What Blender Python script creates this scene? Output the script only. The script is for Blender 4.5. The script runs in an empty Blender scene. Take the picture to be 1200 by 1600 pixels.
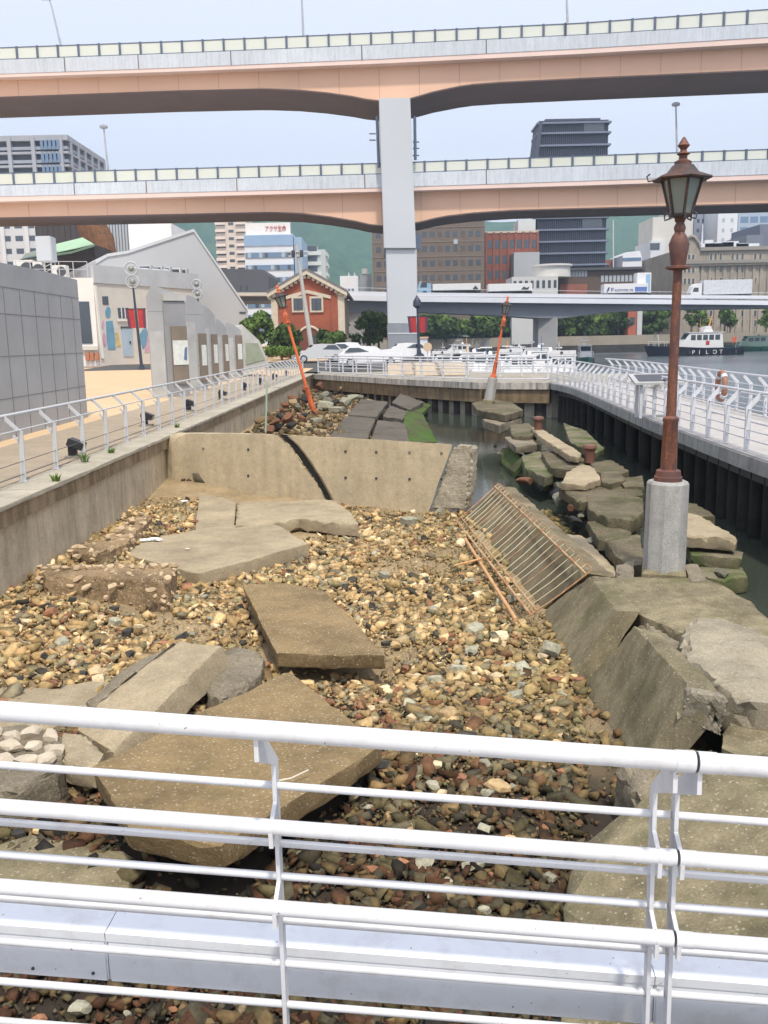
import bpy, bmesh, math, random
import numpy as np
from mathutils import Vector, Matrix, noise as mnoise

# ------------------------------------------------------------------ camera, sky, sun, exposure
SC = bpy.context.scene
COL = SC.collection
FPX = 1450.0; PITCH = math.radians(10.5); ROLL = math.radians(1.2); HCAM = 2.05
cd = bpy.data.cameras.new('camera'); cam = bpy.data.objects.new('camera', cd); COL.objects.link(cam)
cd.sensor_fit = 'VERTICAL'; cd.sensor_height = 36.0; cd.lens = 36.0 * FPX / 1600.0
cd.clip_start = 0.05; cd.clip_end = 6000
cam.matrix_world = Matrix.Translation((0, 0, HCAM)) @ Matrix.Rotation(math.pi / 2 - PITCH, 4, 'X') @ Matrix.Rotation(-ROLL, 4, 'Z')
SC.camera = cam

SUN_EL = math.radians(60); SUN_AZ = math.radians(168)     # azimuth measured clockwise from +Y; behind the camera
W = bpy.data.worlds.new('World'); SC.world = W; W.use_nodes = True
nt = W.node_tree; nt.nodes.clear()
o_ = nt.nodes.new('ShaderNodeOutputWorld'); bg = nt.nodes.new('ShaderNodeBackground'); sk = nt.nodes.new('ShaderNodeTexSky')
sk.sky_type = 'NISHITA'; sk.sun_disc = False; sk.sun_elevation = SUN_EL; sk.sun_rotation = SUN_AZ
sk.air_density = 1.0; sk.dust_density = 4.0; sk.ozone_density = 1.6
bg.inputs[1].default_value = 0.15
hzm = nt.nodes.new('ShaderNodeMix'); hzm.data_type = 'RGBA'; hzm.inputs[0].default_value = .72; hzm.inputs[7].default_value = (6.3, 6.4, 7.2, 1)   # high thin haze whitening the sky
nt.links.new(sk.outputs[0], hzm.inputs[6]); nt.links.new(hzm.outputs[2], bg.inputs[0]); nt.links.new(bg.outputs[0], o_.inputs[0])
sl = bpy.data.lights.new('sun', 'SUN'); so = bpy.data.objects.new('sun', sl); COL.objects.link(so)
sl.energy = 2.75; sl.angle = math.radians(4.0); sl.color = (1.0, 0.925, 0.79)
sd = Vector((math.sin(SUN_AZ) * math.cos(SUN_EL), math.cos(SUN_AZ) * math.cos(SUN_EL), math.sin(SUN_EL)))
so.rotation_euler = sd.to_track_quat('Z', 'Y').to_euler(); so.location = (0, 0, 60)
SC.view_settings.view_transform = 'Standard'; SC.view_settings.look = 'None'
SC.view_settings.exposure = 0.4; SC.view_settings.gamma = 1.0
SC.render.engine = 'CYCLES'
SC.cycles.max_bounces = 6; SC.cycles.diffuse_bounces = 3; SC.cycles.glossy_bounces = 3
SC.cycles.transparent_max_bounces = 8; SC.cycles.volume_bounces = 0
SC.cycles.caustics_reflective = False; SC.cycles.caustics_refractive = False

# ------------------------------------------------------------------ surveying: photo direction -> world point
_cr, _sr = math.cos(ROLL), math.sin(ROLL); _ct, _st = math.cos(PITCH), math.sin(PITCH)
def ray(px, py):
    dx = px - 600; dy = 800 - py
    x = dx * _cr + dy * _sr; y = -dx * _sr + dy * _cr
    return Vector((x, FPX * _ct + y * _st, -FPX * _st + y * _ct))
def G(px, py, z=0.0):
    r = ray(px, py); k = (z - HCAM) / r.z
    return Vector((r.x * k, r.y * k, z))
def P(px, py, Y):
    r = ray(px, py); k = Y / r.y
    return Vector((r.x * k, Y, HCAM + r.z * k))
def lerp(a, b, t): return a + (b - a) * t
def interp(tab, x):
    if x <= tab[0][0]: (x0, y0), (x1, y1) = tab[0], tab[1]
    elif x >= tab[-1][0]: (x0, y0), (x1, y1) = tab[-2], tab[-1]
    else:
        for i in range(len(tab) - 1):
            if tab[i][0] <= x <= tab[i + 1][0]:
                (x0, y0), (x1, y1) = tab[i], tab[i + 1]; break
    return y0 + (y1 - y0) * (x - x0) / (x1 - x0)
def sstep(a, b, x):
    t = min(1, max(0, (x - a) / (b - a))); return t * t * (3 - 2 * t)

# ------------------------------------------------------------------ materials
MATS = {}
def _new(name):
    m = bpy.data.materials.new(name); m.use_nodes = True
    n = m.node_tree.nodes; b = n['Principled BSDF']
    MATS[name] = m
    return m, m.node_tree, b
def _noise(t, scale, detail=6, vec=None, rough=.6):
    n = t.nodes.new('ShaderNodeTexNoise'); n.inputs['Scale'].default_value = scale; n.inputs['Detail'].default_value = detail
    n.inputs['Roughness'].default_value = rough
    if vec is not None: t.links.new(vec, n.inputs['Vector'])
    return n
def _ramp(t, src, stops):
    r = t.nodes.new('ShaderNodeValToRGB'); e = r.color_ramp.elements
    while len(e) < len(stops): e.new(.5)
    for q, (p, c) in zip(e, stops): q.position = p; q.color = (*c, 1)
    t.links.new(src, r.inputs[0]); return r
def _mix(t, fac, a, b, mode='MIX'):
    m = t.nodes.new('ShaderNodeMix'); m.data_type = 'RGBA'; m.blend_type = mode
    for v, s in ((fac, m.inputs[0]), (a, m.inputs[6]), (b, m.inputs[7])):
        if hasattr(v, 'is_linked') or hasattr(v, 'links'): t.links.new(v, s)
        elif isinstance(v, (int, float)): s.default_value = v
        else: s.default_value = (*v, 1)
    return m.outputs[2]
def _pos(t): return t.nodes.new('ShaderNodeNewGeometry').outputs['Position']
def _map(t, src, scale):
    m = t.nodes.new('ShaderNodeMapping'); m.inputs['Scale'].default_value = scale
    t.links.new(src, m.inputs['Vector']); return m.outputs[0]
def _bump(t, b, h, strength, dist=.02):
    n = t.nodes.new('ShaderNodeBump'); n.inputs['Strength'].default_value = strength; n.inputs['Distance'].default_value = dist
    t.links.new(h, n.inputs['Height']); t.links.new(n.outputs[0], b.inputs['Normal']); return n
BLK = (0, 0, 0); WHT = (1, 1, 1)

def plain(name, c, rough=.6, var=.12, scale=2.0, metal=0, spec=.4, bump=0):
    m, t, b = _new(name); p = _pos(t)
    n = _noise(t, scale, 6, p)
    d = tuple(x * (1 - var) for x in c); l = tuple(min(1, x * (1 + var)) for x in c)
    r = _ramp(t, n.outputs[0], [(.3, d), (.7, l)])
    t.links.new(r.outputs[0], b.inputs['Base Color'])
    b.inputs['Roughness'].default_value = rough; b.inputs['Metallic'].default_value = metal
    b.inputs['Specular IOR Level'].default_value = spec
    if bump: _bump(t, b, _noise(t, 40, 5, p).outputs[0], bump)
    return m
def concrete(name, c, dark=.6, speck=.0, streak=.0, moss=0., mosscol=(.10, .13, .03), bump=.5, fine=70, speckcol=(.50, .45, .36), scale=1.3, rust=0.):
    m, t, b = _new(name); p = _pos(t)
    n1 = _noise(t, scale, 9, p, .65); n2 = _noise(t, 9, 6, p)
    col = _ramp(t, n1.outputs[0], [(.28, tuple(x * dark for x in c)), (.55, c), (.8, tuple(min(1, x * 1.22) for x in c))]).outputs[0]
    n2.inputs['Roughness'].default_value = .75; f2 = _ramp(t, n2.outputs[0], [(.3, (.80,) * 3), (.7, (1.08,) * 3)]).outputs[0]
    col = _mix(t, .8, col, f2, 'MULTIPLY')
    if bump:
        n3 = _noise(t, fine * .8, 5, p, .8); f3 = _ramp(t, n3.outputs[0], [(.32, (.62,) * 3), (.5, (1.0,) * 3), (.68, (1.28,) * 3)]).outputs[0]
        col = _mix(t, .85, col, f3, 'MULTIPLY')
    if streak:
        s = _noise(t, 1.0, 5, _map(t, p, (4.5, 4.5, .35)))
        f = _ramp(t, s.outputs[0], [(.42, WHT), (.68, (1 - streak,) * 3)]).outputs[0]
        col = _mix(t, 1.0, col, f, 'MULTIPLY')
    if speck:
        v = t.nodes.new('ShaderNodeTexVoronoi'); v.inputs['Scale'].default_value = 26; t.links.new(p, v.inputs['Vector'])
        f = _ramp(t, v.outputs['Distance'], [(.16, (speck,) * 3), (.30, BLK)]).outputs[0]
        w = _noise(t, 40, 2, p); g = _ramp(t, w.outputs[0], [(.45, BLK), (.55, WHT)]).outputs[0]
        f = _mix(t, 1.0, f, g, 'MULTIPLY')
        col = _mix(t, f, col, speckcol)
    if rust:
        s = _noise(t, 1.7, 6, _map(t, p, (1.4, 1.4, .7))); f = _ramp(t, s.outputs[0], [(.55, BLK), (.75, (rust,) * 3)]).outputs[0]
        col = _mix(t, f, col, (.22, .10, .04))
    if moss:
        s = _noise(t, 1.1, 8, p, .7); f = _ramp(t, s.outputs[0], [(.62 - moss * .35, BLK), (.80 - moss * .35, (.85,) * 3)]).outputs[0]
        col = _mix(t, f, col, mosscol)
    t.links.new(col, b.inputs['Base Color']); b.inputs['Roughness'].default_value = .92; b.inputs['Specular IOR Level'].default_value = .2
    if bump:
        h = _mix(t, .5, _noise(t, fine, 6, p, .7).outputs[0], _noise(t, 14, 6, p).outputs[0])
        _bump(t, b, h, bump, .025)
    return m
def rusty(name, paint, rustc=(.19, .065, .03), amount=.5, scale=3.0):
    m, t, b = _new(name); p = _pos(t)
    n = _noise(t, scale, 9, _map(t, p, (1, 1, .45)), .7)
    f = _ramp(t, n.outputs[0], [(.62 - amount * .3, BLK), (.70 - amount * .3, WHT)]).outputs[0]
    n2 = _noise(t, 30, 5, p); rc = _ramp(t, n2.outputs[0], [(.3, tuple(x * .55 for x in rustc)), (.7, tuple(x * 1.4 for x in rustc))]).outputs[0]
    col = _mix(t, f, paint, rc)
    t.links.new(col, b.inputs['Base Color']); b.inputs['Roughness'].default_value = .62
    _bump(t, b, n2.outputs[0], .35, .01); return m
def painted(name, c, rough=.35, chips=.0, bump=.06):
    m, t, b = _new(name); p = _pos(t)
    n = _noise(t, 3, 5, p); r = _ramp(t, n.outputs[0], [(.3, tuple(x * .93 for x in c)), (.7, c)]).outputs[0]
    if chips:
        k = _noise(t, 46, 3, p); f = _ramp(t, k.outputs[0], [(.715, BLK), (.735, WHT)]).outputs[0]
        r = _mix(t, f, r, (.22, .18, .15))
        s = _noise(t, 7, 7, p, .7); f = _ramp(t, s.outputs[0], [(.5, WHT), (.75, (.80, .78, .74))]).outputs[0]
        r = _mix(t, 1., r, f, 'MULTIPLY')
    t.links.new(r, b.inputs['Base Color']); b.inputs['Roughness'].default_value = rough
    if bump: _bump(t, b, _noise(t, 160, 3, p).outputs[0], bump, .004)
    return m
def glass(name, c, rough=.12):
    m, t, b = _new(name); b.inputs['Base Color'].default_value = (*c, 1); b.inputs['Roughness'].default_value = rough
    b.inputs['Specular IOR Level'].default_value = .8; return m
def vcol(name, rough=.9, bump=.4, bscale=45):
    m, t, b = _new(name); p = _pos(t)
    a = t.nodes.new('ShaderNodeAttribute'); a.attribute_name = 'Col'
    n = _noise(t, 22, 6, p); f = _ramp(t, n.outputs[0], [(.3, (.62,) * 3), (.7, (1.18,) * 3)]).outputs[0]
    t.links.new(_mix(t, 1., a.outputs['Color'], f, 'MULTIPLY'), b.inputs['Base Color'])
    b.inputs['Roughness'].default_value = rough; b.inputs['Specular IOR Level'].default_value = .25
    if bump: _bump(t, b, _noise(t, bscale, 5, p).outputs[0], bump)
    return m
def brick(name, c1, c2, mortar, sc=6):
    m, t, b = _new(name)
    tc = t.nodes.new('ShaderNodeTexCoord'); k = t.nodes.new('ShaderNodeTexBrick')
    k.inputs['Scale'].default_value = sc; k.inputs['Color1'].default_value = (*c1, 1); k.inputs['Color2'].default_value = (*c2, 1); k.inputs['Mortar'].default_value = (*mortar, 1)
    p = _map(t, _pos(t), (1, 1, 1)); s = t.nodes.new('ShaderNodeSeparateXYZ'); t.links.new(p, s.inputs[0])
    ad = t.nodes.new('ShaderNodeMath'); ad.operation = 'ADD'; t.links.new(s.outputs[0], ad.inputs[0]); t.links.new(s.outputs[1], ad.inputs[1])
    cb = t.nodes.new('ShaderNodeCombineXYZ'); t.links.new(ad.outputs[0], cb.inputs[0]); t.links.new(s.outputs[2], cb.inputs[1])
    t.links.new(cb.outputs[0], k.inputs['Vector'])
    n = _noise(t, .4, 6, p); f = _ramp(t, n.outputs[0], [(.3, (.75,) * 3), (.7, (1.1,) * 3)]).outputs[0]
    t.links.new(_mix(t, 1., k.outputs[0], f, 'MULTIPLY'), b.inputs['Base Color']); b.inputs['Roughness'].default_value = .85
    return m

M_wallconc = concrete('weathered_wall_concrete', (.58, .50, .365), .75, 0, .30, bump=.2, rust=.25)
M_cross = concrete('cross_wall_concrete', (.50, .42, .285), .84, .25, .14, bump=.22, rust=.14)
M_rough = concrete('broken_concrete', (.26, .225, .165), .5, .5, 0, bump=1.6, fine=35)
M_slab = concrete('slab_concrete', (.285, .208, .108), .52, .8, .12, bump=.9, moss=.12, mosscol=(.16, .13, .06))
M_slab2 = concrete('pale_slab_concrete', (.38, .315, .21), .66, .55, .10, bump=.6)
M_blk = concrete('quay_block_concrete', (.262, .226, .142), .55, .6, .35, bump=.6, moss=.28, mosscol=(.095, .095, .04))
M_mossblk = concrete('mossy_concrete', (.22, .19, .13), .5, .5, 0, bump=.9, moss=.55, mosscol=(.055, .095, .018))
M_ridge = concrete('tide_worn_concrete', (.175, .148, .095), .45, .5, .2, bump=1.1, moss=.38, mosscol=(.06, .072, .025))
M_tile = concrete('paved_slab', (.12, .105, .085), .6, .3, 0, bump=.5, moss=.1, mosscol=(.07, .1, .02))
M_algae = concrete('algae_covered_slab', (.085, .075, .045), .6, .2, 0, bump=1.0, moss=.62, mosscol=(.055, .13, .014), scale=2.2)
M_copings = concrete('coping_concrete', (.42, .385, .31), .7, .2, .0, bump=.4)
M_ped = concrete('pedestal_concrete', (.40, .40, .385), .8, .12, .2, bump=.25, rust=.45)
M_white = painted('white_railing_paint', (.60, .615, .64), .5, 1)
M_whitef = painted('white_paint', (.58, .60, .645), .5, 1)
M_wgrey = painted('galvanised_grey_paint', (.50, .52, .54), .5)
M_redrust = rusty('red_paint_rusting', (.095, .043, .036), (.165, .062, .034), amount=.5)
M_lampdark = rusty('lantern_dark_iron', (.045, .032, .03), (.10, .045, .03), .35)
M_orust = rusty('orange_rust_pole', (.62, .135, .04), (.36, .085, .03), .35)
M_rebar = rusty('rebar_rust', (.46, .31, .17), (.36, .17, .075), .5)
M_rebarp = rusty('rebar_pale', (.50, .47, .31), (.46, .27, .12), .28)
M_bollard = rusty('bollard_rust', (.14, .07, .05), (.16, .07, .045), .6)
M_black = plain('black_metal', (.025, .026, .03), .4)
M_dkmetal = plain('dark_metal', (.06, .065, .075), .45)
M_lant = glass('frosted_lantern_glass', (.20, .23, .20), .3)
M_stone = vcol('stone_colours')
M_ground = concrete('gravel_ground', (.36, .275, .16), .6, .5, 0, bump=1.2, fine=50)
# ground between the pebbles: pale and dry at the back, dark wet silt towards the viewer
_t = M_ground.node_tree; _b = _t.nodes['Principled BSDF']; _src = _b.inputs['Base Color'].links[0].from_socket
_sx = _t.nodes.new('ShaderNodeSeparateXYZ'); _t.links.new(_pos(_t), _sx.inputs[0]); _nn = _noise(_t, .8, 6, _pos(_t))
_ma = _t.nodes.new('ShaderNodeMath'); _ma.operation = 'MULTIPLY_ADD'; _ma.inputs[1].default_value = 4.0; _t.links.new(_nn.outputs[0], _ma.inputs[0]); _t.links.new(_sx.outputs[1], _ma.inputs[2])
_mr = _t.nodes.new('ShaderNodeMapRange'); _mr.inputs[1].default_value = 9.0; _mr.inputs[2].default_value = 11.5; _t.links.new(_ma.outputs[0], _mr.inputs[0])
_t.links.new(_mix(_t, _mr.outputs[0], (.045, .036, .027), _src), _b.inputs['Base Color'])
M_plaza = plain('sandy_paving', (.56, .40, .24), .9, .07, .6)
M_kerbband = plain('paving_band', (.30, .22, .17), .9)
M_asph = plain('asphalt', (.07, .07, .07), .9)
M_deckp = plain('walkway_decking', (.40, .385, .37), .8, .1, 3)
M_peach = plain('peach_steel', (.72, .47, .33), .55, .05, .15)
M_lip = plain('pink_lip', (.74, .58, .52), .6, .05, .3)
M_parap = concrete('pale_parapet', (.60, .65, .71), .93, 0, .15, bump=0, scale=.12, rust=.16)
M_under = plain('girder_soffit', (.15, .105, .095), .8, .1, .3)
M_pier = plain('pier_steel', (.49, .525, .56), .5, .05, .12)
M_piergrey = plain('pier_base_grey', (.23, .25, .29), .7, .1, .8)
m, t, b = _new('noise_barrier_panel'); b.inputs['Base Color'].default_value = (.74, .77, .68, 1); b.inputs['Roughness'].default_value = .4; b.inputs['Transmission Weight'].default_value = .0; b.inputs['Alpha'].default_value = .72; M_panel = m
M_post = plain('barrier_post', (.10, .13, .19), .5)

# ------------------------------------------------------------------ mesh helpers
class MB:
    def __init__(s): s.v = []; s.f = []; s.c = []
    def poly(s, pts, faces):
        n = len(s.v); s.v += [Vector(p) for p in pts]; s.f += [tuple(i + n for i in f) for f in faces]; return s
    def box(s, a, b_, M=None):
        x0, y0, z0 = a; x1, y1, z1 = b_
        pts = [(x0, y0, z0), (x1, y0, z0), (x1, y1, z0), (x0, y1, z0), (x0, y0, z1), (x1, y0, z1), (x1, y1, z1), (x0, y1, z1)]
        if M is not None: pts = [M @ Vector(p) for p in pts]
        return s.poly(pts, [(0, 3, 2, 1), (4, 5, 6, 7), (0, 1, 5, 4), (1, 2, 6, 5), (2, 3, 7, 6), (3, 0, 4, 7)])
    def bar(s, p, q, w, h=None, up=(0, 0, 1)):
        p, q = Vector(p), Vector(q); h = h or w; d = (q - p).normalized(); u = Vector(up)
        if abs(d.dot(u)) > .98: u = Vector((1, 0, 0))
        sdv = d.cross(u).normalized(); u = sdv.cross(d).normalized()
        pts = []
        for c in (p, q):
            for a, b_ in ((-1, -1), (1, -1), (1, 1), (-1, 1)): pts.append(c + sdv * a * w / 2 + u * b_ * h / 2)
        return s.poly(pts, [(0, 1, 2, 3), (7, 6, 5, 4), (0, 4, 5, 1), (1, 5, 6, 2), (2, 6, 7, 3), (3, 7, 4, 0)])
    def tube(s, path, r, n=10, cap=True):
        path = [Vector(p) for p in path]; rr = r if isinstance(r, (list, tuple)) else [r] * len(path)
        base = len(s.v); ref = None
        for i, p in enumerate(path):
            d = (path[min(i + 1, len(path) - 1)] - path[max(i - 1, 0)]).normalized()
            if ref is None:
                ref = Vector((0, 0, 1)) if abs(d.z) < .9 else Vector((1, 0, 0))
            u = (ref - d * ref.dot(d)).normalized(); w = d.cross(u); ref = u
            for k in range(n):
                a = 2 * math.pi * k / n; s.v.append(p + (u * math.cos(a) + w * math.sin(a)) * rr[i])
        for i in range(len(path) - 1):
            for k in range(n):
                a = base + i * n + k; b_ = base + i * n + (k + 1) % n
                s.f.append((a, b_, b_ + n, a + n))
        if cap:
            s.f.append(tuple(base + k for k in reversed(range(n)))); e = base + (len(path) - 1) * n; s.f.append(tuple(e + k for k in range(n)))
        return s
    def lathe(s, prof, n=16, M=None, rot=0):
        base = len(s.v)
        for r, z in prof:
            for k in range(n):
                a = 2 * math.pi * k / n + rot; p = Vector((r * math.cos(a), r * math.sin(a), z)); s.v.append(M @ p if M is not None else p)
        for i in range(len(prof) - 1):
            for k in range(n):
                a = base + i * n + k; b_ = base + i * n + (k + 1) % n; s.f.append((a, b_, b_ + n, a + n))
        s.f.append(tuple(base + k for k in reversed(range(n)))); e = base + (len(prof) - 1) * n; s.f.append(tuple(e + k for k in range(n)))
        return s
    def prism(s, pts, vec):
        pts = [Vector(p) for p in pts]; vec = Vector(vec); n = len(pts)
        return s.poly(pts + [p + vec for p in pts], [tuple(range(n)), tuple(reversed(range(n, 2 * n)))] + [(i, i + n, (i + 1) % n + n, (i + 1) % n) for i in range(n)])
    def sweep(s, secs, closed=True, caps=True):
        base = len(s.v); n = len(secs[0])
        for q in secs: s.v += [Vector(p) for p in q]
        for i in range(len(secs) - 1):
            for k in range(n if closed else n - 1):
                a = base + i * n + k; b_ = base + i * n + (k + 1) % n; s.f.append((a, b_, b_ + n, a + n))
        if caps and closed:
            s.f.append(tuple(base + k for k in reversed(range(n)))); e = base + (len(secs) - 1) * n; s.f.append(tuple(e + k for k in range(n)))
        return s
    def build(s, name, mat, parent=None, smooth=None, bevel=0, recalc=True):
        off = parent_loc(parent)
        me = bpy.data.meshes.new(name); me.from_pydata([tuple(v - off) for v in s.v], [], s.f)
        if recalc or bevel:
            bm = bmesh.new(); bm.from_mesh(me)
            bmesh.ops.recalc_face_normals(bm, faces=bm.faces)
            if bevel: bmesh.ops.bevel(bm, geom=[e for e in bm.edges if len(e.link_faces) == 2 and e.calc_face_angle(0) > .6], offset=bevel, segments=2, affect='EDGES', clamp_overlap=True)
            bm.to_mesh(me); bm.free()
        return link(name, me, mat, parent, smooth)
def parent_loc(parent):
    v = Vector((0, 0, 0)); p = parent
    while p is not None: v = v + p.location; p = p.parent
    return v
def link(name, me, mat, parent=None, smooth=None):
    if mat: me.materials.append(mat)
    if smooth is not None:
        me.polygons.foreach_set('use_smooth', [True] * len(me.polygons)); me.set_sharp_from_angle(angle=math.radians(smooth))
    o = bpy.data.objects.new(name, me); COL.objects.link(o)
    if parent is not None: o.parent = parent
    return o
def tag(o, label, cat, group=None, kind=None):
    o['label'] = label; o['category'] = cat
    if group: o['group'] = group
    if kind: o['kind'] = kind
    return o
def thing(name, label, cat, loc=(0, 0, 0), group=None):
    o = bpy.data.objects.new(name, None); COL.objects.link(o); o.location = loc; o.empty_display_size = .1
    return tag(o, label, cat, group)
def struct(o): o['kind'] = 'structure'; return o
def copy_tree(o, parent=None):
    c = o.copy(); COL.objects.link(c)
    if parent is not None: c.parent = parent
    for ch in o.children: copy_tree(ch, c)
    return c
def rot_to(base, top):
    return Matrix.Translation(base) @ (Vector(top) - Vector(base)).to_track_quat('Z', 'Y').to_matrix().to_4x4()

def rough_mesh(pts, vec, seg=.14, chip=.02, amp=.007, seed=0, chipside=1.0, topamp=None):
    """a slab of broken concrete: polygon pushed along vec, divided, edges chipped"""
    rnd = random.Random(seed); bm = bmesh.new(); vec = Vector(vec); pts = [Vector(p) for p in pts]; n = len(pts)
    a = [bm.verts.new(p) for p in pts]; b_ = [bm.verts.new(p + vec) for p in pts]
    bm.faces.new(a); bm.faces.new(list(reversed(b_)))
    for i in range(n): bm.faces.new((a[i], b_[i], b_[(i + 1) % n], a[(i + 1) % n]))
    bmesh.ops.recalc_face_normals(bm, faces=bm.faces); bmesh.ops.triangulate(bm, faces=bm.faces)
    for _ in range(7):
        es = [e for e in bm.edges if e.calc_length() > seg]
        if not es: break
        bmesh.ops.subdivide_edges(bm, edges=es, cuts=1); bmesh.ops.triangulate(bm, faces=[f for f in bm.faces if len(f.verts) > 3])
    bm.normal_update()
    move = {}
    so_ = Vector((seed * 3.1, seed * 1.7, 0))
    for v in bm.verts:
        sharp = [e for e in v.link_edges if len(e.link_faces) == 2 and e.calc_face_angle(0) > .7]
        d = v.normal * (mnoise.noise(v.co * 2.3 + so_) * amp * 2 + mnoise.noise(v.co * 9 + so_) * amp)
        if sharp:
            k = max(0, mnoise.noise(v.co * 5 + so_) + .25) * chip * 1.6 + rnd.random() * chip * .5
            d -= v.normal * k * (1.6 if len(sharp) > 2 else 1)
        move[v] = d
    for v, d in move.items(): v.co += d
    return bm
def rough(name, pts, vec, mat, parent=None, smooth=24, **k):
    bm = rough_mesh(pts, vec, **k); off = parent_loc(parent)
    for v in bm.verts: v.co -= off
    me = bpy.data.meshes.new(name); bm.to_mesh(me); bm.free()
    return link(name, me, mat, parent, smooth)
def gpts(lst, z):
    """corner list (px,py[,z]) -> world"""
    return [G(q[0], q[1], q[2] if len(q) > 2 else z) for q in lst]

def rock_mesh(name, seed, sub=2, flat=.65, cuts=9):
    rnd = random.Random(seed); bm = bmesh.new(); bmesh.ops.create_icosphere(bm, subdivisions=sub, radius=1)
    planes = []
    for _ in range(cuts):
        d = Vector((rnd.gauss(0, 1), rnd.gauss(0, 1), rnd.gauss(0, 1))).normalized(); planes.append((d, rnd.uniform(.48, .8)))
    ax = Matrix.Rotation(rnd.uniform(0, 6), 3, 'Z') @ Matrix.Rotation(rnd.uniform(-.5, .5), 3, 'X')
    for k in range(3):
        for sg in (-1, 1): planes.append((ax.col[k] * sg, rnd.uniform(.42, .72)))
    sx, sy, sz = rnd.uniform(.8, 1.25), rnd.uniform(.6, 1.0), rnd.uniform(.7, 1.1) * flat
    for v in bm.verts:
        for d, h in planes:
            k = v.co.dot(d)
            if k > h: v.co -= d * (k - h)
        v.co += v.co.normalized() * mnoise.noise(v.co * 2.5 + Vector((seed, 0, 0))) * .025
        v.co = Vector((v.co.x * sx, v.co.y * sy, v.co.z * sz))
    me = bpy.data.meshes.new(name); bm.to_mesh(me); bm.free()
    return me
def set_vcol(me, c):
    a = me.color_attributes.new('Col', 'FLOAT_COLOR', 'POINT')
    a.data.foreach_set('color', np.tile(np.array([*c, 1.0], np.float32), len(me.vertices)))

# ------------------------------------------------------------------ survey lines of the basin
ZW = -1.62                                               # water level
LA, LB = G(0, 789, 0), G(490, 583, 0)                    # edge of the left coping
ldir = (LB - LA).normalized()
def Lx(y): return LA.x + (LB.x - LA.x) * (y - LA.y) / (LB.y - LA.y)
FW0, FW1 = Vector((Lx(58), 58, 0)), None
FWpts = [G(497, 584, 0), G(640, 592, 0), G(760, 597, 0), G(862, 597, 0)]
DKpts = [FWpts[-1], G(900, 604, 0), G(1000, 645, 0), G(1100, 680, 0), G(1200, 715, 0)]
e = DKpts[-1]; DKpts += [Vector((e.x + .1, e.y - 6, 0)), Vector((e.x + .3, 2.2, 0))]


def bed(x, y):
    z = -1.45
    z -= .14 * sstep(7.5, 4.0, y)                                    # lower near the viewer
    z -= .12 * sstep(.5, 2.2, x) * sstep(18, 12, y)
    z += .22 * sstep(-2.5, -4.8, x)                                  # banked up against the left wall
    z -= .75 * sstep(2.6, 5.2, x) * sstep(30, 14, y) + .6 * sstep(4.6, 6.0, x)
    if y > 17:
        k = sstep(18.0, 22.5, y)
        z -= k * .75 * sstep(-.6, 1.3, x) 
        z += k * .30 * sstep(.3, -2.2, x)
        z += k * .50 * math.exp(-((x - 1.75 - .10 * y) / .95) ** 2)
    z += .05 * mnoise.noise(Vector((x * .7, y * .7, 0))) + .03 * mnoise.noise(Vector((x * 2, y * 2, 3)))
    return z

# ================================================================== SETTING
# seabed sheet out to the horizon, sea, quays
m = concrete('seabed_mud', (.10, .09, .06), .6)
struct(MB().poly([(-3500, -600, -4.5), (3500, -600, -4.5), (3500, 5200, -4.5), (-3500, 5200, -4.5)], [(0, 1, 2, 3)]).build('seabed', m))
m, t, b = _new('harbour_water'); p = _pos(t)
b.inputs['Base Color'].default_value = (.045, .055, .042, 1); b.inputs['Roughness'].default_value = .09; b.inputs['IOR'].default_value = 1.33
n1 = _noise(t, 1.6, 4, _map(t, p, (1, .55, 1))); _bump(t, b, n1.outputs[0], .10, .05)
M_water = m
m, t, b = _new('open_water'); p = _pos(t)
b.inputs['Base Color'].default_value = (.075, .10, .12, 1); b.inputs['Roughness'].default_value = .22
n1 = _noise(t, .9, 6, _map(t, p, (1, .45, 1)), .65); _bump(t, b, n1.outputs[0], .55, .25)
M_sea = m
# basin water (calm) and open harbour (choppy) meet under the walkway
dk = [(q.x + .9, q.y) for q in DKpts]
xs = dk
bm_pts = [(-9, 2.0)] + [(-9, 64)] + [(-4, 64)] + [(9.2, 43.4)] + [(x, y) for x, y in dk[1:]]
MB().poly([(x, y, ZW) for x, y in bm_pts], [tuple(range(len(bm_pts)))]).build('basin_water', M_water)['kind'] = 'structure'
sea_pts = [(x, y) for x, y in reversed(dk[1:])] + [(9.2, 43.4), (-4, 64), (-4, 260), (900, 260), (900, -30), (9, -30)]
MB().poly([(x, y, ZW + .004) for x, y in sea_pts], [tuple(range(len(sea_pts)))]).build('harbour_water', M_sea)['kind'] = 'structure'

# gravel bed
nx, ny = 92, 260
xs = np.linspace(-6.2, 8.2, nx); ys = np.linspace(1.5, 60, ny)
V = [(x, y, bed(x, y) - .03) for y in ys for x in xs]
Fc = [(j * nx + i, j * nx + i + 1, (j + 1) * nx + i + 1, (j + 1) * nx + i) for j in range(ny - 1) for i in range(nx - 1)]
me = bpy.data.meshes.new('gravel_bed'); me.from_pydata(V, [], Fc); struct(link('gravel_bed', me, M_ground, None, 60))

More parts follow.
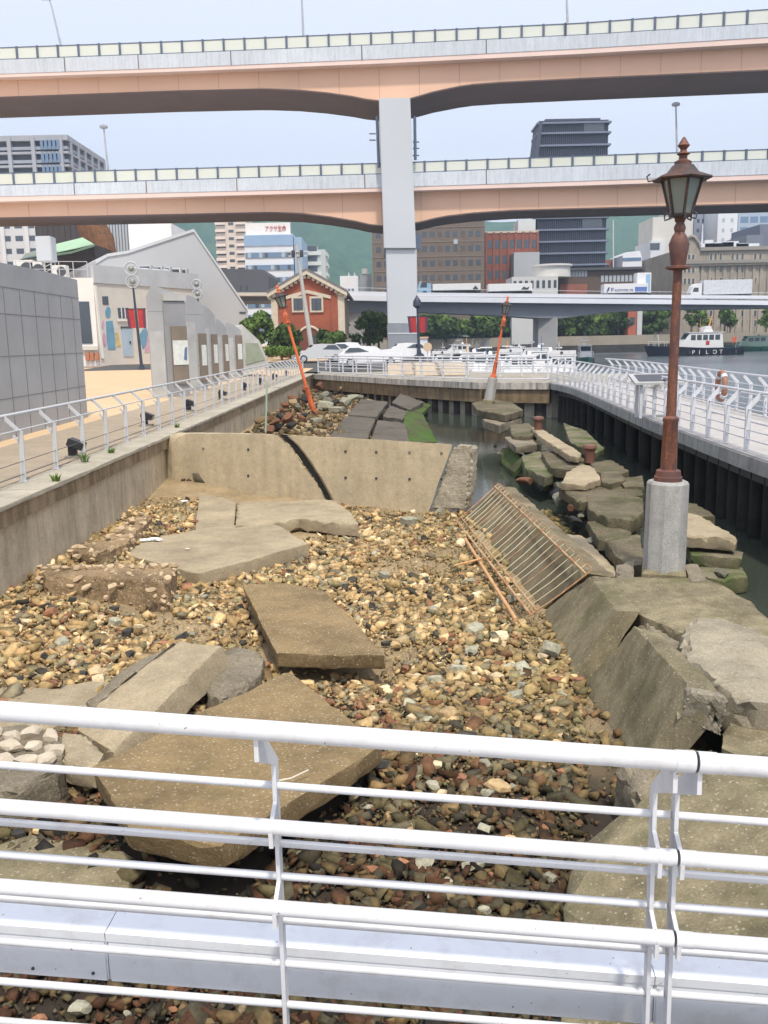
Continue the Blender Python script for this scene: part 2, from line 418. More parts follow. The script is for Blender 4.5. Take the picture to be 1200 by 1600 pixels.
# left plaza: paved ground behind the coping, rising gently towards the warehouse
def plaza_z(y): return interp([(-40, 0), (58, 0), (100, .45), (160, .8), (230, 1.0), (900, 1.2)], y)
mb = MB(); yy = [-12, 20, 58, 100, 160, 230, 700, 2500]
left = [(Lx(y) - .62 if y < 61 else -4.6) for y in yy]
row = []
for y, xr in zip(yy, left): row += [(-1600, y, plaza_z(y) - .004), (xr, y, plaza_z(y) - .004)]
mb.poly(row, [(2 * i, 2 * i + 1, 2 * i + 3, 2 * i + 2) for i in range(len(yy) - 1)]); struct(mb.build('plaza_paving', M_plaza))
struct(MB().poly([(Lx(y) - .62 if k else -8.0, y, plaza_z(y) + .004) for y in (-12, 30, 58) for k in (0, 1)], [(0, 1, 3, 2), (2, 3, 5, 4)]).build('promenade', concrete('promenade_paving', (.36, .30, .225), .85, .15, 0, bump=.15)))
# darker paved band across the plaza in front of the warehouse
mb = MB(); a0, a1, a2, a3 = [Vector(P(x, y, Y)) for x, y, Y in ((40, 588, 78), (240, 570, 82), (240, 562, 88), (40, 577, 84))]
for q in (a0, a1, a2, a3): q.z = plaza_z(q.y) + .02
struct(mb.poly([a0, a1, a2, a3], [(0, 1, 2, 3)]).build('paved_band', M_kerbband))
# road and car park behind the far quay
mb = MB(); struct(mb.poly([(-24, 66, .03), (4.4, 62, .03), (4.4, 84, .35), (-24, 84, .36)], [(0, 1, 2, 3)]).build('car_park', M_asph))
# far quay: land strip behind the far wall
q0, q1 = FWpts[0], FWpts[-1]
fq = [q0, FWpts[1], FWpts[2], q1, Vector((13.5, 44, 0)), Vector((14, 50, 0)), Vector((9.5, 54, 0)), Vector((5.2, 60, 0)), Vector((4.6, 118, 0)), Vector((-4.6, 160, 0))]
mb = MB(); mb.prism([p_ - Vector((0, 0, .012)) for p_ in fq], (0, 0, -3.4)); struct(mb.build('far_quay', concrete('quay_concrete', (.40, .37, .31), .7, .2, .3)))
# far shore across the harbour
fs = [(-4.6, 214), (30, 206), (700, 200), (2600, 200), (2600, 3500), (-4.6, 3500)]
mb = MB(); mb.prism([(x, y, 1.2) for x, y in fs], (0, 0, -5)); struct(mb.build('far_shore', plain('far_shore_ground', (.30, .27, .22), .9)))

# viewing deck the photographer stands on
FALL = .0825                                              # the railing runs down a gentle ramp to the right
rdir = Vector((1, -.04, 0)).normalized(); rper = Vector((-rdir.y, rdir.x, 0))
RO = G(0, 1111, 1.1); RO.z = 0
pdir = Vector((.07, .9975, 0))                              # way the post plates point
def R(s, d, z): return RO + rdir * s + (pdir if d > 0 else rper) * d + Vector((0, 0, z - FALL * s))
def zat(px, py, d):
    r_ = ray(px, py); o = Vector((0, 0, HCAM)); k = (R(0, d, 0) - o).dot(rper) / r_.dot(rper); q = o + r_ * k; return q.z + FALL * ((q - RO).dot(rdir) - pdir.dot(rdir) * d)
mb = MB(); mb.prism([R(s_, d_, FALL * s_ - .02) for s_, d_ in ((-6.2, -.1), (9.2, -.1), (9.2, -7), (-6.2, -7))], (0, 0, -.18)); struct(mb.build('viewing_deck', M_deckp))

# hills far behind the city
m, t, b = _new('forest_hills'); p = _pos(t)
n1 = _noise(t, .055, 12, p, .8); r = _ramp(t, n1.outputs[0], [(.34, (.012, .045, .022)), (.5, (.035, .095, .035)), (.72, (.09, .16, .05))])
t.links.new(r.outputs[0], b.inputs['Base Color']); b.inputs['Roughness'].default_value = 1; b.inputs['Specular IOR Level'].default_value = 0
M_hill = m
YH = 1500
ridge = [(-700, 330), (-200, 318), (180, 308), (300, 300), (450, 305), (580, 318), (700, 342), (780, 349), (830, 351), (900, 338), (1000, 330), (1100, 345), (1250, 350), (1500, 330), (2000, 350)]
nx, ny = 220, 26; V = []
for j in range(ny):
    for i in range(nx):
        px = -700 + 2700 * i / (nx - 1); tt = j / (ny - 1)
        q = P(px, 530, YH); top = P(px, interp(ridge, px), YH).z
        sp = math.sin(px * .021) * 50 + math.sin(px * .057 + 1) * 26
        y = 1080 + tt * 430 + sp * (1 - tt) * 1.2
        z = top * (1 - (1 - tt) ** 1.6) * (1 + .10 * mnoise.noise(Vector((px * .012, tt * 3, 0)))) + mnoise.noise(Vector((px * .05, tt * 9, 5))) * 5 - 6 * (j == 0)
        V.append((q.x * (y / YH), y, z))
Fc = [(j * nx + i, j * nx + i + 1, (j + 1) * nx + i + 1, (j + 1) * nx + i) for j in range(ny - 1) for i in range(nx - 1)]
me = bpy.data.meshes.new('hills'); me.from_pydata(V, [], Fc); struct(link('hills', me, M_hill, None, 180))

# ================================================================== BASIN WALLS
# left retaining wall with coping
def lpt(y, off, z): return Vector((Lx(y) + off, y, z))
w = thing('retaining_wall', 'long grey concrete retaining wall on the left with a pale coping and brown ledge stains', 'wall', (Lx(30), 30, 0))
mb = MB(); mb.prism([lpt(1.5, -.04, -.30), lpt(61.5, -.04, -.30), lpt(61.5, -.6, -.30), lpt(1.5, -.6, -.30)], (0, 0, -2.6)); mb.build('wall_face', M_wallconc, w)
mb = MB(); mb.prism([lpt(1.5, .05, -.07), lpt(61.5, .05, -.07), lpt(61.5, -.6, -.07), lpt(1.5, -.6, -.07)], (0, 0, -.225)); mb.build('ledge', concrete('stained_ledge', (.33, .255, .16), .6, .3, .5, rust=.5), w)
y = 1.5; k = 0
while y < 60:
    y2 = min(61.5, y + 3.0)
    rough('coping', [lpt(y + .012, .085, 0), lpt(y2 - .012, .085, 0), lpt(y2 - .012, -.62, 0), lpt(y + .012, -.62, 0)], (0, 0, -.07), M_copings, w, seg=.5, chip=.008, amp=.002, seed=k)
    y = y2; k += 1
# corner buttress where the broken wall meets it
# far sheet pile wall with cap
w = thing('quay_wall', 'brown stained far quay wall with concrete cap beam above dark sheet piles', 'wall', FWpts[0])
mb = MB(); mpile = concrete('dark_sheet_pile', (.055, .05, .042), .6, 0, .5, rust=.4)
for a, b_ in zip(FWpts[:-1], FWpts[1:]):
    d = (b_ - a); L = d.length; d.normalize(); nrm = Vector((d.y, -d.x, 0)); n = max(2, int(L / .45)); secs = []
    for i in range(n + 1):
        off = .12 if i % 2 else -.12
        for s in (i * L / n - .1, i * L / n + .1):
            s = min(L, max(0, s)); q = a + d * s + nrm * (off + .02); secs.append([q + Vector((0, 0, -.7)), q + Vector((0, 0, -4))])
    mb.sweep(secs, closed=False)
mb.build('sheet_pile', mpile, w, recalc=False)
mb = MB()
a, b_ = FWpts[0], FWpts[2]
for a, b_ in zip(FWpts[:-1], FWpts[1:]):
    d = (b_ - a).normalized(); nrm = Vector((d.y, -d.x, 0)); mb.prism([a + nrm * .35 - Vector((0, 0, .32)), b_ + nrm * .35 - Vector((0, 0, .32)), b_ - Vector((0, 0, .32)) + nrm * .02, a + nrm * .02 - Vector((0, 0, .32))], (0, 0, -.62))
mb.build('cap_beam', concrete('tan_cap_beam', (.25, .185, .11), .6, .1, .45, rust=.4), w)
mb = MB()
for a, b_ in zip(FWpts[:-1], FWpts[1:]):
    d = (b_ - a).normalized(); nrm = Vector((d.y, -d.x, 0)); mb.prism([a + nrm * .45, b_ + nrm * .45, b_ + nrm * .02, a + nrm * .02], (0, 0, -.31))
mb.build('coping', concrete('pale_quay_coping', (.52, .49, .44), .7, .2, .6), w)

# right walkway: curved pier deck on piles
DKc = []
for i in range(len(DKpts) - 1):
    for k in range(6): DKc.append(DKpts[i].lerp(DKpts[i + 1], k / 6))
DKc.append(DKpts[-1])
for _ in range(4): DKc = [DKc[0]] + [(DKc[i - 1] + DKc[i] * 2 + DKc[i + 1]) / 4 for i in range(1, len(DKc) - 1)] + [DKc[-1]]
WD = 2.7
def nrm_of(pts, i):
    d = (pts[min(i + 1, len(pts) - 1)] - pts[max(0, i - 1)]); d.z = 0; d.normalize(); return Vector((-d.y, d.x, 0)) if True else d
dn = [nrm_of(DKc, i) for i in range(len(DKc))]
DKo = [p_ + n_ * WD for p_, n_ in zip(DKc, dn)]
w = thing('boardwalk', 'curved pale walkway deck standing on dark piles over the water at right', 'walkway', DKc[12]); w['kind'] = 'structure'
mb = MB(); secs = [[p_ + Vector((0, 0, -.02)) - n_ * .12, q + n_ * .12 + Vector((0, 0, -.02)), q + n_ * .12 + Vector((0, 0, -.16)), p_ - n_ * .12 + Vector((0, 0, -.16))] for p_, q, n_ in zip(DKc, DKo, dn)]
mb.sweep(secs); mb.build('deck', M_deckp, w)
mb = MB(); secs = [[p_ + Vector((0, 0, -.05)) - n_ * .15, p_ - n_ * .125 + Vector((0, 0, -.05)), p_ - n_ * .125 + Vector((0, 0, -.30)), p_ - n_ * .15 + Vector((0, 0, -.30))] for p_, n_ in zip(DKc, dn)]
mb.sweep(secs); mb.build('fascia', concrete('grey_fascia', (.36, .37, .36), .7, 0, .3, bump=.1), w)
mb = MB(); secs = [[p_ + Vector((0, 0, -.18)) + n_ * .15, q - n_ * .15 + Vector((0, 0, -.18)), q - n_ * .15 + Vector((0, 0, -.55)), p_ + n_ * .15 + Vector((0, 0, -.55))] for p_, q, n_ in zip(DKc, DKo, dn)]
mb.sweep(secs); mb.build('beam', M_dkmetal, w)
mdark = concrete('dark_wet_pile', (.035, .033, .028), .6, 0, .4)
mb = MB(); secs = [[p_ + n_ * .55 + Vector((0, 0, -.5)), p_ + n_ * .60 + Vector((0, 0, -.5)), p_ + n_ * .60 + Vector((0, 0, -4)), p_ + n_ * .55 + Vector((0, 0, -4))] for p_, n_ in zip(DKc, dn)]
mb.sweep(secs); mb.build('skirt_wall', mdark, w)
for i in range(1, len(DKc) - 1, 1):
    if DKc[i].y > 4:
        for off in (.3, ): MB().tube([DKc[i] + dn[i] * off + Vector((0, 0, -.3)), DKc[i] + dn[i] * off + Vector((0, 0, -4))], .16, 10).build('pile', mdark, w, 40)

# cracked cross wall
cA, cB, cC = G(268, 778, -1.45), G(672, 797, -1.47), G(728, 800, -1.5)
def cw(px, py):      # point on the plane of the wall's front face
    d = cB - cA; n_ = Vector((-d.y, d.x, 0)).normalized(); r = ray(px, py); o = Vector((0, 0, HCAM)); k = (cA - o).dot(n_) / r.dot(n_); return o + r * k
cn = Vector((-(cB - cA).y, (cB - cA).x, 0)).normalized(); cth = cn * .30
w = thing('broken_wall', 'low grey concrete wall across the basin split by a slanting black crack', 'wall', (cA + cB) / 2)
bl = Vector((0, 0, -.5))
crackL = [(434, 679), (456, 700), (474, 727), (493, 752), (508, 779), (514, 786)]
crackR = [(524, 786), (517, 772), (503, 747), (487, 722), (468, 697), (449, 680)]
pl = [cw(x, y) for x, y in [(268, 695), (277, 684), (292, 677), (360, 677)] + crackL]; pl += [pl[-1] + bl, cw(268, 778) + bl]
rough('wall_panel', pl, cth + Vector((-.42, 0, .0)), M_cross, w, seg=.22, chip=.010, amp=.004, seed=3)
pr = [cw(x, y) for x, y in crackR + [(560, 685), (640, 690), (708, 694), (690, 742), (671, 797)]]; pr = pr + [pr[-1] + bl, cw(524, 786) + bl]
rough('wall_panel', pr, cth + Vector((-.30, 0, -.02)), M_cross, w, seg=.22, chip=.010, amp=.004, seed=4)
MB().prism([cw(x, y) + cn * .05 for x, y in crackL + crackR], cn * .04).build('crack_shade', plain('crack_shade_black', (.012, .012, .011), .9), w)  # near-black strip set in the crack: shade of its depth put in as colour
pe = [cw(708, 695.5), cw(738, 697), cw(735, 740), cw(729, 798), cw(673, 797), cw(690, 742)]
q_ = cn * .03; rough('broken_end', [p_ + q_ for p_ in pe], cth * .9 + Vector((.05, 0, 0)), concrete('pale_fracture', (.40, .355, .27), .55, .4, 0, bump=1.6, fine=30), w, seg=.09, chip=.05, amp=.022, seed=5)
for i, x in enumerate((318, 388, 540, 588, 640, 690)):
    for y in (701, 742):
        if x + (y - 701) * 0 > 690 or (x < 320 and y > 720): continue
        c = cw(x, y + (x - 318) * .02); MB().lathe([(0.028, -.004), (.028, .012), (.02, .012), (.015, .002)], 10, Matrix.Translation(c) @ (-cn).to_track_quat('Z', 'Y').to_matrix().to_4x4()).build('tie_hole', M_dkmetal, w)
# thin green pole by the wall
c = G(414, 672, -.9); MB().tube([P(415, 676, 21.5), P(417, 598, 21.5)], .022, 8).build('pole', plain('pale_green_pole', (.33, .42, .32), .6)); tag(bpy.data.objects['pole'], 'thin pale green pole standing behind the cracked wall', 'pole')
bpy.data.objects['pole'].name = 'marker_pole'

# ================================================================== RAILINGS
# near railing: two welded sections
DP = .235
THIN = [zat(0, y, DP) for y in (1195, 1284, 1335, 1403, 1470, 1533, 1595)]
TD = .145
TH2, TH3 = zat(0, 1260, TD), zat(0, 1385, TD)
def near_section(s0, s1, posts, label):
    t_ = thing('railing', label, 'railing', R(s0, .12, 0), 'white tube railings on the viewing deck')
    mb = MB(); mb.tube([R(s0, 0, 1.1), R(s1, 0, 1.1)], .027, 20); mb.build('top_rail', M_white, t_, 40)
    for z in (TH2, TH3): MB().tube([R(s0, TD, z), R(s1, TD, z)], .0225, 18).build('thick_rail', M_white, t_, 40)
    for z in THIN: MB().tube([R(s0, DP, z), R(s1, DP, z)], .0115, 12).build('thin_rail', M_white, t_, 40)
    a_, b_ = DP - .025, DP + .02
    for s in posts:
        mb = MB(); h = .006
        plates = [[(a_, .90), (b_, .90), (b_, -.25), (a_, -.25)], [(a_, .90), (b_, .90), (.035, 1.09), (-.005, 1.09), (-.005, 1.01)]]
        for zr_ in (TH2, TH3): plates += [[(a_ + .005, zr_ + .045), (a_ + .005, zr_ - .02), (TD + .01, zr_ - .012), (TD, zr_ + .012)], [(TD - .022, zr_ - .01), (TD + .03, zr_ - .01), (TD + .0, zr_ - .058), (TD - .018, zr_ - .058)]]
        for pts in plates: mb.prism([R(s - h, d, z) for d, z in pts], rdir * 2 * h)
        mb.build('post', M_white, t_)
        for zr_ in (1.1, TH2, TH3): MB().lathe([(.006, 0), (.006, .004), (.002, .006)], 8, Matrix.Translation(R(s + .02, TD if zr_ < 1 else -.0, zr_ - (.027 if zr_ == 1.1 else .0215) + .002)) @ Matrix.Rotation(math.pi, 4, 'X')).build('bolt', M_wgrey, t_)
    for z, r, dd in ((1.1, .0288, 0), (TH2, .0240, TD), (TH3, .0240, TD)):
        for e_ in ((s1 - .05, s1) if s0 < 0 else (s0, s0 + .05), ): MB().tube([R(e_[0], dd, z), R(e_[1], dd, z)], r, 18).build('sleeve', M_white, t_, 40)
    return t_
def sproj(px, py):            # distance along the rail of a photo point on the post plane
    r = ray(px, py); o = Vector((0, 0, HCAM)); k = (R(0, DP, 0) - o).dot(rper) / r.dot(rper); return (o + r * k - RO).dot(rdir) - pdir.dot(rdir) * DP
sa, sb, sc_ = sproj(434, 1290), sproj(1019, 1300), sproj(1053, 1300)
gap = sc_ - .012
gsp = sb - sa
near_section(gap - 2 * gsp - .3, gap - .004, [sb, sa, sa - gsp], 'white tube railing section crossing most of the foreground left of the double post')
near_section(gap + .004, gap + 2 * gsp + .2, [sc_, sc_ + gsp, sc_ + 2 * gsp], 'white tube railing section cut off by the right edge of the photo')
# white box duct slung outside the railing
DD = .40
dzt, dzb = zat(0, 1444, DD), zat(0, 1521, DD)
M_duct = painted('duct_white', (.76, .79, .83), .45, 1)
dt = thing('cable_duct', 'white sheet metal box duct running low behind the near railing', 'duct', R(.5, .45, .1))
for s0, s1 in ((-1.2, sproj(118, 1500) + .03), (sproj(118, 1500) + .033, gap + .01), (gap + .013, 3.2)):
    MB().prism([R(s0, DD, dzb), R(s0, DD, dzt), R(s0, DD + .10, dzt), R(s0, DD + .10, dzb)], (rdir - Vector((0, 0, FALL))) * (s1 - s0)).build('duct_body', M_duct, dt, bevel=.006)
    MB().prism([R(s0, DD - .004, dzt - .03), R(s0, DD - .008, dzt + .003), R(s0, DD + .105, dzt + .006), R(s0, DD + .105, dzt + .002), R(s0, DD - .004, dzt - .001)], (rdir - Vector((0, 0, FALL))) * (s1 - s0)).build('lid', M_duct, dt)
s1 = sproj(118, 1500)
for s in (s1 - .02, s1 - .22):
    for z in (dzt - .05, dzb + .03): MB().lathe([(.006, 0), (.005, .004), (.001, .006)], 8, Matrix.Translation(R(s, DD - .001, z)) @ (-rper).to_track_quat('Z', 'Y').to_matrix().to_4x4()).build('rivet', M_dkmetal, dt)
for s in (-1.1, 2.9): MB().bar(R(s, DP, (dzt + dzb) / 2), R(s, DD + .02, (dzt + dzb) / 2), .012, .03).build('bracket', M_duct, dt)

# left railing
lr = thing('promenade_railing', 'grey metal railing with leaning posts along the top of the left wall', 'railing', lpt(30, -.5, 0))
ps = []; y = 7.2
while y < 60.5: ps.append(y); y += 1.42
for y in ps:
    mb = MB()
    mb.bar(lpt(y, -.52, 0), lpt(y, -.50, .78), .022, .075, (1, 0, 0)); mb.bar(lpt(y, -.50, .76), lpt(y, -.74, 1.0), .02, .055, (0, 0, 1)); mb.bar(lpt(y, -.50, .58), lpt(y, -.62, .72), .014, .04)
    mb.box((-.06, -.05, 0), (.06, .05, .012), Matrix.Translation(lpt(y, -.52, 0))); mb.build('post', M_wgrey, lr)
for off, z, r in ((-.75, 1.015, .027), (-.52, .80, .013), (-.50, .32, .006), (-.50, .12, .006)):
    MB().tube([lpt(6.5, off, z), lpt(60.8, off, z)], r, 10).build('rail' if r > .02 else ('lower_rail' if r > .01 else 'wire'), M_wgrey if r > .01 else M_dkmetal, lr, 40)
# square coping lights
fl0 = None
for i, (px, py) in enumerate([(118, 716), (229, 666), (297, 643), (347, 625), (383, 611), (407, 602), (429, 594), (447, 588)]):
    base = G(px, py, 0.0)
    if fl0 is None:
        fl = thing('floodlight', 'black box floodlight standing on the left coping by the green weeds, nearest of its row', 'floodlight', base, 'black floodlights along the left coping')
        MB().box((-.16, -.12, 0), (.16, .12, .05)).build('base', plain('grey_plinth', (.24, .22, .19), .9), None).parent = fl
        MB().bar((-.04, 0, .05), (-.04, 0, .26), .07, .16).build('bracket', M_black).parent = fl
        Mh = Matrix.Translation((.03, 0, .27)) @ Matrix.Rotation(math.radians(22), 4, 'Y')
        h = MB().box((-.14, -.13, -.07), (.16, .13, .07), Mh).build('housing', M_black, bevel=.012); h.parent = fl
        g_ = MB().box((.161, -.11, -.055), (.166, .11, .055), Mh).build('lens', M_lant); g_.parent = h
        fl0 = fl
    else:
        fl = copy_tree(fl0); fl.location = base
        fl['label'] = ['', 'black floodlight on the left coping, second from the viewer', 'black floodlight on the left coping, third from the viewer', 'black floodlight on the left coping, fourth from the viewer', 'black floodlight on the left coping just past the thin green pole', 'small black floodlight on the coping left of the leaning orange pole', 'tiny black floodlight on the coping just left of the leaning orange pole', 'farthest tiny black floodlight on the coping, near the orange pole'][i]

def quay_railing(name, label, pts, h, lean, sp, mat, rails, group=None, pw=.05):
    """railing following a polyline; lean = offset of the top towards the walker (left normal positive)"""
    t_ = thing(name, label, 'railing', pts[0], group)
    nr = [nrm_of(pts, i) for i in range(len(pts))]
    cum = [0]
    for a, b_ in zip(pts[:-1], pts[1:]): cum.append(cum[-1] + (b_ - a).length)
    def at(s):
        for i in range(len(pts) - 1):
            if s <= cum[i + 1] or i == len(pts) - 2:
                k = (s - cum[i]) / (cum[i + 1] - cum[i]); return pts[i].lerp(pts[i + 1], k), nr[i].lerp(nr[i + 1], k)
    n = int(cum[-1] / sp)
    for i in range(n + 1):
        q, nn = at(min(cum[-1], i * sp)); mb = MB()
        mb.bar(q, q + Vector((0, 0, h * .78)), pw * .6, pw * 1.5, nn); mb.bar(q + Vector((0, 0, h * .76)), q + nn * lean + Vector((0, 0, h)), pw * .5, pw * 1.3, (0, 0, 1))
        mb.build('post', mat, t_)
    for z, r, lf in rails:
        MB().tube([q + nn * (lean * lf) + Vector((0, 0, z)) for q, nn in zip(pts, nr)], r, 8).build('rail', mat, t_, 40)
    return t_
inner = [p_ for p_ in DKc if p_.y > 5]; outer = [p_ for p_ in DKo if p_.y > 5]
quay_railing('walkway_railing', 'white railing along the near, basin side of the curved right walkway', inner, .98, .22, 1.15, M_whitef, [(1.0, .028, 1), (.72, .013, 0), (.5, .02, 0.3), (.36, .012, 0), (.2, .012, 0)], 'white walkway railings', .06)
quay_railing('walkway_railing', 'white railing along the outer, harbour side of the curved right walkway', list(reversed(outer)), .98, .22, 1.15, M_whitef, [(1.0, .028, 1), (.72, .013, 0), (.5, .02, .3), (.36, .012, 0), (.2, .012, 0)], 'white walkway railings', .06)
fw = [p_ + Vector((0, .35, 0)) for p_ in FWpts]
quay_railing('quay_railing', 'white pipe railing along the top of the far quay wall', fw, 1.0, .0, 1.9, M_whitef, [(1.0, .04, 1), (.72, .022, 0), (.42, .022, 0), (.12, .03, 0)], None, .06)
fw2 = [p_ + Vector((.2, 5.5, 0)) for p_ in FWpts[:]] 
quay_railing('quay_railing', 'second white pipe railing farther back on the far quay, before the boats', fw2, 1.05, .0, 2.2, M_whitef, [(1.05, .04, 1), (.75, .025, 0), (.45, .025, 0)], None, .06)

# ================================================================== SLABS AND RUBBLE IN THE BASIN
def slab(name, label, cat, pts, z, vec, mat, group=None, **k):
    if not isinstance(vec, (tuple, list, Vector)): vec = (0, 0, -vec)
    o = rough(name, gpts(pts, z), vec, mat, None, **k)
    return tag(o, label, cat, group)
SLG = 'broken concrete slabs on the gravel'
# middle of the basin
slab('concrete_slab', 'long flat pale slab with a rounded far edge, lying on the gravel in front of the rubble masonry', 'slab',
     [(196, 866), (226, 843), (330, 823), (415, 816), (440, 822), (462, 838), (483, 849), (400, 872), (310, 896)], -1.23, (0, 0, -.22), M_slab2, SLG, seed=11, seg=.2, chip=.012, amp=.005)
slab('concrete_slab', 'pale broken slab leaning at the foot of the cracked wall, left of its longer neighbour', 'slab',
     [(312, 769, -1.12), (369, 782, -1.18), (366, 822, -1.3), (304, 828, -1.3)], -1.3, (0, .02, -.15), M_slab2, SLG, seed=12, seg=.16, chip=.02)
slab('concrete_slab', 'long pale slab with a thick broken near edge, lying under the cracked wall', 'slab',
     [(372, 783), (522, 780), (548, 800), (560, 818), (520, 816), (468, 809), (436, 815), (368, 822)], -1.20, (0, 0, -.24), M_slab2, SLG, seed=13, seg=.14, chip=.03, amp=.012)
slab('concrete_slab', 'thick tan rectangular slab propped up in the middle of the gravel', 'slab',
     [(379, 914), (440, 910), (506, 922), (560, 976), (601, 1024), (520, 1023), (431, 1020)], -1.12, (.02, .03, -.17), M_slab, SLG, seed=14, seg=.13, chip=.012, amp=.005)
slab('concrete_slab', 'largest tan slab with a diamond outline and white specks, seen behind the near railing', 'slab',
     [(451, 1048, -1.12), (600, 1160, -1.10), (576, 1178, -1.08), (462, 1248, -1.02), (345, 1322, -.98), (200, 1292, -.98), (143, 1197, -1.05), (300, 1118, -1.10)], -1, (.0, .05, -.20), M_slab, SLG, seed=15, seg=.14, chip=.015, amp=.006)
slab('concrete_slab', 'dark slab half buried in wet stones below the largest slab', 'slab',
     [(30, 1300), (215, 1330), (200, 1400), (-60, 1420), (-120, 1350)], -1.44, (0, 0, -.2), M_blk, SLG, seed=16, seg=.15, chip=.03)
# broken kerb, far end in the air
kb = thing('broken_kerb', 'tilted pale grey kerb beam with a jagged far end, rising from the gravel at left', 'kerb', G(230, 1080, -1.2), SLG)
kp = [(281, 999, -.98), (318, 1006, -.98), (349, 1005, -.98), (280, 1072, -1.08), (243, 1110, -1.14), (175, 1174, -1.26), (120, 1140, -1.26), (152, 1098, -1.16)]
rough('kerb_beam', gpts(kp, 0), (.07, -.02, -.26), M_slab2, kb, seed=17, seg=.12, chip=.015, amp=.004)
rough('side_flange', gpts([(276, 1001, -1.0), (281, 999, -1.0), (152, 1098, -1.17), (128, 1096, -1.22), (190, 1046, -1.14)], 0), (.0, .0, -.22), M_rough, kb, seed=18, seg=.1, chip=.04, amp=.02)
slab('concrete_slab', 'flat grey slab with a ragged far edge at the left frame edge, left of the tilted kerb', 'slab',
     [(-60, 1076), (40, 1071), (95, 1072), (140, 1064), (178, 1060), (150, 1104), (60, 1140), (-90, 1150)], -1.33, (0, 0, -.14), M_slab2, SLG, seed=19, seg=.14, chip=.035, amp=.012)
slab('concrete_chunk', 'dark rough concrete lump wedged between the kerb and the diamond slab', 'chunk',
     [(332, 1020), (372, 1010), (408, 1022), (410, 1052), (350, 1092), (318, 1080), (322, 1046)], -1.24, (0, 0, -.3), M_rough, SLG, seed=20, seg=.1, chip=.05, amp=.03)
slab('concrete_chunk', 'small flat concrete chunk between the cobbled block and the kerb', 'chunk',
     [(96, 1140), (130, 1142), (164, 1176), (150, 1200), (96, 1190)], -1.17, (0, 0, -.2), M_slab2, SLG, seed=21, seg=.1, chip=.03)
# cobbled block
cbk = thing('cobbled_block', 'concrete chunk topped with white rounded stones, seen through the near railing at left', 'block', G(40, 1200, -1.2), SLG)
rough('core', gpts([(-70, 1138), (40, 1132), (98, 1150), (100, 1196), (20, 1236), (-80, 1232)], -1.16), (0, 0, -.42), M_rough, cbk, seed=22, seg=.1, chip=.04, amp=.02)
rs = [rock_mesh('stone', 300 + i, 2, .55, 5) for i in range(3)]
mcream = plain('cream_stone', (.46, .40, .31), .85, .15, 6, bump=.4)
for q in rs: q.materials.append(mcream)
k = 0
for px, py in [(-40, 1150), (-10, 1146), (20, 1150), (48, 1144), (80, 1152), (-48, 1168), (-20, 1166), (16, 1168), (52, 1166), (84, 1172), (-30, 1188), (8, 1186), (44, 1188), (72, 1190)]:
    o = bpy.data.objects.new('stone', rs[k % 3]); COL.objects.link(o); o.parent = cbk; o.location = G(px, py, -1.145) - cbk.location; o.rotation_euler = (0, 0, k * 1.3); o.scale = (.125, .12, .12); k += 1
# rubble masonry fragments by the left wall
def masonry(label, pts, z, vec, caps, seed, sz):
    t_ = thing('masonry_fragment', label, 'masonry', G(*pts[0][:2], z), 'rubble masonry fragments')
    rough('mortar_core', gpts(pts, z), vec, mmas, t_, seed=seed, seg=.08, chip=.04, amp=.02)
    rr = random.Random(seed)
    for px, py, zz in caps:
        o = bpy.data.objects.new('stone', rr.choice(rs2)); COL.objects.link(o); o.parent = t_; o.location = G(px, py, zz) - t_.location
        o.rotation_euler = (rr.uniform(-.4, .4), rr.uniform(-.4, .4), rr.uniform(0, 6)); s = sz * rr.uniform(.7, 1.25); o.scale = (s, s, s * .9)
    core = [c for c in t_.children if c.name.startswith('mortar')][0].data
    for k in range(120):
        v = core.vertices[rr.randrange(len(core.vertices))].co
        if v.z < -.38: continue
        o = bpy.data.objects.new('stone', rr.choice(rs2)); COL.objects.link(o); o.parent = t_; o.location = v; o.rotation_euler = (rr.uniform(-.6, .6), rr.uniform(-.6, .6), rr.uniform(0, 6)); s = sz * rr.uniform(.3, .95); o.scale = (s, s, s)
mmas = concrete('brown_mortar', (.33, .235, .135), .45, .9, 0, bump=2.0, fine=24)
mtan = plain('tan_stone', (.47, .36, .23), .9, .25, 5, bump=.6); rs2 = [rock_mesh('stone', 320 + i, 2, .7, 8) for i in range(4)]
for q in rs2: q.materials.append(mtan)
masonry('long brown masonry fragment topped with a row of pale stones by the left wall', [(62, 886), (180, 880), (276, 882), (262, 906), (160, 900), (70, 902)], -1.02, (.0, -.10, -.5),
        [(x, 888 - (x - 60) * .02, -1.0) for x in range(70, 275, 17)] + [(60, 905, -1.1), (90, 915, -1.15), (135, 918, -1.16), (175, 917, -1.12), (205, 921, -1.2), (236, 922, -1.1), (262, 905, -1.0), (255, 925, -1.25)], 31, .085)
masonry('shorter masonry fragment of tan rubble running diagonally from the left wall', [(104, 858), (160, 842), (222, 800), (234, 808), (200, 845), (150, 866)], -1.06, (0, 0, -.4),
        [(110, 862, -1.04), (130, 856, -1.04), (148, 850, -1.03), (168, 840, -1.02), (186, 828, -1.0), (205, 814, -1.0), (220, 803, -1.0), (120, 870, -1.12), (150, 868, -1.12), (180, 852, -1.1), (205, 838, -1.1), (225, 818, -1.06), (170, 812, -1.2)], 32, .11)

def on_plane(a, b_, c, pix):
    n_ = (b_ - a).cross(c - a).normalized(); o = Vector((0, 0, HCAM)); out = []
    for q in pix: d = ray(*q); out.append(o + d * ((a - o).dot(n_) / d.dot(n_)))
    return out
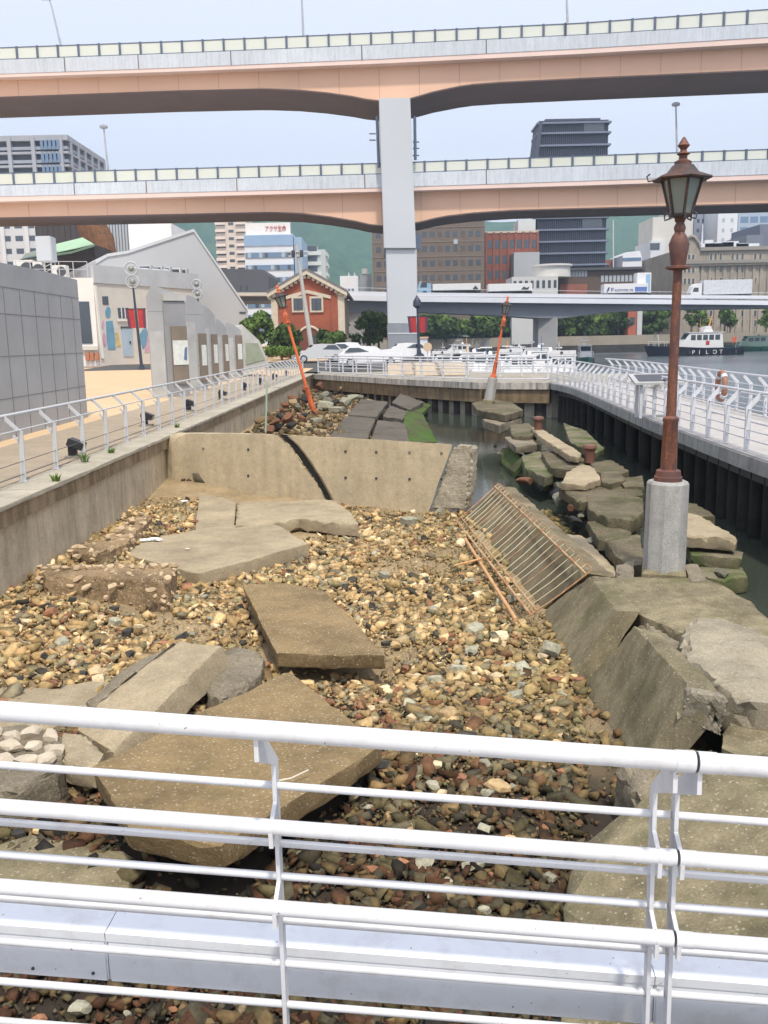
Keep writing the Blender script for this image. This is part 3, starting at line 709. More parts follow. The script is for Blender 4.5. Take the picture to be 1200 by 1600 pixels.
# tilted quay parapet on the right
QG = 'tilted quay parapet blocks'
slab('parapet_block', 'rust stained parapet length lying behind the rusty reinforcing grid', 'block',
     [(776, 757, -.95), (845, 826, -.93), (916, 896, -.90), (846, 953, -1.62), (790, 893, -1.62), (722, 815, -1.62)], 0, (.42, .16, -.10), concrete('rusty_parapet', (.22, .185, .12), .6, .4, .3, bump=.7, rust=.55, moss=.3, mosscol=(.085, .095, .04)), QG, seed=41, seg=.16, chip=.03, amp=.012)
a, b_, c = G(921, 899, -.90), G(967, 961, -.90), G(846, 956, -1.58)
tag(rough('parapet_block', on_plane(a, b_, c, [(921, 899), (963, 955), (930, 1004), (892, 1068), (846, 956)]), (.30, .08, -.03), M_blk, None, seed=42, seg=.12, chip=.014, amp=.005), 'short tilted parapet block with a smooth dark face, just past the rusty grid', 'block', QG)
a, b_, c = G(991, 979, -.80), G(1084, 1078, -.78), G(912, 1068, -1.60); tv = G(1139, 1091, -.78) - b_; tv.z = -.01
tag(rough('parapet_block', on_plane(a, b_, c, [(991, 979), (1040, 1031), (1084, 1078), (1054, 1121), (1024, 1160), (978, 1240), (912, 1330), (905, 1200), (912, 1068)]), tv, M_blk, None, seed=43, seg=.12, chip=.016, amp=.005), 'long tilted parapet block with a rough broken near end, right of the gravel', 'block', QG)
pe = on_plane(b_, b_ + tv, on_plane(a, b_, c, [(1054, 1121)])[0], [(1082, 1080), (1137, 1093), (1124, 1152), (1054, 1121)]); ad = (a - b_).normalized()
tag(rough('concrete_chunk', [q - ad * .035 for q in pe], ad * .16, concrete('fresh_broken_concrete', (.33, .295, .22), .6, .5, 0, bump=1.5, fine=30), None, seed=52, seg=.045, chip=.03, amp=.022), 'pale rough fractured end of the long tilted parapet block', 'chunk', QG)
slab('concrete_chunk', 'dark rough broken lump under the parapet end, seen between the near rails', 'chunk',
     [(960, 1190, -1.15), (1040, 1165, -.95), (1120, 1160, -1.0), (1100, 1240, -1.2), (1000, 1270, -1.3)], -1.2, (0, .05, -.4), M_rough, QG, seed=44, seg=.1, chip=.06, amp=.035)
slab('parapet_block', 'huge olive concrete block filling the lower right behind the near railing', 'block',
     [(893, 1318, -1.40), (1010, 1240, -1.10), (1125, 1190, -.95), (1260, 1150, -.85), (1420, 1300, -.85), (1420, 1640, -.95), (1180, 1640, -1.15), (878, 1620, -1.42), (880, 1420, -1.42)], 0, (.05, .02, -.5), M_blk, QG, seed=45, seg=.15, chip=.03, amp=.014)
slab('quay_slab', 'broad flat slab carrying the foreground lamp pedestal', 'slab',
     [(935, 903), (1000, 900), (1112, 903), (1160, 930), (1215, 972), (1240, 1010), (1150, 1000), (1066, 988), (1003, 962)], -1.0, (0, 0, -.32), M_blk, QG, seed=46, seg=.16, chip=.02, amp=.01)
slab('concrete_chunk', 'pale rounded broken slab leaning on the lamp slab at right', 'chunk',
     [(1066, 992), (1078, 966), (1130, 964), (1190, 985), (1260, 1015), (1250, 1100), (1170, 1095), (1110, 1062), (1072, 1032)], -.86, (-.05, .05, -.34), concrete('grey_tan_slab', (.37, .33, .245), .5, .6, 0, bump=1.0, moss=.12, mosscol=(.13, .12, .06)), QG, seed=47, seg=.13, chip=.05, amp=.03)
slab('concrete_chunk', 'olive slab below the pale rounded slab at the right frame edge', 'chunk',
     [(1138, 1098), (1200, 1092), (1290, 1110), (1290, 1200), (1190, 1195), (1126, 1168)], -1.12, (0, .05, -.4), M_blk, QG, seed=48, seg=.15, chip=.03, amp=.015)
slab('concrete_chunk', 'narrow broken strip between the parapet blocks and the lamp slab', 'chunk',
     [(1000, 970), (1040, 985), (1072, 1015), (1130, 1085), (1100, 1075), (1020, 1000)], -1.08, (0, 0, -.35), M_rough, QG, seed=49, seg=.1, chip=.04, amp=.02)
# rusty reinforcing grid leaning on the parapet
gr = thing('reinforcing_grid', 'rusty grid of thin reinforcing bars leaning on the tilted parapet', 'steel grid', G(770, 860, -1.2))
g0, g1, g2, g3 = G(713, 815, -1.42), G(829, 962, -1.42), G(777, 757, -.86), G(922, 893, -.80)
nb = 25
for i in range(nb):
    u = i / (nb - 1); a = g0.lerp(g1, u); b_ = g2.lerp(g3, u)
    a = a + Vector((.0, 0, random.Random(i).uniform(-.02, .02))); mid = a.lerp(b_, .5) + Vector((0, 0, -.015))
    thick = i in (0, nb - 1); MB().tube([a + (a - b_) * random.Random(i + 50).uniform(0, .03), mid, b_ + (b_ - a) * .03], .0095 if thick else .0062, 6).build('bar', M_rebar if thick or i % 5 == 0 else M_rebarp, gr, 60)
for u, r in ((.0, .021), (.10, .013), (.93, .016)):
    MB().tube([g0.lerp(g2, u) + Vector((0, 0, .014)), g0.lerp(g2, u).lerp(g1.lerp(g3, u), .5) + Vector((0, 0, .02)), g1.lerp(g3, u) + Vector((0, 0, .014))], r, 7).build('cross_bar', M_rebar, gr, 60)
for i in range(16):
    u = (i + .5) / 16; c = g2.lerp(g3, u); MB().tube([c + Vector((-.03, 0, .0)), c + Vector((.02, .01, .045)), c + Vector((.08, .01, -.02))], .008, 5).build('stirrup_hook', M_rebar, gr, 60)
mrod = plain('orange_tan_rod', (.52, .29, .14), .7, .25, 8)
tag(MB().tube([G(727, 842, -1.40), G(765, 903, -1.38), G(806, 968, -1.40)], .026, 8).build('steel_rod', mrod, None, 60), 'long orange steel rod lying on stones beside the grid', 'rod')
tag(MB().tube([G(709, 884, -1.36), G(752, 873, -1.33)], .017, 8).build('steel_rod', mrod, None, 60), 'short pale rod crossing the long orange rod', 'rod')
tag(MB().tube([G(424, 1222, -1.0), G(455, 1216, -.99), G(482, 1203, -.97)], .006, 6).build('wire_end', plain('pale_wire', (.6, .57, .5)), None, 60), 'thin pale wire bent on the diamond slab behind the rail post', 'wire')

# collapsed quay along the right: slabs between the water and the lamp
RG = 'collapsed quay slabs along the right'
RUB = [
 ('broken slab with a rubbly near edge, left of the foreground lamp', [(917, 772), (940, 768), (1004, 776), (1006, 800), (985, 812), (950, 808), (920, 796)], -.95, .28, M_ridge),
 ('low thin slab tilted in the gap left of the lamp pedestal', [(917, 814), (940, 812), (990, 832), (980, 840), (935, 842)], -1.12, .2, M_ridge),
 ('square slab touching the left side of the lamp pedestal', [(945, 845), (1000, 832), (1008, 880), (985, 885), (968, 872)], -1.02, .22, M_ridge),
 ('long flat slab in the gap behind the parapet', [(884, 832), (910, 836), (955, 880), (970, 905), (935, 905), (905, 865)], -1.2, .2, M_slab2),
 ('dark leaning chunk at the foot of the lamp pedestal', [(962, 880), (992, 872), (990, 905), (964, 908)], -1.0, .3, M_rough),
 ('broad slab under the dome shaped piece', [(872, 760), (930, 752), (1000, 752), (1006, 772), (960, 778), (905, 784)], -.98, .22, M_ridge),
 ('pale dome shaped broken slab near the farther rusty bollard', [(877, 755), (885, 738), (908, 724), (928, 730), (940, 748), (915, 756)], -.82, .16, M_slab2),
 ('flat pale slab right of the dome shaped piece', [(938, 738), (965, 733), (978, 748), (955, 756), (940, 752)], -.86, .16, M_ridge),
 ('pale slab stepping to the water right of the lamp, topmost of three', [(1060, 800), (1092, 803), (1152, 838), (1150, 842), (1062, 835)], -.92, .20, M_slab2),
 ('mossy slab right of the lamp, middle of three steps', [(1064, 842), (1100, 842), (1162, 862), (1158, 872), (1080, 866)], -1.18, .20, M_mossblk),
 ('greenest slab right of the lamp, lowest of three steps', [(1086, 872), (1150, 876), (1170, 900), (1120, 905), (1092, 898)], -1.36, .25, M_mossblk),
 ('stone kerb length beside the lamp pedestal base', [(1068, 882), (1090, 878), (1106, 905), (1080, 910)], -.98, .25, M_rough),
 ('long pale kerb stone lying diagonally on the collapsed quay', [(829, 668), (842, 667), (910, 708), (904, 714), (890, 712), (846, 684)], -.62, .16, M_slab2),
 ('flat layered slab on the ridge beneath the long kerb stone', [(845, 705), (885, 702), (925, 722), (900, 735), (860, 730)], -.84, .22, M_ridge),
 ('mossy broken slab at the water edge left of the ridge', [(815, 712), (850, 702), (885, 735), (850, 745), (820, 730)], -1.0, .25, M_mossblk),
 ('dark layered slab on the ridge left of the long kerb stone', [(796, 664), (825, 660), (842, 672), (828, 682), (800, 680)], -.70, .25, M_ridge),
 ('thin dark slab below the layered one on the ridge', [(788, 682), (826, 680), (840, 694), (806, 698)], -.82, .2, M_rough),
 ('flat slab stack at the foot of the farthest leaning lamp', [(737, 629), (770, 624), (800, 628), (818, 640), (790, 648), (746, 640)], -.42, .25, M_ridge),
 ('dark slab half in the water below the farthest lamp', [(752, 646), (790, 642), (816, 652), (780, 664), (755, 656)], -.68, .3, M_rough),
 ('green slab sloping into the water opposite the cracked wall', [(782, 700, -1.2), (805, 697, -1.1), (818, 722, -1.15), (803, 738, -1.45), (784, 724, -1.5)], -1.2, .2, M_algae),
 ('tan slab at the ridge end by the right walkway water', [(915, 722), (955, 718), (985, 735), (965, 742), (930, 736)], -.95, .2, M_ridge),
 ('mossy slab at the water edge right of the long kerb', [(880, 660), (915, 672), (945, 700), (930, 708), (890, 690)], -.98, .2, M_mossblk),
 ('grey flat slab on the ridge crest right of the dome', [(965, 745), (1004, 742), (1008, 760), (975, 760)], -.92, .2, M_ridge),
 ('pale slab corner showing right behind the lamp pedestal', [(1062, 785), (1085, 784), (1120, 805), (1090, 808), (1064, 802)], -.98, .2, M_ridge),
]
for i, (lab, pts, z, th, mt) in enumerate(RUB):
    slab('quay_fragment', lab, 'slab', pts, z, (0, .02, -th), mt, RG, seed=60 + i, seg=.13 if i < 13 else .22, chip=.028, amp=.009, smooth=20)
# rusty bollards on the old quay
for (px, py, zz, lab) in ((921, 716, -.72, 'stubby rusty iron bollard on the collapsed quay, nearer of two'), (841, 668, -.55, 'smaller looking rusty iron bollard farther along the collapsed quay')):
    q = G(px, py, zz); b0 = thing('bollard', lab, 'bollard', q, 'rusty bollards')
    MB().lathe([(.12, -.1), (.12, .16), (.14, .2)], 16, Matrix.Translation(q)).build('shaft', M_bollard, b0, 40)
    MB().lathe([(.13, .2), (.165, .23), (.17, .27), (.15, .31), (.06, .33)], 16, Matrix.Translation(q)).build('cap', M_bollard, b0, 40)
# far paving slabs sliding into the water
FS = 'sunken paving slabs behind the cracked wall'
for i, (lab, pts, mt) in enumerate([
  ('dark paving slab, back left of the sunken set behind the cracked wall', [(564, 623, -.85), (607, 627, -.90), (588, 651, -1.0), (543, 647, -.95)], M_tile),
  ('dark paving slab, front left of the sunken set behind the cracked wall', [(540, 649, -.97), (587, 653, -1.02), (572, 690, -1.18), (514, 682, -1.12)], M_tile),
  ('dark paving slab, back middle of the sunken set with a raised corner', [(612, 628, -.86), (626, 614, -.72), (662, 628, -.95), (640, 640, -1.0)], M_tile),
  ('dark paving slab, small middle one of the sunken set', [(609, 633, -.95), (636, 642, -1.02), (630, 655, -1.08), (598, 650, -1.05)], M_tile),
  ('dark paving slab, front right of the sunken set behind the cracked wall', [(590, 656, -1.06), (632, 660, -1.12), (640, 690, -1.35), (578, 690, -1.22)], M_tile),
  ('bright green algae slab sloping into the pool', [(650, 624, -.98), (674, 632, -1.15), (660, 645, -1.25), (684, 690, -1.6), (640, 692, -1.42), (630, 662, -1.15), (634, 642, -1.04)], M_algae)]):
    slab('paving_slab', lab, 'slab', pts, 0, (0, 0, -.18), mt, FS, seed=90 + i, seg=.4, chip=.03, amp=.02)

# ------------------------------------------------------------------ street lamps of the sunken quay
def old_lamp(label, base, top, pole_m, ped=True, head=None, group='old red street lamps on the sunken quay', broken=False, lean=0):
    t_ = thing('street_lamp', label, 'street lamp', base, group); head = head or pole_m
    L = (Vector(top) - Vector(base)).length; M_ = rot_to(base, top); s = L / 5.53
    def part(name, prof, mat, n=14, parent=t_, sm=40, rot=0): return MB().lathe([(r * s, z * s) for r, z in prof], n, M_, rot).build(name, mat, parent, sm)
    z0 = 0
    if ped:
        d8 = math.pi / 8
        part('plinth', [(.40, -.25), (.40, .02), (.34, .06)], M_blk, 4, rot=.5)
        part('pedestal', [(.275, .03), (.272, 1.20), (.25, 1.235)], M_ped, 8, rot=d8, sm=20); z0 = 1.23
        part('collar', [(.185, 1.23), (.185, 1.29), (.17, 1.30), (.16, 1.37), (.12, 1.39)], pole_m, 12)
    else: part('collar', [(.13, -.2), (.13, .1), (.10, .16)], pole_m, 12)
    zl = z0 + .78 if ped else 1.2
    part('lower_shaft', [(.112, z0 + (.12 if ped else .1)), (.098, zl), (.108, zl + .02), (.108, zl + .05), (.07, zl + .08)], pole_m, 8)
    part('upper_shaft', [(.066, zl + .06), (.056, 3.96)], pole_m, 12)
    zc = 3.95
    part('urn', [(.07, zc - .02), (.155, zc), (.155, zc + .025), (.09, zc + .04), (.105, zc + .14), (.128, zc + .30), (.09, zc + .40), (.06, zc + .44), (.075, zc + .5), (.05, zc + .56), (.075, zc + .62), (.11, zc + .64)], pole_m, 14)
    zb = zc + .63
    lt = part('lantern_frame', [(.14, zb), (.15, zb + .02), (.15, zb + .035), (.10, zb + .04)], head, 6)
    part('glass', [(.125, zb + .03), (.235, zb + .45)], M_lant, 6, lt, 10)
    mb = MB()
    for k in range(6):
        a = k * math.pi / 3; mb.bar(M_ @ Vector((.135 * s * math.cos(a), .135 * s * math.sin(a), (zb + .03) * s)), M_ @ Vector((.25 * s * math.cos(a), .25 * s * math.sin(a), (zb + .46) * s)), .026 * s)
    mb.build('glazing_bar', head, lt)
    if not broken:
        part('roof', [(.36, zb + .44), (.37, zb + .455), (.36, zb + .47), (.20, zb + .53), (.13, zb + .62)], head, 6)
        part('finial', [(.10, zb + .60), (.105, zb + .66), (.05, zb + .69), (.05, zb + .73), (.085, zb + .75), (.045, zb + .78), (.035, zb + .80), (.075, zb + .85), (.012, zb + .95)], pole_m, 10)
        for k in range(6):      # scrolls under the eave corners
            a = k * math.pi / 3; c, sn = math.cos(a), math.sin(a)
            if k in (0, 1, 5): MB().tube([M_ @ Vector((r * s * c, r * s * sn, z * s)) for r, z in ((.34, zb + .47), (.42, zb + .46), (.44, zb + .52), (.40, zb + .55))], .011 * s, 6).build('scroll', M_dkmetal, t_, 40)
            MB().tube([M_ @ Vector((r * s * c, r * s * sn, z * s)) for r, z in ((.12, zb - .01), (.19, zb - .03), (.20, zb + .03), (.165, zb + .05))], .011 * s, 6).build('scroll', M_dkmetal, t_, 40)
    else: part('roof', [(.26, zb + .45), (.27, zb + .47), (.10, zb + .60), (.05, zb + .62)], pole_m, 6)
    return t_
b1 = G(1037, 893, -1.0); old_lamp('tall rusty red street lamp on a grey octagonal pedestal, standing nearest the viewer', b1, P(1069, 214, b1.y), M_redrust, head=M_lampdark)
b2 = G(492, 650, -1.15); t2 = P(432, 445, b2.y); old_lamp('bright orange street lamp leaning left above dark rubble by the left wall', b2, t2, M_orust, ped=False, broken=False, head=M_lampdark)
b3 = P(764, 626, 35.5); old_lamp('leaning orange red street lamp on a pale pedestal before the far quay wall', b3, P(794, 462, 35.5), M_orust, head=M_lampdark)

# ------------------------------------------------------------------ loose stones
rng = random.Random(5); nr = np.random.default_rng(4)
PALETTE = {
 'tan': ((.50, .36, .19), 'tan angular stone lying loose on the gravel'),
 'cream': ((.66, .53, .34), 'pale cream angular stone lying loose on the gravel'),
 'grey': ((.33, .32, .24), 'grey green stone lying loose on the gravel'),
 'brown': ((.31, .15, .085), 'reddish brown stone lying loose on the gravel'),
 'dark': ((.06, .058, .055), 'almost black stone lying loose on the gravel')}
RM = {}
for i, (k, (c, lab)) in enumerate(PALETTE.items()):
    RM[k] = []
    for j in range(6):
        me = rock_mesh('stone', 100 + i * 10 + j, 2, .62, 9); v = 1 + (j - 2.5) * .09
        set_vcol(me, tuple(x * v for x in c)); me.materials.append(M_stone); me.polygons.foreach_set('use_smooth', [True] * len(me.polygons)); me.set_sharp_from_angle(angle=math.radians(16)); RM[k].append(me)
# footprints of slabs lying on the gravel: no stones inside them
FOOT = []
def foot(pts, z): FOOT.append([(q.x, q.y) for q in gpts(pts, z)])
for o in list(bpy.data.objects):
    if o.name.split('.')[0] in ('concrete_slab', 'concrete_chunk', 'parapet_block', 'quay_slab'):
        q = [o.matrix_world @ Vector(c) for c in o.bound_box]
def in_poly(x, y, poly):
    c = False; j = len(poly) - 1
    for i in range(len(poly)):
        xi, yi = poly[i]; xj, yj = poly[j]
        if (yi > y) != (yj > y) and x < (xj - xi) * (y - yi) / (yj - yi) + xi: c = not c
        j = i
    return c
foot([(196, 866), (226, 843), (330, 823), (415, 816), (483, 849), (310, 900)], -1.3); foot([(300, 770), (522, 780), (560, 830), (368, 826), (304, 828)], -1.3)
foot([(379, 914), (506, 922), (601, 1030), (431, 1030)], -1.2); foot([(451, 1048), (600, 1160), (345, 1340), (200, 1300), (143, 1197)], -1.15)
foot([(-100, 1138), (98, 1145), (100, 1200), (-100, 1240)], -1.2); foot([(281, 999), (349, 1005), (175, 1174), (110, 1150)], -1.15); foot([(-60, 1076), (178, 1060), (150, 1104), (-90, 1150)], -1.33)
foot([(62, 880), (276, 882), (262, 930), (62, 915)], -1.1); foot([(852, 950), (914, 1068), (905, 1320), (880, 1640), (1500, 1640), (1500, 900), (930, 890)], -1.5)
foot([(722, 815), (846, 953), (930, 890), (790, 757)], -1.5)
foot([(268, 778), (728, 800), (740, 700), (268, 690)], -1.45)
def blocked(x, y): return any(in_poly(x, y, f) for f in FOOT)
def put_stone(kind, x, y, s, z=None, rz=None):
    o = bpy.data.objects.new('stone', rng.choice(RM[kind])); COL.objects.link(o)
    o.location = (x, y, (bed(x, y) if z is None else z) + s * .28); o.scale = (s, s, s); o.rotation_euler = (rng.uniform(-.3, .3), rng.uniform(-.3, .3), rng.uniform(0, 6.28) if rz is None else rz)
    return tag(o, PALETTE[kind][1], 'stone', 'loose %s stones on the gravel' % kind)
# the stones one can pick out in the photograph: px, py, half width in px, colour
SPOT = [(742, 988, 24, 'grey'), (784, 996, 16, 'cream'), (860, 1022, 30, 'grey'), (738, 1015, 16, 'grey'), (815, 975, 16, 'tan'), (776, 951, 12, 'tan'), (725, 953, 12, 'cream'), (760, 1034, 12, 'cream'),
 (783, 1030, 12, 'tan'), (813, 1040, 14, 'grey'), (848, 1028, 14, 'cream'), (872, 1062, 16, 'brown'), (905, 1062, 14, 'brown'), (640, 1101, 16, 'grey'), (643, 1122, 14, 'cream'), (668, 1124, 12, 'grey'), (706, 1124, 10, 'tan'), (742, 1130, 12, 'cream'),
 (720, 1072, 14, 'tan'), (776, 1058, 16, 'cream'), (815, 1070, 12, 'grey'), (880, 1082, 12, 'grey'), (580, 1106, 12, 'cream'), (600, 1098, 10, 'tan'), (680, 1195, 18, 'cream'), (720, 1212, 14, 'brown'), (676, 1225, 16, 'grey'), (655, 1240, 14, 'tan'),
 (610, 1273, 14, 'tan'), (766, 1235, 16, 'grey'), (757, 1294, 16, 'grey'), (690, 1240, 14, 'cream'), (665, 1345, 26, 'grey'), (740, 1352, 20, 'grey'), (580, 1357, 18, 'brown'), (628, 1345, 14, 'brown'), (595, 1335, 12, 'brown'), (487, 1356, 10, 'tan'),
 (860, 1370, 16, 'grey'), (770, 1365, 12, 'brown'), (700, 1375, 12, 'grey'), (756, 1420, 14, 'grey'), (125, 1576, 22, 'grey'), (200, 1582, 12, 'grey'), (322, 1586, 14, 'grey'), (380, 1575, 12, 'brown'), (60, 1590, 16, 'brown'), (270, 1575, 12, 'brown'),
 (415, 950, 8, 'tan'), (637, 818, 20, 'grey'), (602, 848, 12, 'cream'), (573, 835, 12, 'tan'), (548, 822, 8, 'cream'), (585, 865, 8, 'grey'), (660, 864, 12, 'tan'), (690, 845, 12, 'brown'), (720, 838, 10, 'tan'), (690, 800, 12, 'grey'), (645, 800, 8, 'cream'),
 (585, 920, 8, 'tan'), (590, 800, 8, 'tan'), (632, 945, 8, 'brown'), (660, 912, 8, 'cream'), (700, 905, 8, 'cream'), (680, 935, 10, 'tan'), (655, 990, 10, 'tan'), (690, 998, 10, 'brown'), (640, 1055, 9, 'tan'),
 (112, 934, 12, 'dark'), (178, 948, 12, 'dark'), (199, 986, 16, 'dark'), (285, 995, 14, 'dark'), (200, 1022, 16, 'dark'), (65, 1022, 12, 'dark'), (130, 1050, 10, 'dark'), (30, 1054, 10, 'dark'), (78, 955, 16, 'brown'), (95, 1005, 18, 'grey'), (218, 978, 10, 'cream'),
 (160, 986, 10, 'cream'), (113, 1035, 12, 'cream'), (255, 1005, 12, 'brown'), (226, 1007, 12, 'cream'), (40, 972, 10, 'cream'), (170, 1000, 12, 'tan'), (240, 950, 10, 'grey'), (60, 985, 10, 'tan'), (35, 1000, 10, 'grey'), (150, 960, 9, 'tan'), (262, 968, 9, 'tan'),
 (300, 960, 9, 'tan'), (330, 965, 9, 'grey'), (345, 945, 8, 'tan'), (320, 930, 8, 'grey'), (30, 960, 10, 'brown'), (150, 1022, 9, 'grey'), (186, 1045, 9, 'tan'), (90, 1050, 10, 'tan'), (240, 1030, 8, 'cream'), (300, 990, 9, 'grey'),
 (137, 1228, 12, 'tan'), (95, 1290, 14, 'dark'), (60, 1295, 10, 'tan'), (30, 1300, 14, 'dark'), (590, 1195, 26, 'dark'), (560, 1230, 14, 'dark'), (530, 1260, 12, 'brown'), (500, 1245, 12, 'brown'), (545, 1320, 10, 'grey'), (505, 1320, 12, 'brown'), (470, 1330, 12, 'grey'),
 (640, 1290, 12, 'tan'), (700, 1300, 14, 'brown'), (820, 1250, 12, 'brown'), (850, 1290, 12, 'brown'), (800, 1300, 10, 'tan'), (840, 1210, 10, 'brown'), (870, 1160, 12, 'tan'), (790, 1180, 12, 'brown'), (740, 1170, 10, 'tan'), (620, 1160, 10, 'cream'), (840, 1120, 12, 'tan'), (880, 1130, 10, 'grey')]
for px, py, hw, kind in SPOT:
    q = G(px, py, -1.45); z = bed(q.x, q.y); q = G(px, py, z + .03)
    if blocked(q.x, q.y) and kind != 'dark': continue
    put_stone(kind, q.x, q.y, hw / FPX * q.length * 1.12)
# more of them strewn between
cnt = 0
while cnt < 175:
    y = 4.2 + 14.5 * rng.random() ** 1.4; x = rng.uniform(-5.0, 2.3)
    if cnt % 2: y = rng.uniform(6.5, 13.5); x = rng.uniform(-.2, 2.0)
    if blocked(x, y): continue
    near = sstep(8, 5, y); left = sstep(-1, -3, x)
    kind = rng.choices(['tan', 'cream', 'grey', 'brown', 'dark'], [3 - near * 2, 1.6 - near, 2 + near, 1.2 + near * 3, .3 + left * .8])[0]
    put_stone(kind, x, y, .05 + .09 * rng.random() ** 2); cnt += 1
# rubble rocks behind the cracked wall, at the far left and along the ridge
MR = {k: RM[k] for k in ('grey', 'tan', 'brown', 'dark')}
RMD = {}
for i, k in enumerate(('grey', 'tan', 'brown', 'dark')):
    RMD[k] = []
    for j in range(5):
        me = rock_mesh('rock', 700 + i * 10 + j, 2, .62, 9); set_vcol(me, tuple(x * (.42 + .05 * j) for x in PALETTE[k][0])); me.materials.append(M_stone); me.polygons.foreach_set('use_smooth', [True] * len(me.polygons)); me.set_sharp_from_angle(angle=math.radians(16)); RMD[k].append(me)
def strew(n, f, smin, smax, kinds, label, group, name='rock'):
    for i in range(n):
        x, y, z = f(); s = rng.uniform(smin, smax); o = bpy.data.objects.new(name, rng.choice(RMD[rng.choice(kinds)])); COL.objects.link(o)
        o.location = (x, y, z + s * .2); o.scale = (s, s, s); o.rotation_euler = (rng.uniform(-.5, .5), rng.uniform(-.5, .5), rng.uniform(0, 6)); tag(o, label, 'rock', group)
def fr_left():
    y = rng.uniform(30, 57); x = rng.uniform(-4.3, -3.8 + .075 * (y - 25)); return x, y, bed(x, y) + rng.uniform(0, .35)
strew(60, fr_left, .14, .42, ['grey', 'tan', 'brown', 'dark'], 'dark brown rubble rock in the far left corner below the orange lamp', 'rubble rocks by the orange lamp')
for i, (px, py, hw, zz) in enumerate([(494, 658, 16, -1.1), (540, 628, 18, -.7), (525, 640, 14, -.9), (556, 620, 12, -.6), (510, 632, 14, -.8)]):
    q = G(px, py, zz); o = bpy.data.objects.new('boulder', RM['grey'][i]); COL.objects.link(o); o.location = q; s = hw / FPX * q.length * 1.2; o.scale = (s, s, s * .9)
    tag(o, ['grey boulder holding the foot of the leaning orange lamp', 'large grey boulder left of the sunken paving slabs', 'dark boulder between the orange lamp and the sunken paving slabs', 'rear grey boulder near the far quay wall', 'grey boulder just right of the leaning orange lamp'][i], 'boulder', 'boulders behind the cracked wall')
def fr_ridge():
    y = 11.5 + 25 * rng.random() ** 1.3; x = max(3.5, 1.8 + .10 * y) + rng.gauss(0, .5) ; return x, y, -1.5 + rng.uniform(0, .3)
strew(70, fr_ridge, .10, .30, ['grey', 'tan', 'grey', 'brown', 'dark'], 'weathered rock wedged among the collapsed quay slabs', 'rocks among the quay slabs')

# the gravel itself: pebbles and shards nobody could count, one mesh
bm = bmesh.new(); bmesh.ops.create_icosphere(bm, subdivisions=1, radius=1); ico = np.array([v.co[:] for v in bm.verts]); icf = np.array([[v.index for v in f.verts] for f in bm.faces]); bm.free()
cub = np.array([(x, y, z) for x in (-1, 1) for y in (-1, 1) for z in (-1, 1)], float) * .68
cuf = np.array([(0, 1, 3), (0, 3, 2), (4, 6, 7), (4, 7, 5), (0, 4, 5), (0, 5, 1), (2, 3, 7), (2, 7, 6), (0, 2, 6), (0, 6, 4), (1, 5, 7), (1, 7, 3)])
def variants(base, n, box):
    out = []
    for k in range(n):
        if box:
            v = base * (1 + nr.uniform(-.42, .22, base.shape)); v[:, 0] += v[:, 2] * nr.uniform(-.5, .5); v[:, 1] += v[:, 2] * nr.uniform(-.4, .4); q = np.array([nr.uniform(.9, 1.5), nr.uniform(.65, 1.1), nr.uniform(.4, .85)])
        else:
            v = base * (1 + nr.uniform(-.25, .16, (len(base), 1))); ax = np.linalg.qr(nr.normal(size=(3, 3)))[0]; pl_ = [(ax[:, q] * sg, nr.uniform(.38, .68)) for q in range(3) for sg in (-1, 1)]
            for d, h in pl_: kk = v @ d; v = v - np.maximum(kk - h, 0)[:, None] * d
            q = np.array([nr.uniform(1.0, 1.5), nr.uniform(.8, 1.15), nr.uniform(.6, .95)])
        out.append(v * q)
    return np.stack(out)
pts = []
def scatter(n, x0, x1, y0, y1, pw, smin, smax, patch=0):
    k = 0
    while k < n:
        y = y0 + (y1 - y0) * rng.random() ** pw; x = rng.uniform(x0, x1); z = bed(x, y)
        if z < -1.75 or blocked(x, y) and rng.random() > .12 and y < 18.5: k += .3; continue
        if patch and mnoise.noise(Vector((x * .75, y * .75, 7))) * 1.6 + .15 < rng.uniform(-.5, patch): k += .25; continue
        pts.append((x, y, z, smin * (smax / smin) ** (rng.random() ** 1.6))); k += 1
scatter(20000, -5.2, 2.9, 3.6, 19.6, 1.3, .022, .085, .55)
scatter(3200, -5.2, 2.9, 3.6, 18, 1.2, .05, .115, .5)
scatter(34000, -5.2, 2.9, 3.6, 19.6, 1.3, .009, .028)
scatter(9000, -5.2, 2.6, 3.6, 9.0, 1.0, .014, .065)
scatter(2600, -4.6, 1.2, 21, 58, 1.3, .05, .2)
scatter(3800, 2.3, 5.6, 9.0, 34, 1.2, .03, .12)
N = len(pts); A = np.array(pts)
base = np.array([[.47, .335, .18], [.60, .45, .26], [.40, .30, .16], [.33, .29, .17], [.29, .265, .195], [.30, .155, .095], [.70, .57, .38], [.075, .07, .065]])
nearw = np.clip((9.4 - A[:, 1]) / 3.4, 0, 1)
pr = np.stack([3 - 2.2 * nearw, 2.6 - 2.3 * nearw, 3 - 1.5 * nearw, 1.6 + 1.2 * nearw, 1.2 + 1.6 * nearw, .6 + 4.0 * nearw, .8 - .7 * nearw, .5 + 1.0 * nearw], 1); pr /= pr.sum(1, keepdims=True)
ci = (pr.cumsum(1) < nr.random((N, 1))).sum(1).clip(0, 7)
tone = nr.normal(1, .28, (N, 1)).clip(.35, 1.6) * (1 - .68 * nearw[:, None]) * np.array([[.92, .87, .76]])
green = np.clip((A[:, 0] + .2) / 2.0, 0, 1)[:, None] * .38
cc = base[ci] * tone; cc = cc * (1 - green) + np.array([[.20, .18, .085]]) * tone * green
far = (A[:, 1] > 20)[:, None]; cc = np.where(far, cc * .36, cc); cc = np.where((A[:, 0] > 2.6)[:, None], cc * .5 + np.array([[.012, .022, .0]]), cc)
VS, FS_, CS = [], [], []; off = 0; isbox = nr.random(N) < .62
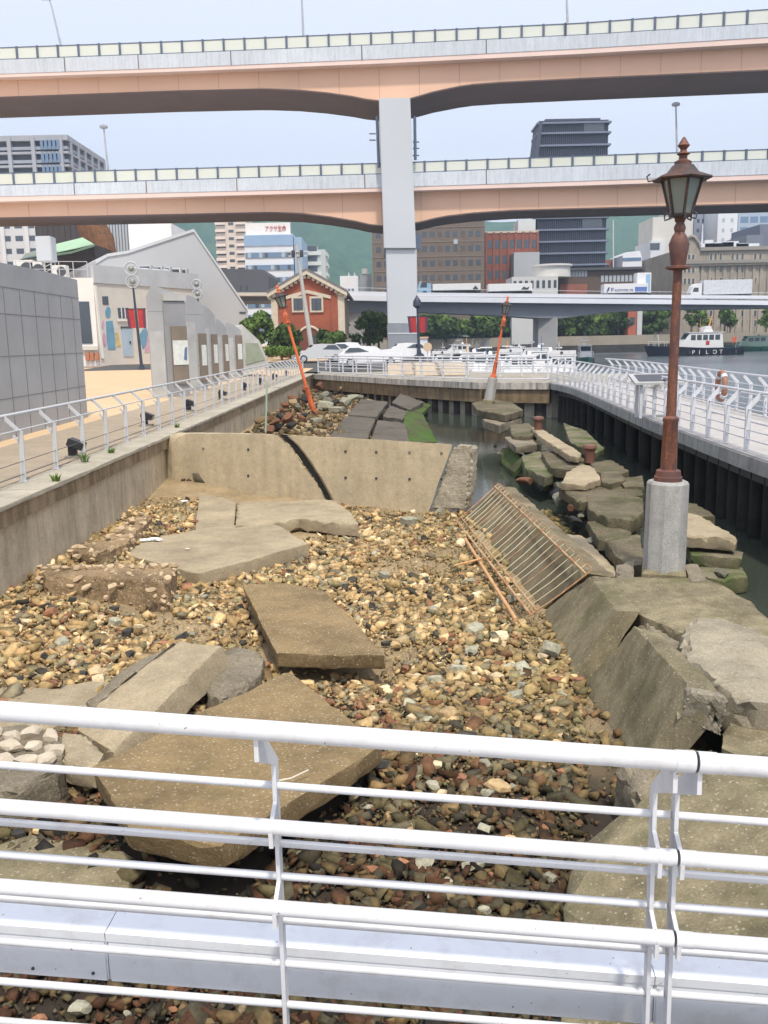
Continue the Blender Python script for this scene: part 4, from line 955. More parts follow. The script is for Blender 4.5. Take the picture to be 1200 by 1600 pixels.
for box in (True, False):
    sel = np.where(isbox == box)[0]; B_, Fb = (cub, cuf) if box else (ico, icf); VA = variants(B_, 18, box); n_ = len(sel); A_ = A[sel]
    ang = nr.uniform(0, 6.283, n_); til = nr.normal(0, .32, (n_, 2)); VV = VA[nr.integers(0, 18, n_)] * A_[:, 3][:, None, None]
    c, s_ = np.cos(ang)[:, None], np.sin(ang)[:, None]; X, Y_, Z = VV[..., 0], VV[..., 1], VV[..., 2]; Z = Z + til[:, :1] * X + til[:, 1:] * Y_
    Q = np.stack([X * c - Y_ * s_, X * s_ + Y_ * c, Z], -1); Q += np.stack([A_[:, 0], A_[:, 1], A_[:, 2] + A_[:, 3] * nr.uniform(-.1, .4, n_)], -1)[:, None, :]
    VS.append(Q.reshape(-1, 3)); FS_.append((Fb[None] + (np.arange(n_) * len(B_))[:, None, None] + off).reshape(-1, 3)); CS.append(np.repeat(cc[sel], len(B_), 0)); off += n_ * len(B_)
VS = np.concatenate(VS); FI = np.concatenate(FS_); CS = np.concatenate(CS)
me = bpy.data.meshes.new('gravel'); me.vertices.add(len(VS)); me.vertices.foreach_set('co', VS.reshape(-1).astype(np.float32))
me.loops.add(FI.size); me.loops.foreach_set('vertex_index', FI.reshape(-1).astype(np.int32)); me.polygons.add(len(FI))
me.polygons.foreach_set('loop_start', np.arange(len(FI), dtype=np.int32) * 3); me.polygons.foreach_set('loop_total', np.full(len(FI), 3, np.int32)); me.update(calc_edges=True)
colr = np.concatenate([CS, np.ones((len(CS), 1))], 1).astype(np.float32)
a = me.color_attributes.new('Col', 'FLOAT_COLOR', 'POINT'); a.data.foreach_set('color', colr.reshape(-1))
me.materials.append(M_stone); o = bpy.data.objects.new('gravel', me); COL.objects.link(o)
tag(o, 'loose gravel of tan, olive and reddish pebbles covering the basin floor', 'gravel', None, 'stuff')
# white litter by the masonry
mlit = plain('white_plastic', (.8, .8, .78), .5)
for i, (px, py, hw, lab) in enumerate([(235, 843, 16, 'crumpled white plastic sheet at the left end of the long flat slab'), (286, 783, 8, 'white litter scrap by the foot of the cracked wall, upper one'), (279, 806, 6, 'white litter scrap in the sandy corner, lower one'), (293, 857, 4, 'tiny white scrap lying on the long flat slab'), (36, 970, 8, 'white litter scrap among stones at the left edge')]):
    q = G(px, py, -1.2 if i != 4 else -1.3); s = hw / FPX * q.length; me = rock_mesh('litter', 500 + i, 3, .3, 6)
    for v in me.vertices: v.co += Vector((mnoise.noise(v.co * 3), mnoise.noise(v.co * 3 + Vector((9, 0, 0))), mnoise.noise(v.co * 4) * .4)) * .5
    o = link('litter', me, mlit); o.location = q; o.scale = (s, s * .8, s * .6); tag(o, lab, 'litter')
# weeds along the coping
mweed = plain('weed_green', (.10, .17, .03), .9, .3, 9)
def weed(px, py, h, lab, n=26):
    q = G(px, py, 0); mb = MB(); rr = random.Random(px)
    for k in range(n):
        a = rr.uniform(0, 6.28); l = h * rr.uniform(.5, 1); d = Vector((math.cos(a), math.sin(a), 0)); w_ = Vector((-d.y, d.x, 0)) * .012
        p0 = q + d * rr.uniform(0, .06); p1 = p0 + d * l * .25 + Vector((0, 0, l * .6)); p2 = p0 + d * l * .6 + Vector((0, 0, l))
        mb.poly([p0 - w_, p0 + w_, p1 + w_ * .8, p1 - w_ * .8, p2], [(0, 1, 2, 3), (3, 2, 4)])
    tag(mb.build('weed', mweed, None, recalc=False), lab, 'weed', 'weeds on the coping')
weed(133, 722, .22, 'green weed tuft beside the nearest black floodlight'); weed(88, 752, .14, 'green weed tuft hanging over the coping nearest the viewer'); weed(174, 708, .13, 'low grassy weed between the first two black floodlights'); weed(277, 668, .14, 'small weed tuft on the coping before the third floodlight')

# ================================================================== DOUBLE DECK HIGHWAY
def samples(): return list(range(-420, 1640, 20))
hw = thing('elevated_highway', 'double deck elevated highway of peach girders with pale parapets on a white steel pier', 'highway', (2.4, 105, 0))
def deck(name, rail, panel, para, lip, web, zr, yadj, gw):
    """one deck; every profile is read from the photograph on the front face, whose plan follows from a level rail"""
    xs_ = samples(); plan = []
    for px in xs_:
        r = ray(px, interp(rail, px)); k = (zr - HCAM) / r.z; plan.append((px, r.y * k))
    plan = [(px, lerp(y, yadj(px), .5) if yadj else y) for px, y in plan]
    def zz(tab, px, Y): return P(px, interp(tab, px), Y).z
    def pt(px, Y, z): q = P(px, 500, Y); return Vector((q.x, Y, z))
    S = [(px, Y, zz(panel, px, Y), zz(para, px, Y), zz(lip, px, Y), zz(web, px, Y + 1.15), zz(rail, px, Y)) for px, Y in plan]
    D = 2 * 1.15 + gw
    d_ = MB(); d_.sweep([[pt(px, Y, a), pt(px, Y + .3, a), pt(px, Y + .3, b_ + .15), pt(px, Y + D - .3, b_ + .15), pt(px, Y + D - .3, a), pt(px, Y + D, a), pt(px, Y + D, b_), pt(px, Y, b_)] for px, Y, a, b_, l, w_, rr in S])
    p_ = d_.build('deck', M_parap, hw)
    g_ = MB(); g_.sweep([[pt(px, Y + .05, b_ - .004), pt(px, Y + D - .05, b_ - .004), pt(px, Y + D - .05, l), pt(px, Y + D - 1.15, l - .05), pt(px, Y + 1.15, l - .05), pt(px, Y + .05, l)] for px, Y, a, b_, l, w_, rr in S]); g_.build('lip', M_lip, p_)
    g_ = MB(); g_.sweep([[pt(px, Y + 1.15, l - .04), pt(px, Y + 1.15 + gw, l - .04), pt(px, Y + 1.15 + gw, w_), pt(px, Y + 1.15, w_)] for px, Y, a, b_, l, w_, rr in S]); g_.build('girder', M_peach, p_)
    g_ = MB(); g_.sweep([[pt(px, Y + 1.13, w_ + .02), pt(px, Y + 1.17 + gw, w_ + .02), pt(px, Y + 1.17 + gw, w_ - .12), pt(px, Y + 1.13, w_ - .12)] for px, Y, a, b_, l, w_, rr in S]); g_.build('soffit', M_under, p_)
    seam = plain('seam_peach_%s' % name, (.52, .33, .24), .6, .1, .4)
    for (px, Y, a, b_, l, w_, rr) in S[::3]:
        if -80 < px < 1300: MB().box((-.035, -.012, w_ + .05), (.035, .01, l - .06), Matrix.Translation(pt(px, Y + 1.15, 0))).build('web_seam', seam, p_)
    for off, flag in ((.12, 1), (D - .15, 0)):
        g_ = MB(); g_.sweep([[pt(px, Y + off, a + .12), pt(px, Y + off + .03, a + .12), pt(px, Y + off + .03, rr - .1), pt(px, Y + off, rr - .1)] for px, Y, a, b_, l, w_, rr in S]); g_.build('noise_barrier', M_panel, p_)
        g_ = MB()
        for lo in (0, 1): g_.sweep([[pt(px, Y + off - .03, (rr - .1 if lo else a)), pt(px, Y + off + .07, (rr - .1 if lo else a)), pt(px, Y + off + .07, (rr if lo else a + .1)), pt(px, Y + off - .03, (rr if lo else a + .1))] for px, Y, a, b_, l, w_, rr in S])
        g_.build('barrier_rail', M_post, p_)
    # posts every 2.25 m along the front
    acc = 0; last = pt(S[0][0], S[0][1], 0); nxt = 0; npost = 0
    for (s0, s1) in zip(S[:-1], S[1:]):
        a, b_ = pt(s0[0], s0[1], 0), pt(s1[0], s1[1], 0); L = (b_ - a).length
        while nxt < acc + L and npost < 100:
            u = (nxt - acc) / L; q = a.lerp(b_, u); za, zr_ = lerp(s0[2], s1[2], u), lerp(s0[6], s1[6], u)
            if -60 < lerp(s0[0], s1[0], u) < 1260:
                MB().box((-.11, -.02, za), (.11, .2, zr_ + .03), Matrix.Translation((q.x, q.y, 0))).build('barrier_post', M_post, p_); npost += 1
            nxt += 2.25
        acc += L
    for px in (132, 242, 380, 575, 760, 1010):      # expansion joints and rust drips of the parapet
        i = min(range(len(S)), key=lambda i: abs(S[i][0] - px)); s_ = S[i]
        MB().box((-.05, -.012, s_[3]), (.05, .01, s_[2]), Matrix.Translation(pt(px, s_[1], 0))).build('joint', M_under, p_)
    return plan
up = dict(rail=[(0, 74), (300, 63), (600, 50), (900, 35), (1200, 12)], panel=[(0, 94), (300, 83), (600, 70), (900, 55), (1200, 36)], para=[(0, 116), (300, 105), (600, 92), (900, 76), (1200, 57)], lip=[(0, 121), (300, 111), (600, 99), (900, 84), (1200, 66)],
          web=[(-420, 166), (0, 152), (300, 141), (430, 138), (480, 140), (520, 144), (560, 150), (592, 157), (641, 155), (680, 143), (730, 132), (780, 128), (900, 122), (1200, 108), (1640, 86)])
lo = dict(rail=[(0, 270), (300, 262), (600, 254), (900, 243), (1200, 232)], panel=[(0, 290), (300, 281), (600, 272), (900, 260), (1200, 249)], para=[(0, 307), (300, 300), (600, 293), (900, 283), (1200, 272)], lip=[(0, 315), (300, 307), (600, 299), (900, 290), (1200, 280)],
          web=[(-420, 350), (0, 340), (300, 334), (430, 331), (480, 333), (520, 338), (560, 345), (592, 353), (652, 348), (690, 338), (740, 332), (800, 328), (1200, 317), (1640, 305)])
deck('upper', zr=33.9, yadj=None, gw=9.0, **up)
deck('lower', zr=20.9, yadj=None, gw=7.0, **lo)
# pier
YP = 103.6
def ppoly(lst, Y): return [P(x, y, Y) for x, y in lst]
pr_ = ppoly([(592, 153), (641, 153), (650, 388), (600, 388)], YP); shaft = MB().prism(pr_, (0, 13, 0)).build('pier_head', M_pier, hw, bevel=.06)
pr_ = ppoly([(603, 389), (651, 389), (653, 506), (606, 506)], YP + .35); MB().prism(pr_, (0, 6.5, 0)).build('pier_shaft', M_pier, hw, bevel=.06)
pr_ = ppoly([(605, 506), (654, 506), (656, 565), (607, 565)], YP + .3); MB().prism(pr_, (0, 6.6, 0)).build('pier_base', M_piergrey, hw)
pr_ = ppoly([(606, 520), (654, 520), (654, 522), (606, 522)], YP + .26); MB().prism(pr_, (0, 6.7, 0)).build('pier_band', M_pier, hw)
for x0, y0, x1, y1 in ((648, 182, 649, 250), (589, 182, 592, 262)):
    MB().tube([P(x0, y0, YP + 1.2), P(x1, y1, YP + 1.2)], .16, 8).build('drain_pipe', M_post, hw, 40)
for x, y in ((581, 209), (581, 219), (649, 222), (649, 232), (649, 243)): MB().bar(P(x - 4, y, YP + 1.5), P(x + 6, y, YP + 1.5), .12).build('bracket', M_post, hw)
for x, y in ((653, 372), (652, 384)): MB().box((-.35, -.3, -.4), (.35, .3, .4), Matrix.Translation(P(x, y, YP + 1))).build('junction_box', M_post, hw)
# highway lamps
M_lampgrey = plain('lamp_pole_grey', (.40, .43, .47), .5)
def hlamp(label, b_, t_, Y, arm):
    B, T_ = P(*b_, Y), P(*t_, Y); q = thing('highway_lamp', label, 'street lamp', B, 'highway lamps')
    if arm:
        bend = B.lerp(T_, .82); MB().tube([B, bend, bend.lerp(T_, .6) + Vector((-.1, 0, .2)), T_], [.13, .09, .08, .07], 8).build('pole', M_lampgrey, q, 40); MB().box((-1.0, -.2, -.1), (.1, .2, .1), Matrix.Translation(T_)).build('lamp_head', M_lampgrey, q, bevel=.04)
    else:
        MB().tube([B, T_], [.13, .08], 8).build('pole', M_lampgrey, q, 40); MB().lathe([(.1, -.1), (.42, 0), (.45, .2), (.2, .32)], 12, Matrix.Translation(T_)).build('lamp_head', M_lampgrey, q, 40)
hlamp('curved arm lamp post on the upper deck near the top left corner', (95, 70), (78, -2), 109, True)
hlamp('lamp post on the upper deck left of the pier, cut by the top edge', (474, 56), (470, -40), 107, True)
hlamp('lamp post on the upper deck right of the pier, cut by the top edge', (887, 37), (884, -40), 103, True)
hlamp('lamp post standing on the lower deck at left by the grey tower', (169, 266), (162, 200), 107.5, False)
hlamp('lamp post standing on the lower deck just behind the red lantern', (1058, 238), (1056, 165), 105.5, False)

# ================================================================== LOW BYPASS BRIDGE AND ITS TRUCKS
def YB(px): return interp([(500, 142), (650, 146), (1200, 178), (1500, 196)], px)
by = thing('bypass_bridge', 'low white road bridge crossing behind the pier with trucks on it', 'bridge', P(860, 470, YB(860)))
xb = list(range(500, 1480, 20)); M_bwhite = plain('bypass_white', (.74, .76, .82), .5, .05, .2); M_bgird = plain('bypass_girder', (.20, .215, .25), .7, .1, .2); M_bconc = plain('bypass_concrete', (.33, .33, .34), .8, .1, .3)
def bz(tab, px, dy=0): return P(px, interp(tab, px), YB(px)).z
tt = [(500, 454), (560, 455), (650, 457), (950, 460), (1200, 462), (1480, 465)]; t2_ = [(x, y + 15) for x, y in tt]
gbot = [(500, 489), (560, 489), (650, 487), (700, 489), (790, 493), (845, 497), (880, 497), (950, 488), (1010, 484), (1200, 481), (1480, 481)]
def bp(px, off, z): q = P(px, 500, YB(px)); return Vector((q.x, q.y + off, z))
MB().sweep([[bp(px, 0, bz(tt, px)), bp(px, .25, bz(tt, px)), bp(px, .25, bz(tt, px) - .65), bp(px, 0, bz(tt, px) - .55)] for px in xb]).build('parapet', M_bwhite, by)
MB().sweep([[bp(px, .3, bz(t2_, px) + .95), bp(px, 9, bz(t2_, px) + .95), bp(px, 9, bz(t2_, px)), bp(px, .3, bz(t2_, px))] for px in xb]).build('road_deck', M_bgird, by)
MB().sweep([[bp(px, -.12, bz(t2_, px) + .85), bp(px, .29, bz(t2_, px) + .85), bp(px, .29, bz(t2_, px)), bp(px, -.12, bz(t2_, px) + .05)] for px in xb]).build('edge_beam', M_bwhite, by)
MB().sweep([[bp(px, 1.2, bz(t2_, px) + .02), bp(px, 8, bz(t2_, px) + .02), bp(px, 8, bz(gbot, px)), bp(px, 1.2, bz(gbot, px))] for px in xb]).build('girder', M_bgird, by)
q = bp(861, 1.5, 0); MB().box((q.x - 1.9, q.y, -4), (q.x + 1.3, q.y + 5.5, bz(gbot, 861) + .1)).build('pier', M_bconc, by, bevel=.05)
q = bp(556, 1.5, 0); MB().box((q.x - 1.4, q.y, .3), (q.x + 1.4, q.y + 5.5, bz(gbot, 556) + .1)).build('pier', M_bconc, by, bevel=.05)
MB().sweep([[bp(px, .1, bz(tt, px) + .5), bp(px, .15, bz(tt, px) + .5), bp(px, .15, bz(tt, px) + .56), bp(px, .1, bz(tt, px) + .56)] for px in xb]).build('guard_rail', M_bwhite, by)
M_truckw = painted('truck_white', (.76, .77, .78), .4, bump=0); M_truckb = painted('truck_cab_blue', (.30, .48, .66), .35, bump=0); M_tyre = plain('tyre', (.02, .02, .02), .8); M_glassd = glass('dark_glass', (.03, .045, .06)); M_navy = plain('navy_lettering', (.03, .05, .20), .6); M_redtxt = plain('red_lettering', (.45, .03, .03), .6)
def text(body, size, M_, mat, parent, name='lettering', extrude=.01, align='LEFT', sx=1.0):
    c = bpy.data.curves.new(name, 'FONT'); c.body = body; c.size = size; c.extrude = extrude; c.align_x = align; c.fill_mode = 'BOTH'; c.resolution_u = 3
    c.materials.append(mat); o = bpy.data.objects.new(name, c); COL.objects.link(o)
    bpy.context.view_layer.update()
    me = bpy.data.meshes.new_from_object(o.evaluated_get(bpy.context.evaluated_depsgraph_get())); bpy.data.objects.remove(o); o = bpy.data.objects.new(name, me); COL.objects.link(o)
    o.matrix_world = Matrix.Translation(-parent_loc(parent)) @ M_ @ Matrix.Diagonal((sx, 1, 1, 1))
    if parent is not None: o.parent = parent
    return o
VERT = Matrix.Rotation(math.pi / 2, 4, 'X')       # text standing up, facing -Y
def truck(label, px0, px1, ytop, cab, cabmat, boxmat, low=False, group='trucks on the bypass'):
    Y = YB((px0 + px1) / 2) + 2.2; a, b_ = P(px0, ytop, Y), P(px1, ytop, Y); zr = bz(t2_, (px0 + px1) / 2) + .98; x0, x1 = a.x, b_.x; zt = (a.z + b_.z) / 2
    t_ = thing('truck', label, 'truck', ((x0 + x1) / 2, Y, zr), group)
    MB().box((x0, Y, zr + 1.0), (x1, Y + 2.5, zt)).build('cargo_box', boxmat, t_, bevel=.06)
    MB().box((x0 - (2.2 if cab else 0), Y + .3, zr + .6), (x1, Y + 2.2, zr + .95)).build('chassis', M_dkmetal, t_)
    for x in ([x0 - 1.3] if cab else []) + [lerp(x0, x1, .12), lerp(x0, x1, .75), lerp(x0, x1, .86)]:
        MB().tube([(x, Y - .02, zr + .5), (x, Y + .3, zr + .5)], .5, 14).build('wheel', M_tyre, t_, 40)
    if cab:
        zc = min(zt + .15, zr + 3.1); pts = [(x0 - 2.3, Y + .1, zr + .5), (x0 - 2.35, Y + .1, zr + 1.5), (x0 - 1.95, Y + .1, zr + 2.6), (x0 - 1.4, Y + .1, zc), (x0 - .25, Y + .1, zc), (x0 - .25, Y + .1, zr + .5)]
        c_ = MB().prism(pts, (0, 2.3, 0)).build('cab', cabmat, t_, bevel=.05)
        MB().prism([(x0 - 2.0, Y + .08, zr + 1.55), (x0 - 1.75, Y + .08, zr + 2.35), (x0 - .9, Y + .08, zr + 2.35), (x0 - .9, Y + .08, zr + 1.55)], (0, .03, 0)).build('window', M_glassd, c_)
    return t_, x0, x1, Y, zr, zt
tk, x0, x1, Y, zr, zt = truck('white box trailer with a pale blue cab on the bypass, right beside the pier', 676, 751, 443, True, M_truckb, M_truckw)
MB().prism([(x1 - 1.3, Y - .02, zt - .9), (x1 - .8, Y - .02, zt - .35), (x1 - .35, Y - .02, zt - .9), (x1 - .8, Y - .02, zt - 1.05)], (0, .03, 0)).build('emblem', M_dkmetal, tk)
tk, x0, x1, Y, zr, zt = truck('white box trailer second along the bypass, followed by a dark blue tail', 763, 832, 443, False, M_truckw, M_truckw)
MB().prism([(x1 - 1.9, Y - .02, zt - 1.0), (x1 - 1.4, Y - .02, zt - .5), (x1 - 1.0, Y - .02, zt - .75), (x1 - .5, Y - .02, zt - .55), (x1 - .7, Y - .02, zt - 1.05)], (0, .03, 0)).build('emblem', M_dkmetal, tk)
tk, x0, x1, Y, zr, zt = truck('low white trailer with a dark blue lettered strip along its side', 944, 1013, 443, False, M_truckw, M_truckw)
Lx_ = x1 - x0
MB().prism([(x0 + .35, Y - .02, zt - 1.45), (x0 + .75, Y - .02, zt - .6), (x0 + 1.05, Y - .02, zt - .6), (x0 + .7, Y - .02, zt - 1.45)], (0, .03, 0)).build('emblem', M_navy, tk)
text('F', 1.05, Matrix.Translation((x0 + 1.15, Y - .03, zt - 1.42)) @ VERT, M_navy, tk, sx=1.3)
text('sunroma na', .95, Matrix.Translation((x0 + 1.9, Y - .03, zt - 1.38)) @ VERT, M_navy, tk, sx=.72)
MB().box((lerp(x0, x1, .70), Y - .02, zt - 1.5), (x1 - .2, Y + .01, zt - .62)).build('blue_panel', plain('blue_panel', (.12, .20, .46), .5), tk)
tk, x0, x1, Y, zr, zt = truck('tall pale box truck with a blue striped end behind the low lettered trailer', 996, 1018, 426, False, M_truckw, M_truckw)
MB().box((x1 - .95, Y - .02, zr + 1.2), (x1 - .2, Y + .01, zt - .3)).build('blue_panel', M_truckb, tk)
truck('long pale grey trailer with a white cab on the bypass at far right', 1100, 1176, 437, True, M_truckw, plain('trailer_grey', (.62, .64, .68), .5))

# ================================================================== BUILDINGS
M_win = glass('window_glass', (.05, .065, .085), .15); M_winb = glass('blue_window_glass', (.12, .20, .32), .12); M_winlit = glass('pale_window', (.38, .42, .46), .3)
def boxb(name, px0, px1, ytop, Y, D, mat, label, cat='building', zb=.5, group=None, pyt=None):
    a, b_ = P(px0, ytop, Y), P(px1, ytop, Y); zt = P((px0 + px1) / 2 if pyt is None else pyt, ytop, Y).z
    t_ = thing(name, label, cat, ((a.x + b_.x) / 2, Y, zb), group)
    MB().box((a.x, Y, zb), (b_.x, Y + D, zt)).build('wall', mat, t_)
    return t_, a.x, b_.x, zt
def windows(t_, x0, x1, z0, z1, Y, nx, nz, mat, fx=.6, fz=.6, dep=.12, name='window', skip=None, proud=.04, sill=None):
    dx, dz = (x1 - x0) / nx, (z1 - z0) / nz
    for i in range(nx):
        for j in range(nz):
            if skip and skip(i, j): continue
            cx, cz = x0 + (i + .5) * dx, z0 + (j + .5) * dz; mm = mat[(i * 7 + j * 3) % len(mat)] if isinstance(mat, list) else mat
            o = MB().box((cx - dx * fx / 2, Y - proud, cz - dz * fz / 2), (cx + dx * fx / 2, Y + .1, cz + dz * fz / 2)).build(name, mm, t_, recalc=False)
            if sill: MB().box((cx - dx * fx / 2 - .1, Y - proud - .1, cz - dz * fz / 2 - .15), (cx + dx * fx / 2 + .1, Y + .1, cz - dz * fz / 2 - .004)).build('sill', sill, o, recalc=False)
def bands(t_, x0, x1, zs, h, Y, mat, name='window_band', proud=.1, D=None):
    for z in zs: MB().box((x0, Y - proud, z), (x1, Y + (.1 if D is None else D), z + h)).build(name, mat, t_, recalc=False)
def mcol(name, c, **k): return plain(name, c, .8, .06, .15, **k)

# --- left: grey tower with gridded balconies
t_, x0, x1, zt = boxb('office_tower', -150, 104, 214, 262, 32, mcol('tower_recess', (.10, .115, .14)), 'grey office tower with a gridded front rising above the lower deck at far left', pyt=97)
mt = mcol('tower_frame', (.34, .36, .40))
for k in range(18):
    z = zt - 3.35 * k; MB().box((x0 - .5, 260.6, z - 1.05), (x1 + .6, 294.8, z - .45 if k else z + .3)).build('floor_slab', mt, t_)
    if k < 17: MB().box((x0, 260.9, z - 3.3), (x1 + .3, 294, z - 2.5)).build('balcony_rail', mcol('tower_rail%d' % k, (.30, .33, .38)) if k == 0 else MATS['tower_rail0'], t_)
for px in (-110, -60, -18, 20, 57, 100): q = P(px, 300, 260.3); MB().box((q.x - .5, 260.3, 1), (q.x + .5, 261.5, zt)).build('column', mt, t_)
for k in range(6): MB().box((x1 - .2, 263 + k * 6.2, 1), (x1 + .75, 264 + k * 6.2, zt)).build('column', mt, t_)
q0 = P(62, 230, 260.2); q1 = P(94, 230, 260.2); windows(t_, q0.x, q1.x, zt - 3.35 * 17, zt - .6, 260.2, 5, 17, M_winb, .7, .7, proud=.02)
t_, x0, x1, zt = boxb('apartment_block', -60, 55, 330, 236, 20, mcol('pale_grey_wall', (.55, .57, .60)), 'pale grey block with rows of dark windows under the lower deck at far left')
windows(t_, x0, x1, zt - 26, zt - 2, 236, 6, 8, M_win, .62, .42)
for px in (-2, 36): q = P(px, 300, 235.6); MB().box((q.x - .45, 235.4, .6), (q.x + .45, 236, zt)).build('pilaster', mcol('pilaster_grey', (.62, .63, .65)) if px < 0 else MATS['pilaster_grey'], t_)
t_, x0, x1, zt = boxb('dark_building', 53, 132, 322, 200, 22, plain('brown_black_cladding', (.055, .045, .043), .7, .2, .3), 'dark brown building under the lower deck behind the green roof')
for k in range(10): MB().box((lerp(x0, x1, k / 9.) - .12, 199.8, .5), (lerp(x0, x1, k / 9.) + .12, 200, zt)).build('rib', MATS['brown_black_cladding'], t_)
t_, x0, x1, zt = boxb('ribbed_building', 160, 202, 320, 196, 20, mcol('bluish_ribbed_wall', (.22, .25, .28)), 'bluish grey building with vertical ribs beside the white blank block')
for k in range(9): MB().box((lerp(x0, x1, k / 9.) + .1, 195.6, .5), (lerp(x0, x1, k / 9.) + .5, 196, zt)).build('rib', mcol('rib_grey', (.36, .40, .44)) if k == 0 else MATS['rib_grey'], t_)
boxb('white_block', 200, 267, 349, 190, 18, mcol('white_wall', (.80, .81, .84)), 'blank white block standing behind the sloping grey shed')
# brown curved column (large outdoor sculpture, plain stand-in)
q = P(150, 410, 150); M_cop = concrete('copper_mesh', (.24, .125, .065), .6, 0, .4, bump=.8, fine=6); scu = thing('sculpture', 'tall copper brown curved sculpture rising behind the green roof', 'sculpture', (q.x, 150, .5))
zt = P(150, 330, 150).z; path = [Vector((q.x + dx, 150, lerp(.5, zt, u))) for u, dx in ((0, .2), (.25, .1), (.5, .5), (.65, .9), (.8, .7), (1, -1.2))]
MB().tube(path, [1.0, 1.3, 2.2, 2.5, 2.4, 2.0], 16).build('body', M_cop, scu, 60)
MB().tube([path[3] + Vector((1.5, -.6, 0)), path[2] + Vector((2.2, -.6, -.5)), path[1] + Vector((1.2, -.5, -2))], [.3, .6, .2], 8).build('fin', M_cop, scu, 60)
# pavilion with the pale green roof
Yg = 128; pv = thing('pavilion', 'dark low pavilion with a slanting pale green roof at left', 'pavilion', P(90, 420, Yg))
MB().prism([P(x, y, Yg) for x, y in ((30, 406), (88, 395), (147, 382), (150, 416), (150, 470), (30, 470))], (0, 8, 0)).build('wall', plain('dark_brown_wall', (.07, .055, .05), .8, .2, .6), pv)
MB().prism([P(85, 397, Yg - .3), P(112, 393, Yg - .3), P(148, 382, Yg - .3), P(129, 371, Yg + 9), P(88, 381, Yg + 9)], (0, 0, -.25)).build('roof', plain('pale_green_roof', (.36, .55, .36), .7, .06, .6), pv)
MB().prism([P(30, 408, Yg - .25), P(84, 397.4, Yg - .25), P(87, 382, Yg + 9), P(40, 396, Yg + 9)], (0, 0, -.25)).build('roof', plain('grey_green_roof', (.20, .24, .20), .8), pv)

# --- white warehouse with painted wall
def ppt(px, Y, z): q = P(px, 500, Y); return Vector((q.x, Y, z))
YW0, YW1 = 84, 98
zg = plaza_z(84) - .3; A0, A1 = ppt(-260, YW0 - 6, zg), ppt(150, YW0, zg); A2 = ppt(312, YW1, zg)
zA = P(150, 440, YW0).z; zA2 = zA
wh = thing('warehouse', 'white harbour warehouse with a painted wall, blue door and dark window on the left', 'warehouse', A1)
M_wh = plain('warehouse_white', (.72, .71, .67), .8, .05, .8); M_wh2 = plain('warehouse_cream', (.58, .555, .50), .85, .06, .6)
zB = zA - .0
MB().prism([A0, A1, A1 + Vector((-1, 26, 0)), A0 + Vector((0, 26, 0))], (0, 0, P(140, 434, YW0).z - zg)).build('wall', M_wh, wh)
MB().prism([A1 + Vector((.02, .02, 0)), A2, A2 + Vector((-8, 20, 0)), A1 + Vector((-1.1, 26, 0))], (0, 0, zA - zg)).build('side_wall', M_wh2, wh)
wd = (A2 - A1); WL = wd.length; wd.normalize(); wn = Vector((wd.y, -wd.x, 0))
def wpt(px, py, off=.0):
    """photo point on the warehouse's painted wall"""
    r = ray(px, py); o = Vector((0, 0, HCAM)); k = (A1 + wn * off - o).dot(wn) / r.dot(wn); return o + r * k
MB().prism([A1 + wn * .12 + Vector((0, 0, zA - zg - .1)), A2 + wn * .12 + Vector((0, 0, zA - zg - .1)), A2 - wn * .2 + Vector((0, 0, zA - zg - .1)), A1 - wn * .2 + Vector((0, 0, zA - zg - .1))], (0, 0, 1.55)).build('parapet', plain('metal_flashing', (.47, .49, .51), .5, .1, .5), wh)
MB().prism([wpt(118, 420), wpt(150, 440)], (0, 0, 0)) if False else None
def wallpatch(name, pts, mat, off=.05, parent=wh, th=.05): return MB().prism([wpt(x, y, off) for x, y in pts], -wn * th).build(name, mat, parent)
wallpatch('downpipe', [(148, 446), (151, 446), (163, 560), (160, 560)], M_wh, .16, th=.14)
wd_ = wallpatch('window', [(160, 463), (169, 463), (170, 476), (161, 476)], M_win)
wd_ = wallpatch('window', [(184, 481), (201, 481), (203, 497), (186, 497)], M_win, .05)
for x in (189, 194.5): wallpatch('mullion', [(x, 481), (x + 1.2, 481), (x + 2.6, 497), (x + 1.4, 497)], M_wh, .09, wd_)
wallpatch('sill', [(184, 498), (207, 498), (207, 502), (184, 502)], M_wh, .14, wd_)
dr = wallpatch('door', [(190, 512), (207, 512), (209, 557), (194, 557)], plain('pale_blue_door', (.36, .46, .55), .6, .08, 1), .07)
wallpatch('frame', [(189, 510), (208, 510), (208.2, 512.5), (189.2, 512.5)], M_dkmetal, .11, dr); wallpatch('handle', [(203, 533), (205, 533), (205, 537), (203, 537)], M_dkmetal, .13, dr)
mblue = plain('mural_blue', (.14, .30, .42), .8, .15, 1.5); mpink = plain('mural_pink', (.52, .33, .42), .8, .2, 2); myel = plain('mural_yellow', (.55, .43, .18), .8, .2, 2); mteal = plain('mural_pale_blue', (.42, .53, .58), .8, .15, 2)
def ell(cx, cy, rx, ry, n=18, sk=0): return [(cx + rx * math.cos(2 * math.pi * k / n) + sk * math.sin(2 * math.pi * k / n), cy - ry * math.sin(2 * math.pi * k / n)) for k in range(n)]
wallpatch('mural', ell(169, 488, 4.2, 8.8), mblue); wallpatch('mural', [(166, 502), (176, 501), (179, 520), (181, 546), (169, 546), (167, 525)], mblue)
wallpatch('mural', ell(161, 507, 2, 7), mpink, .045); wallpatch('mural', ell(163.5, 531, 2.8, 11, sk=-1), mpink, .045); wallpatch('mural', [(180, 520), (184, 519), (189, 541), (182, 542)], myel, .045)
wallpatch('mural', ell(223.5, 503, 5.5, 7), mteal, .045); wallpatch('mural', [(229, 512), (231, 520), (229, 538), (224, 546), (220, 535), (219, 522), (224, 514)], mblue, .05); wallpatch('mural', [(231, 514), (234, 505), (237, 550), (226, 551)], mpink, .04)
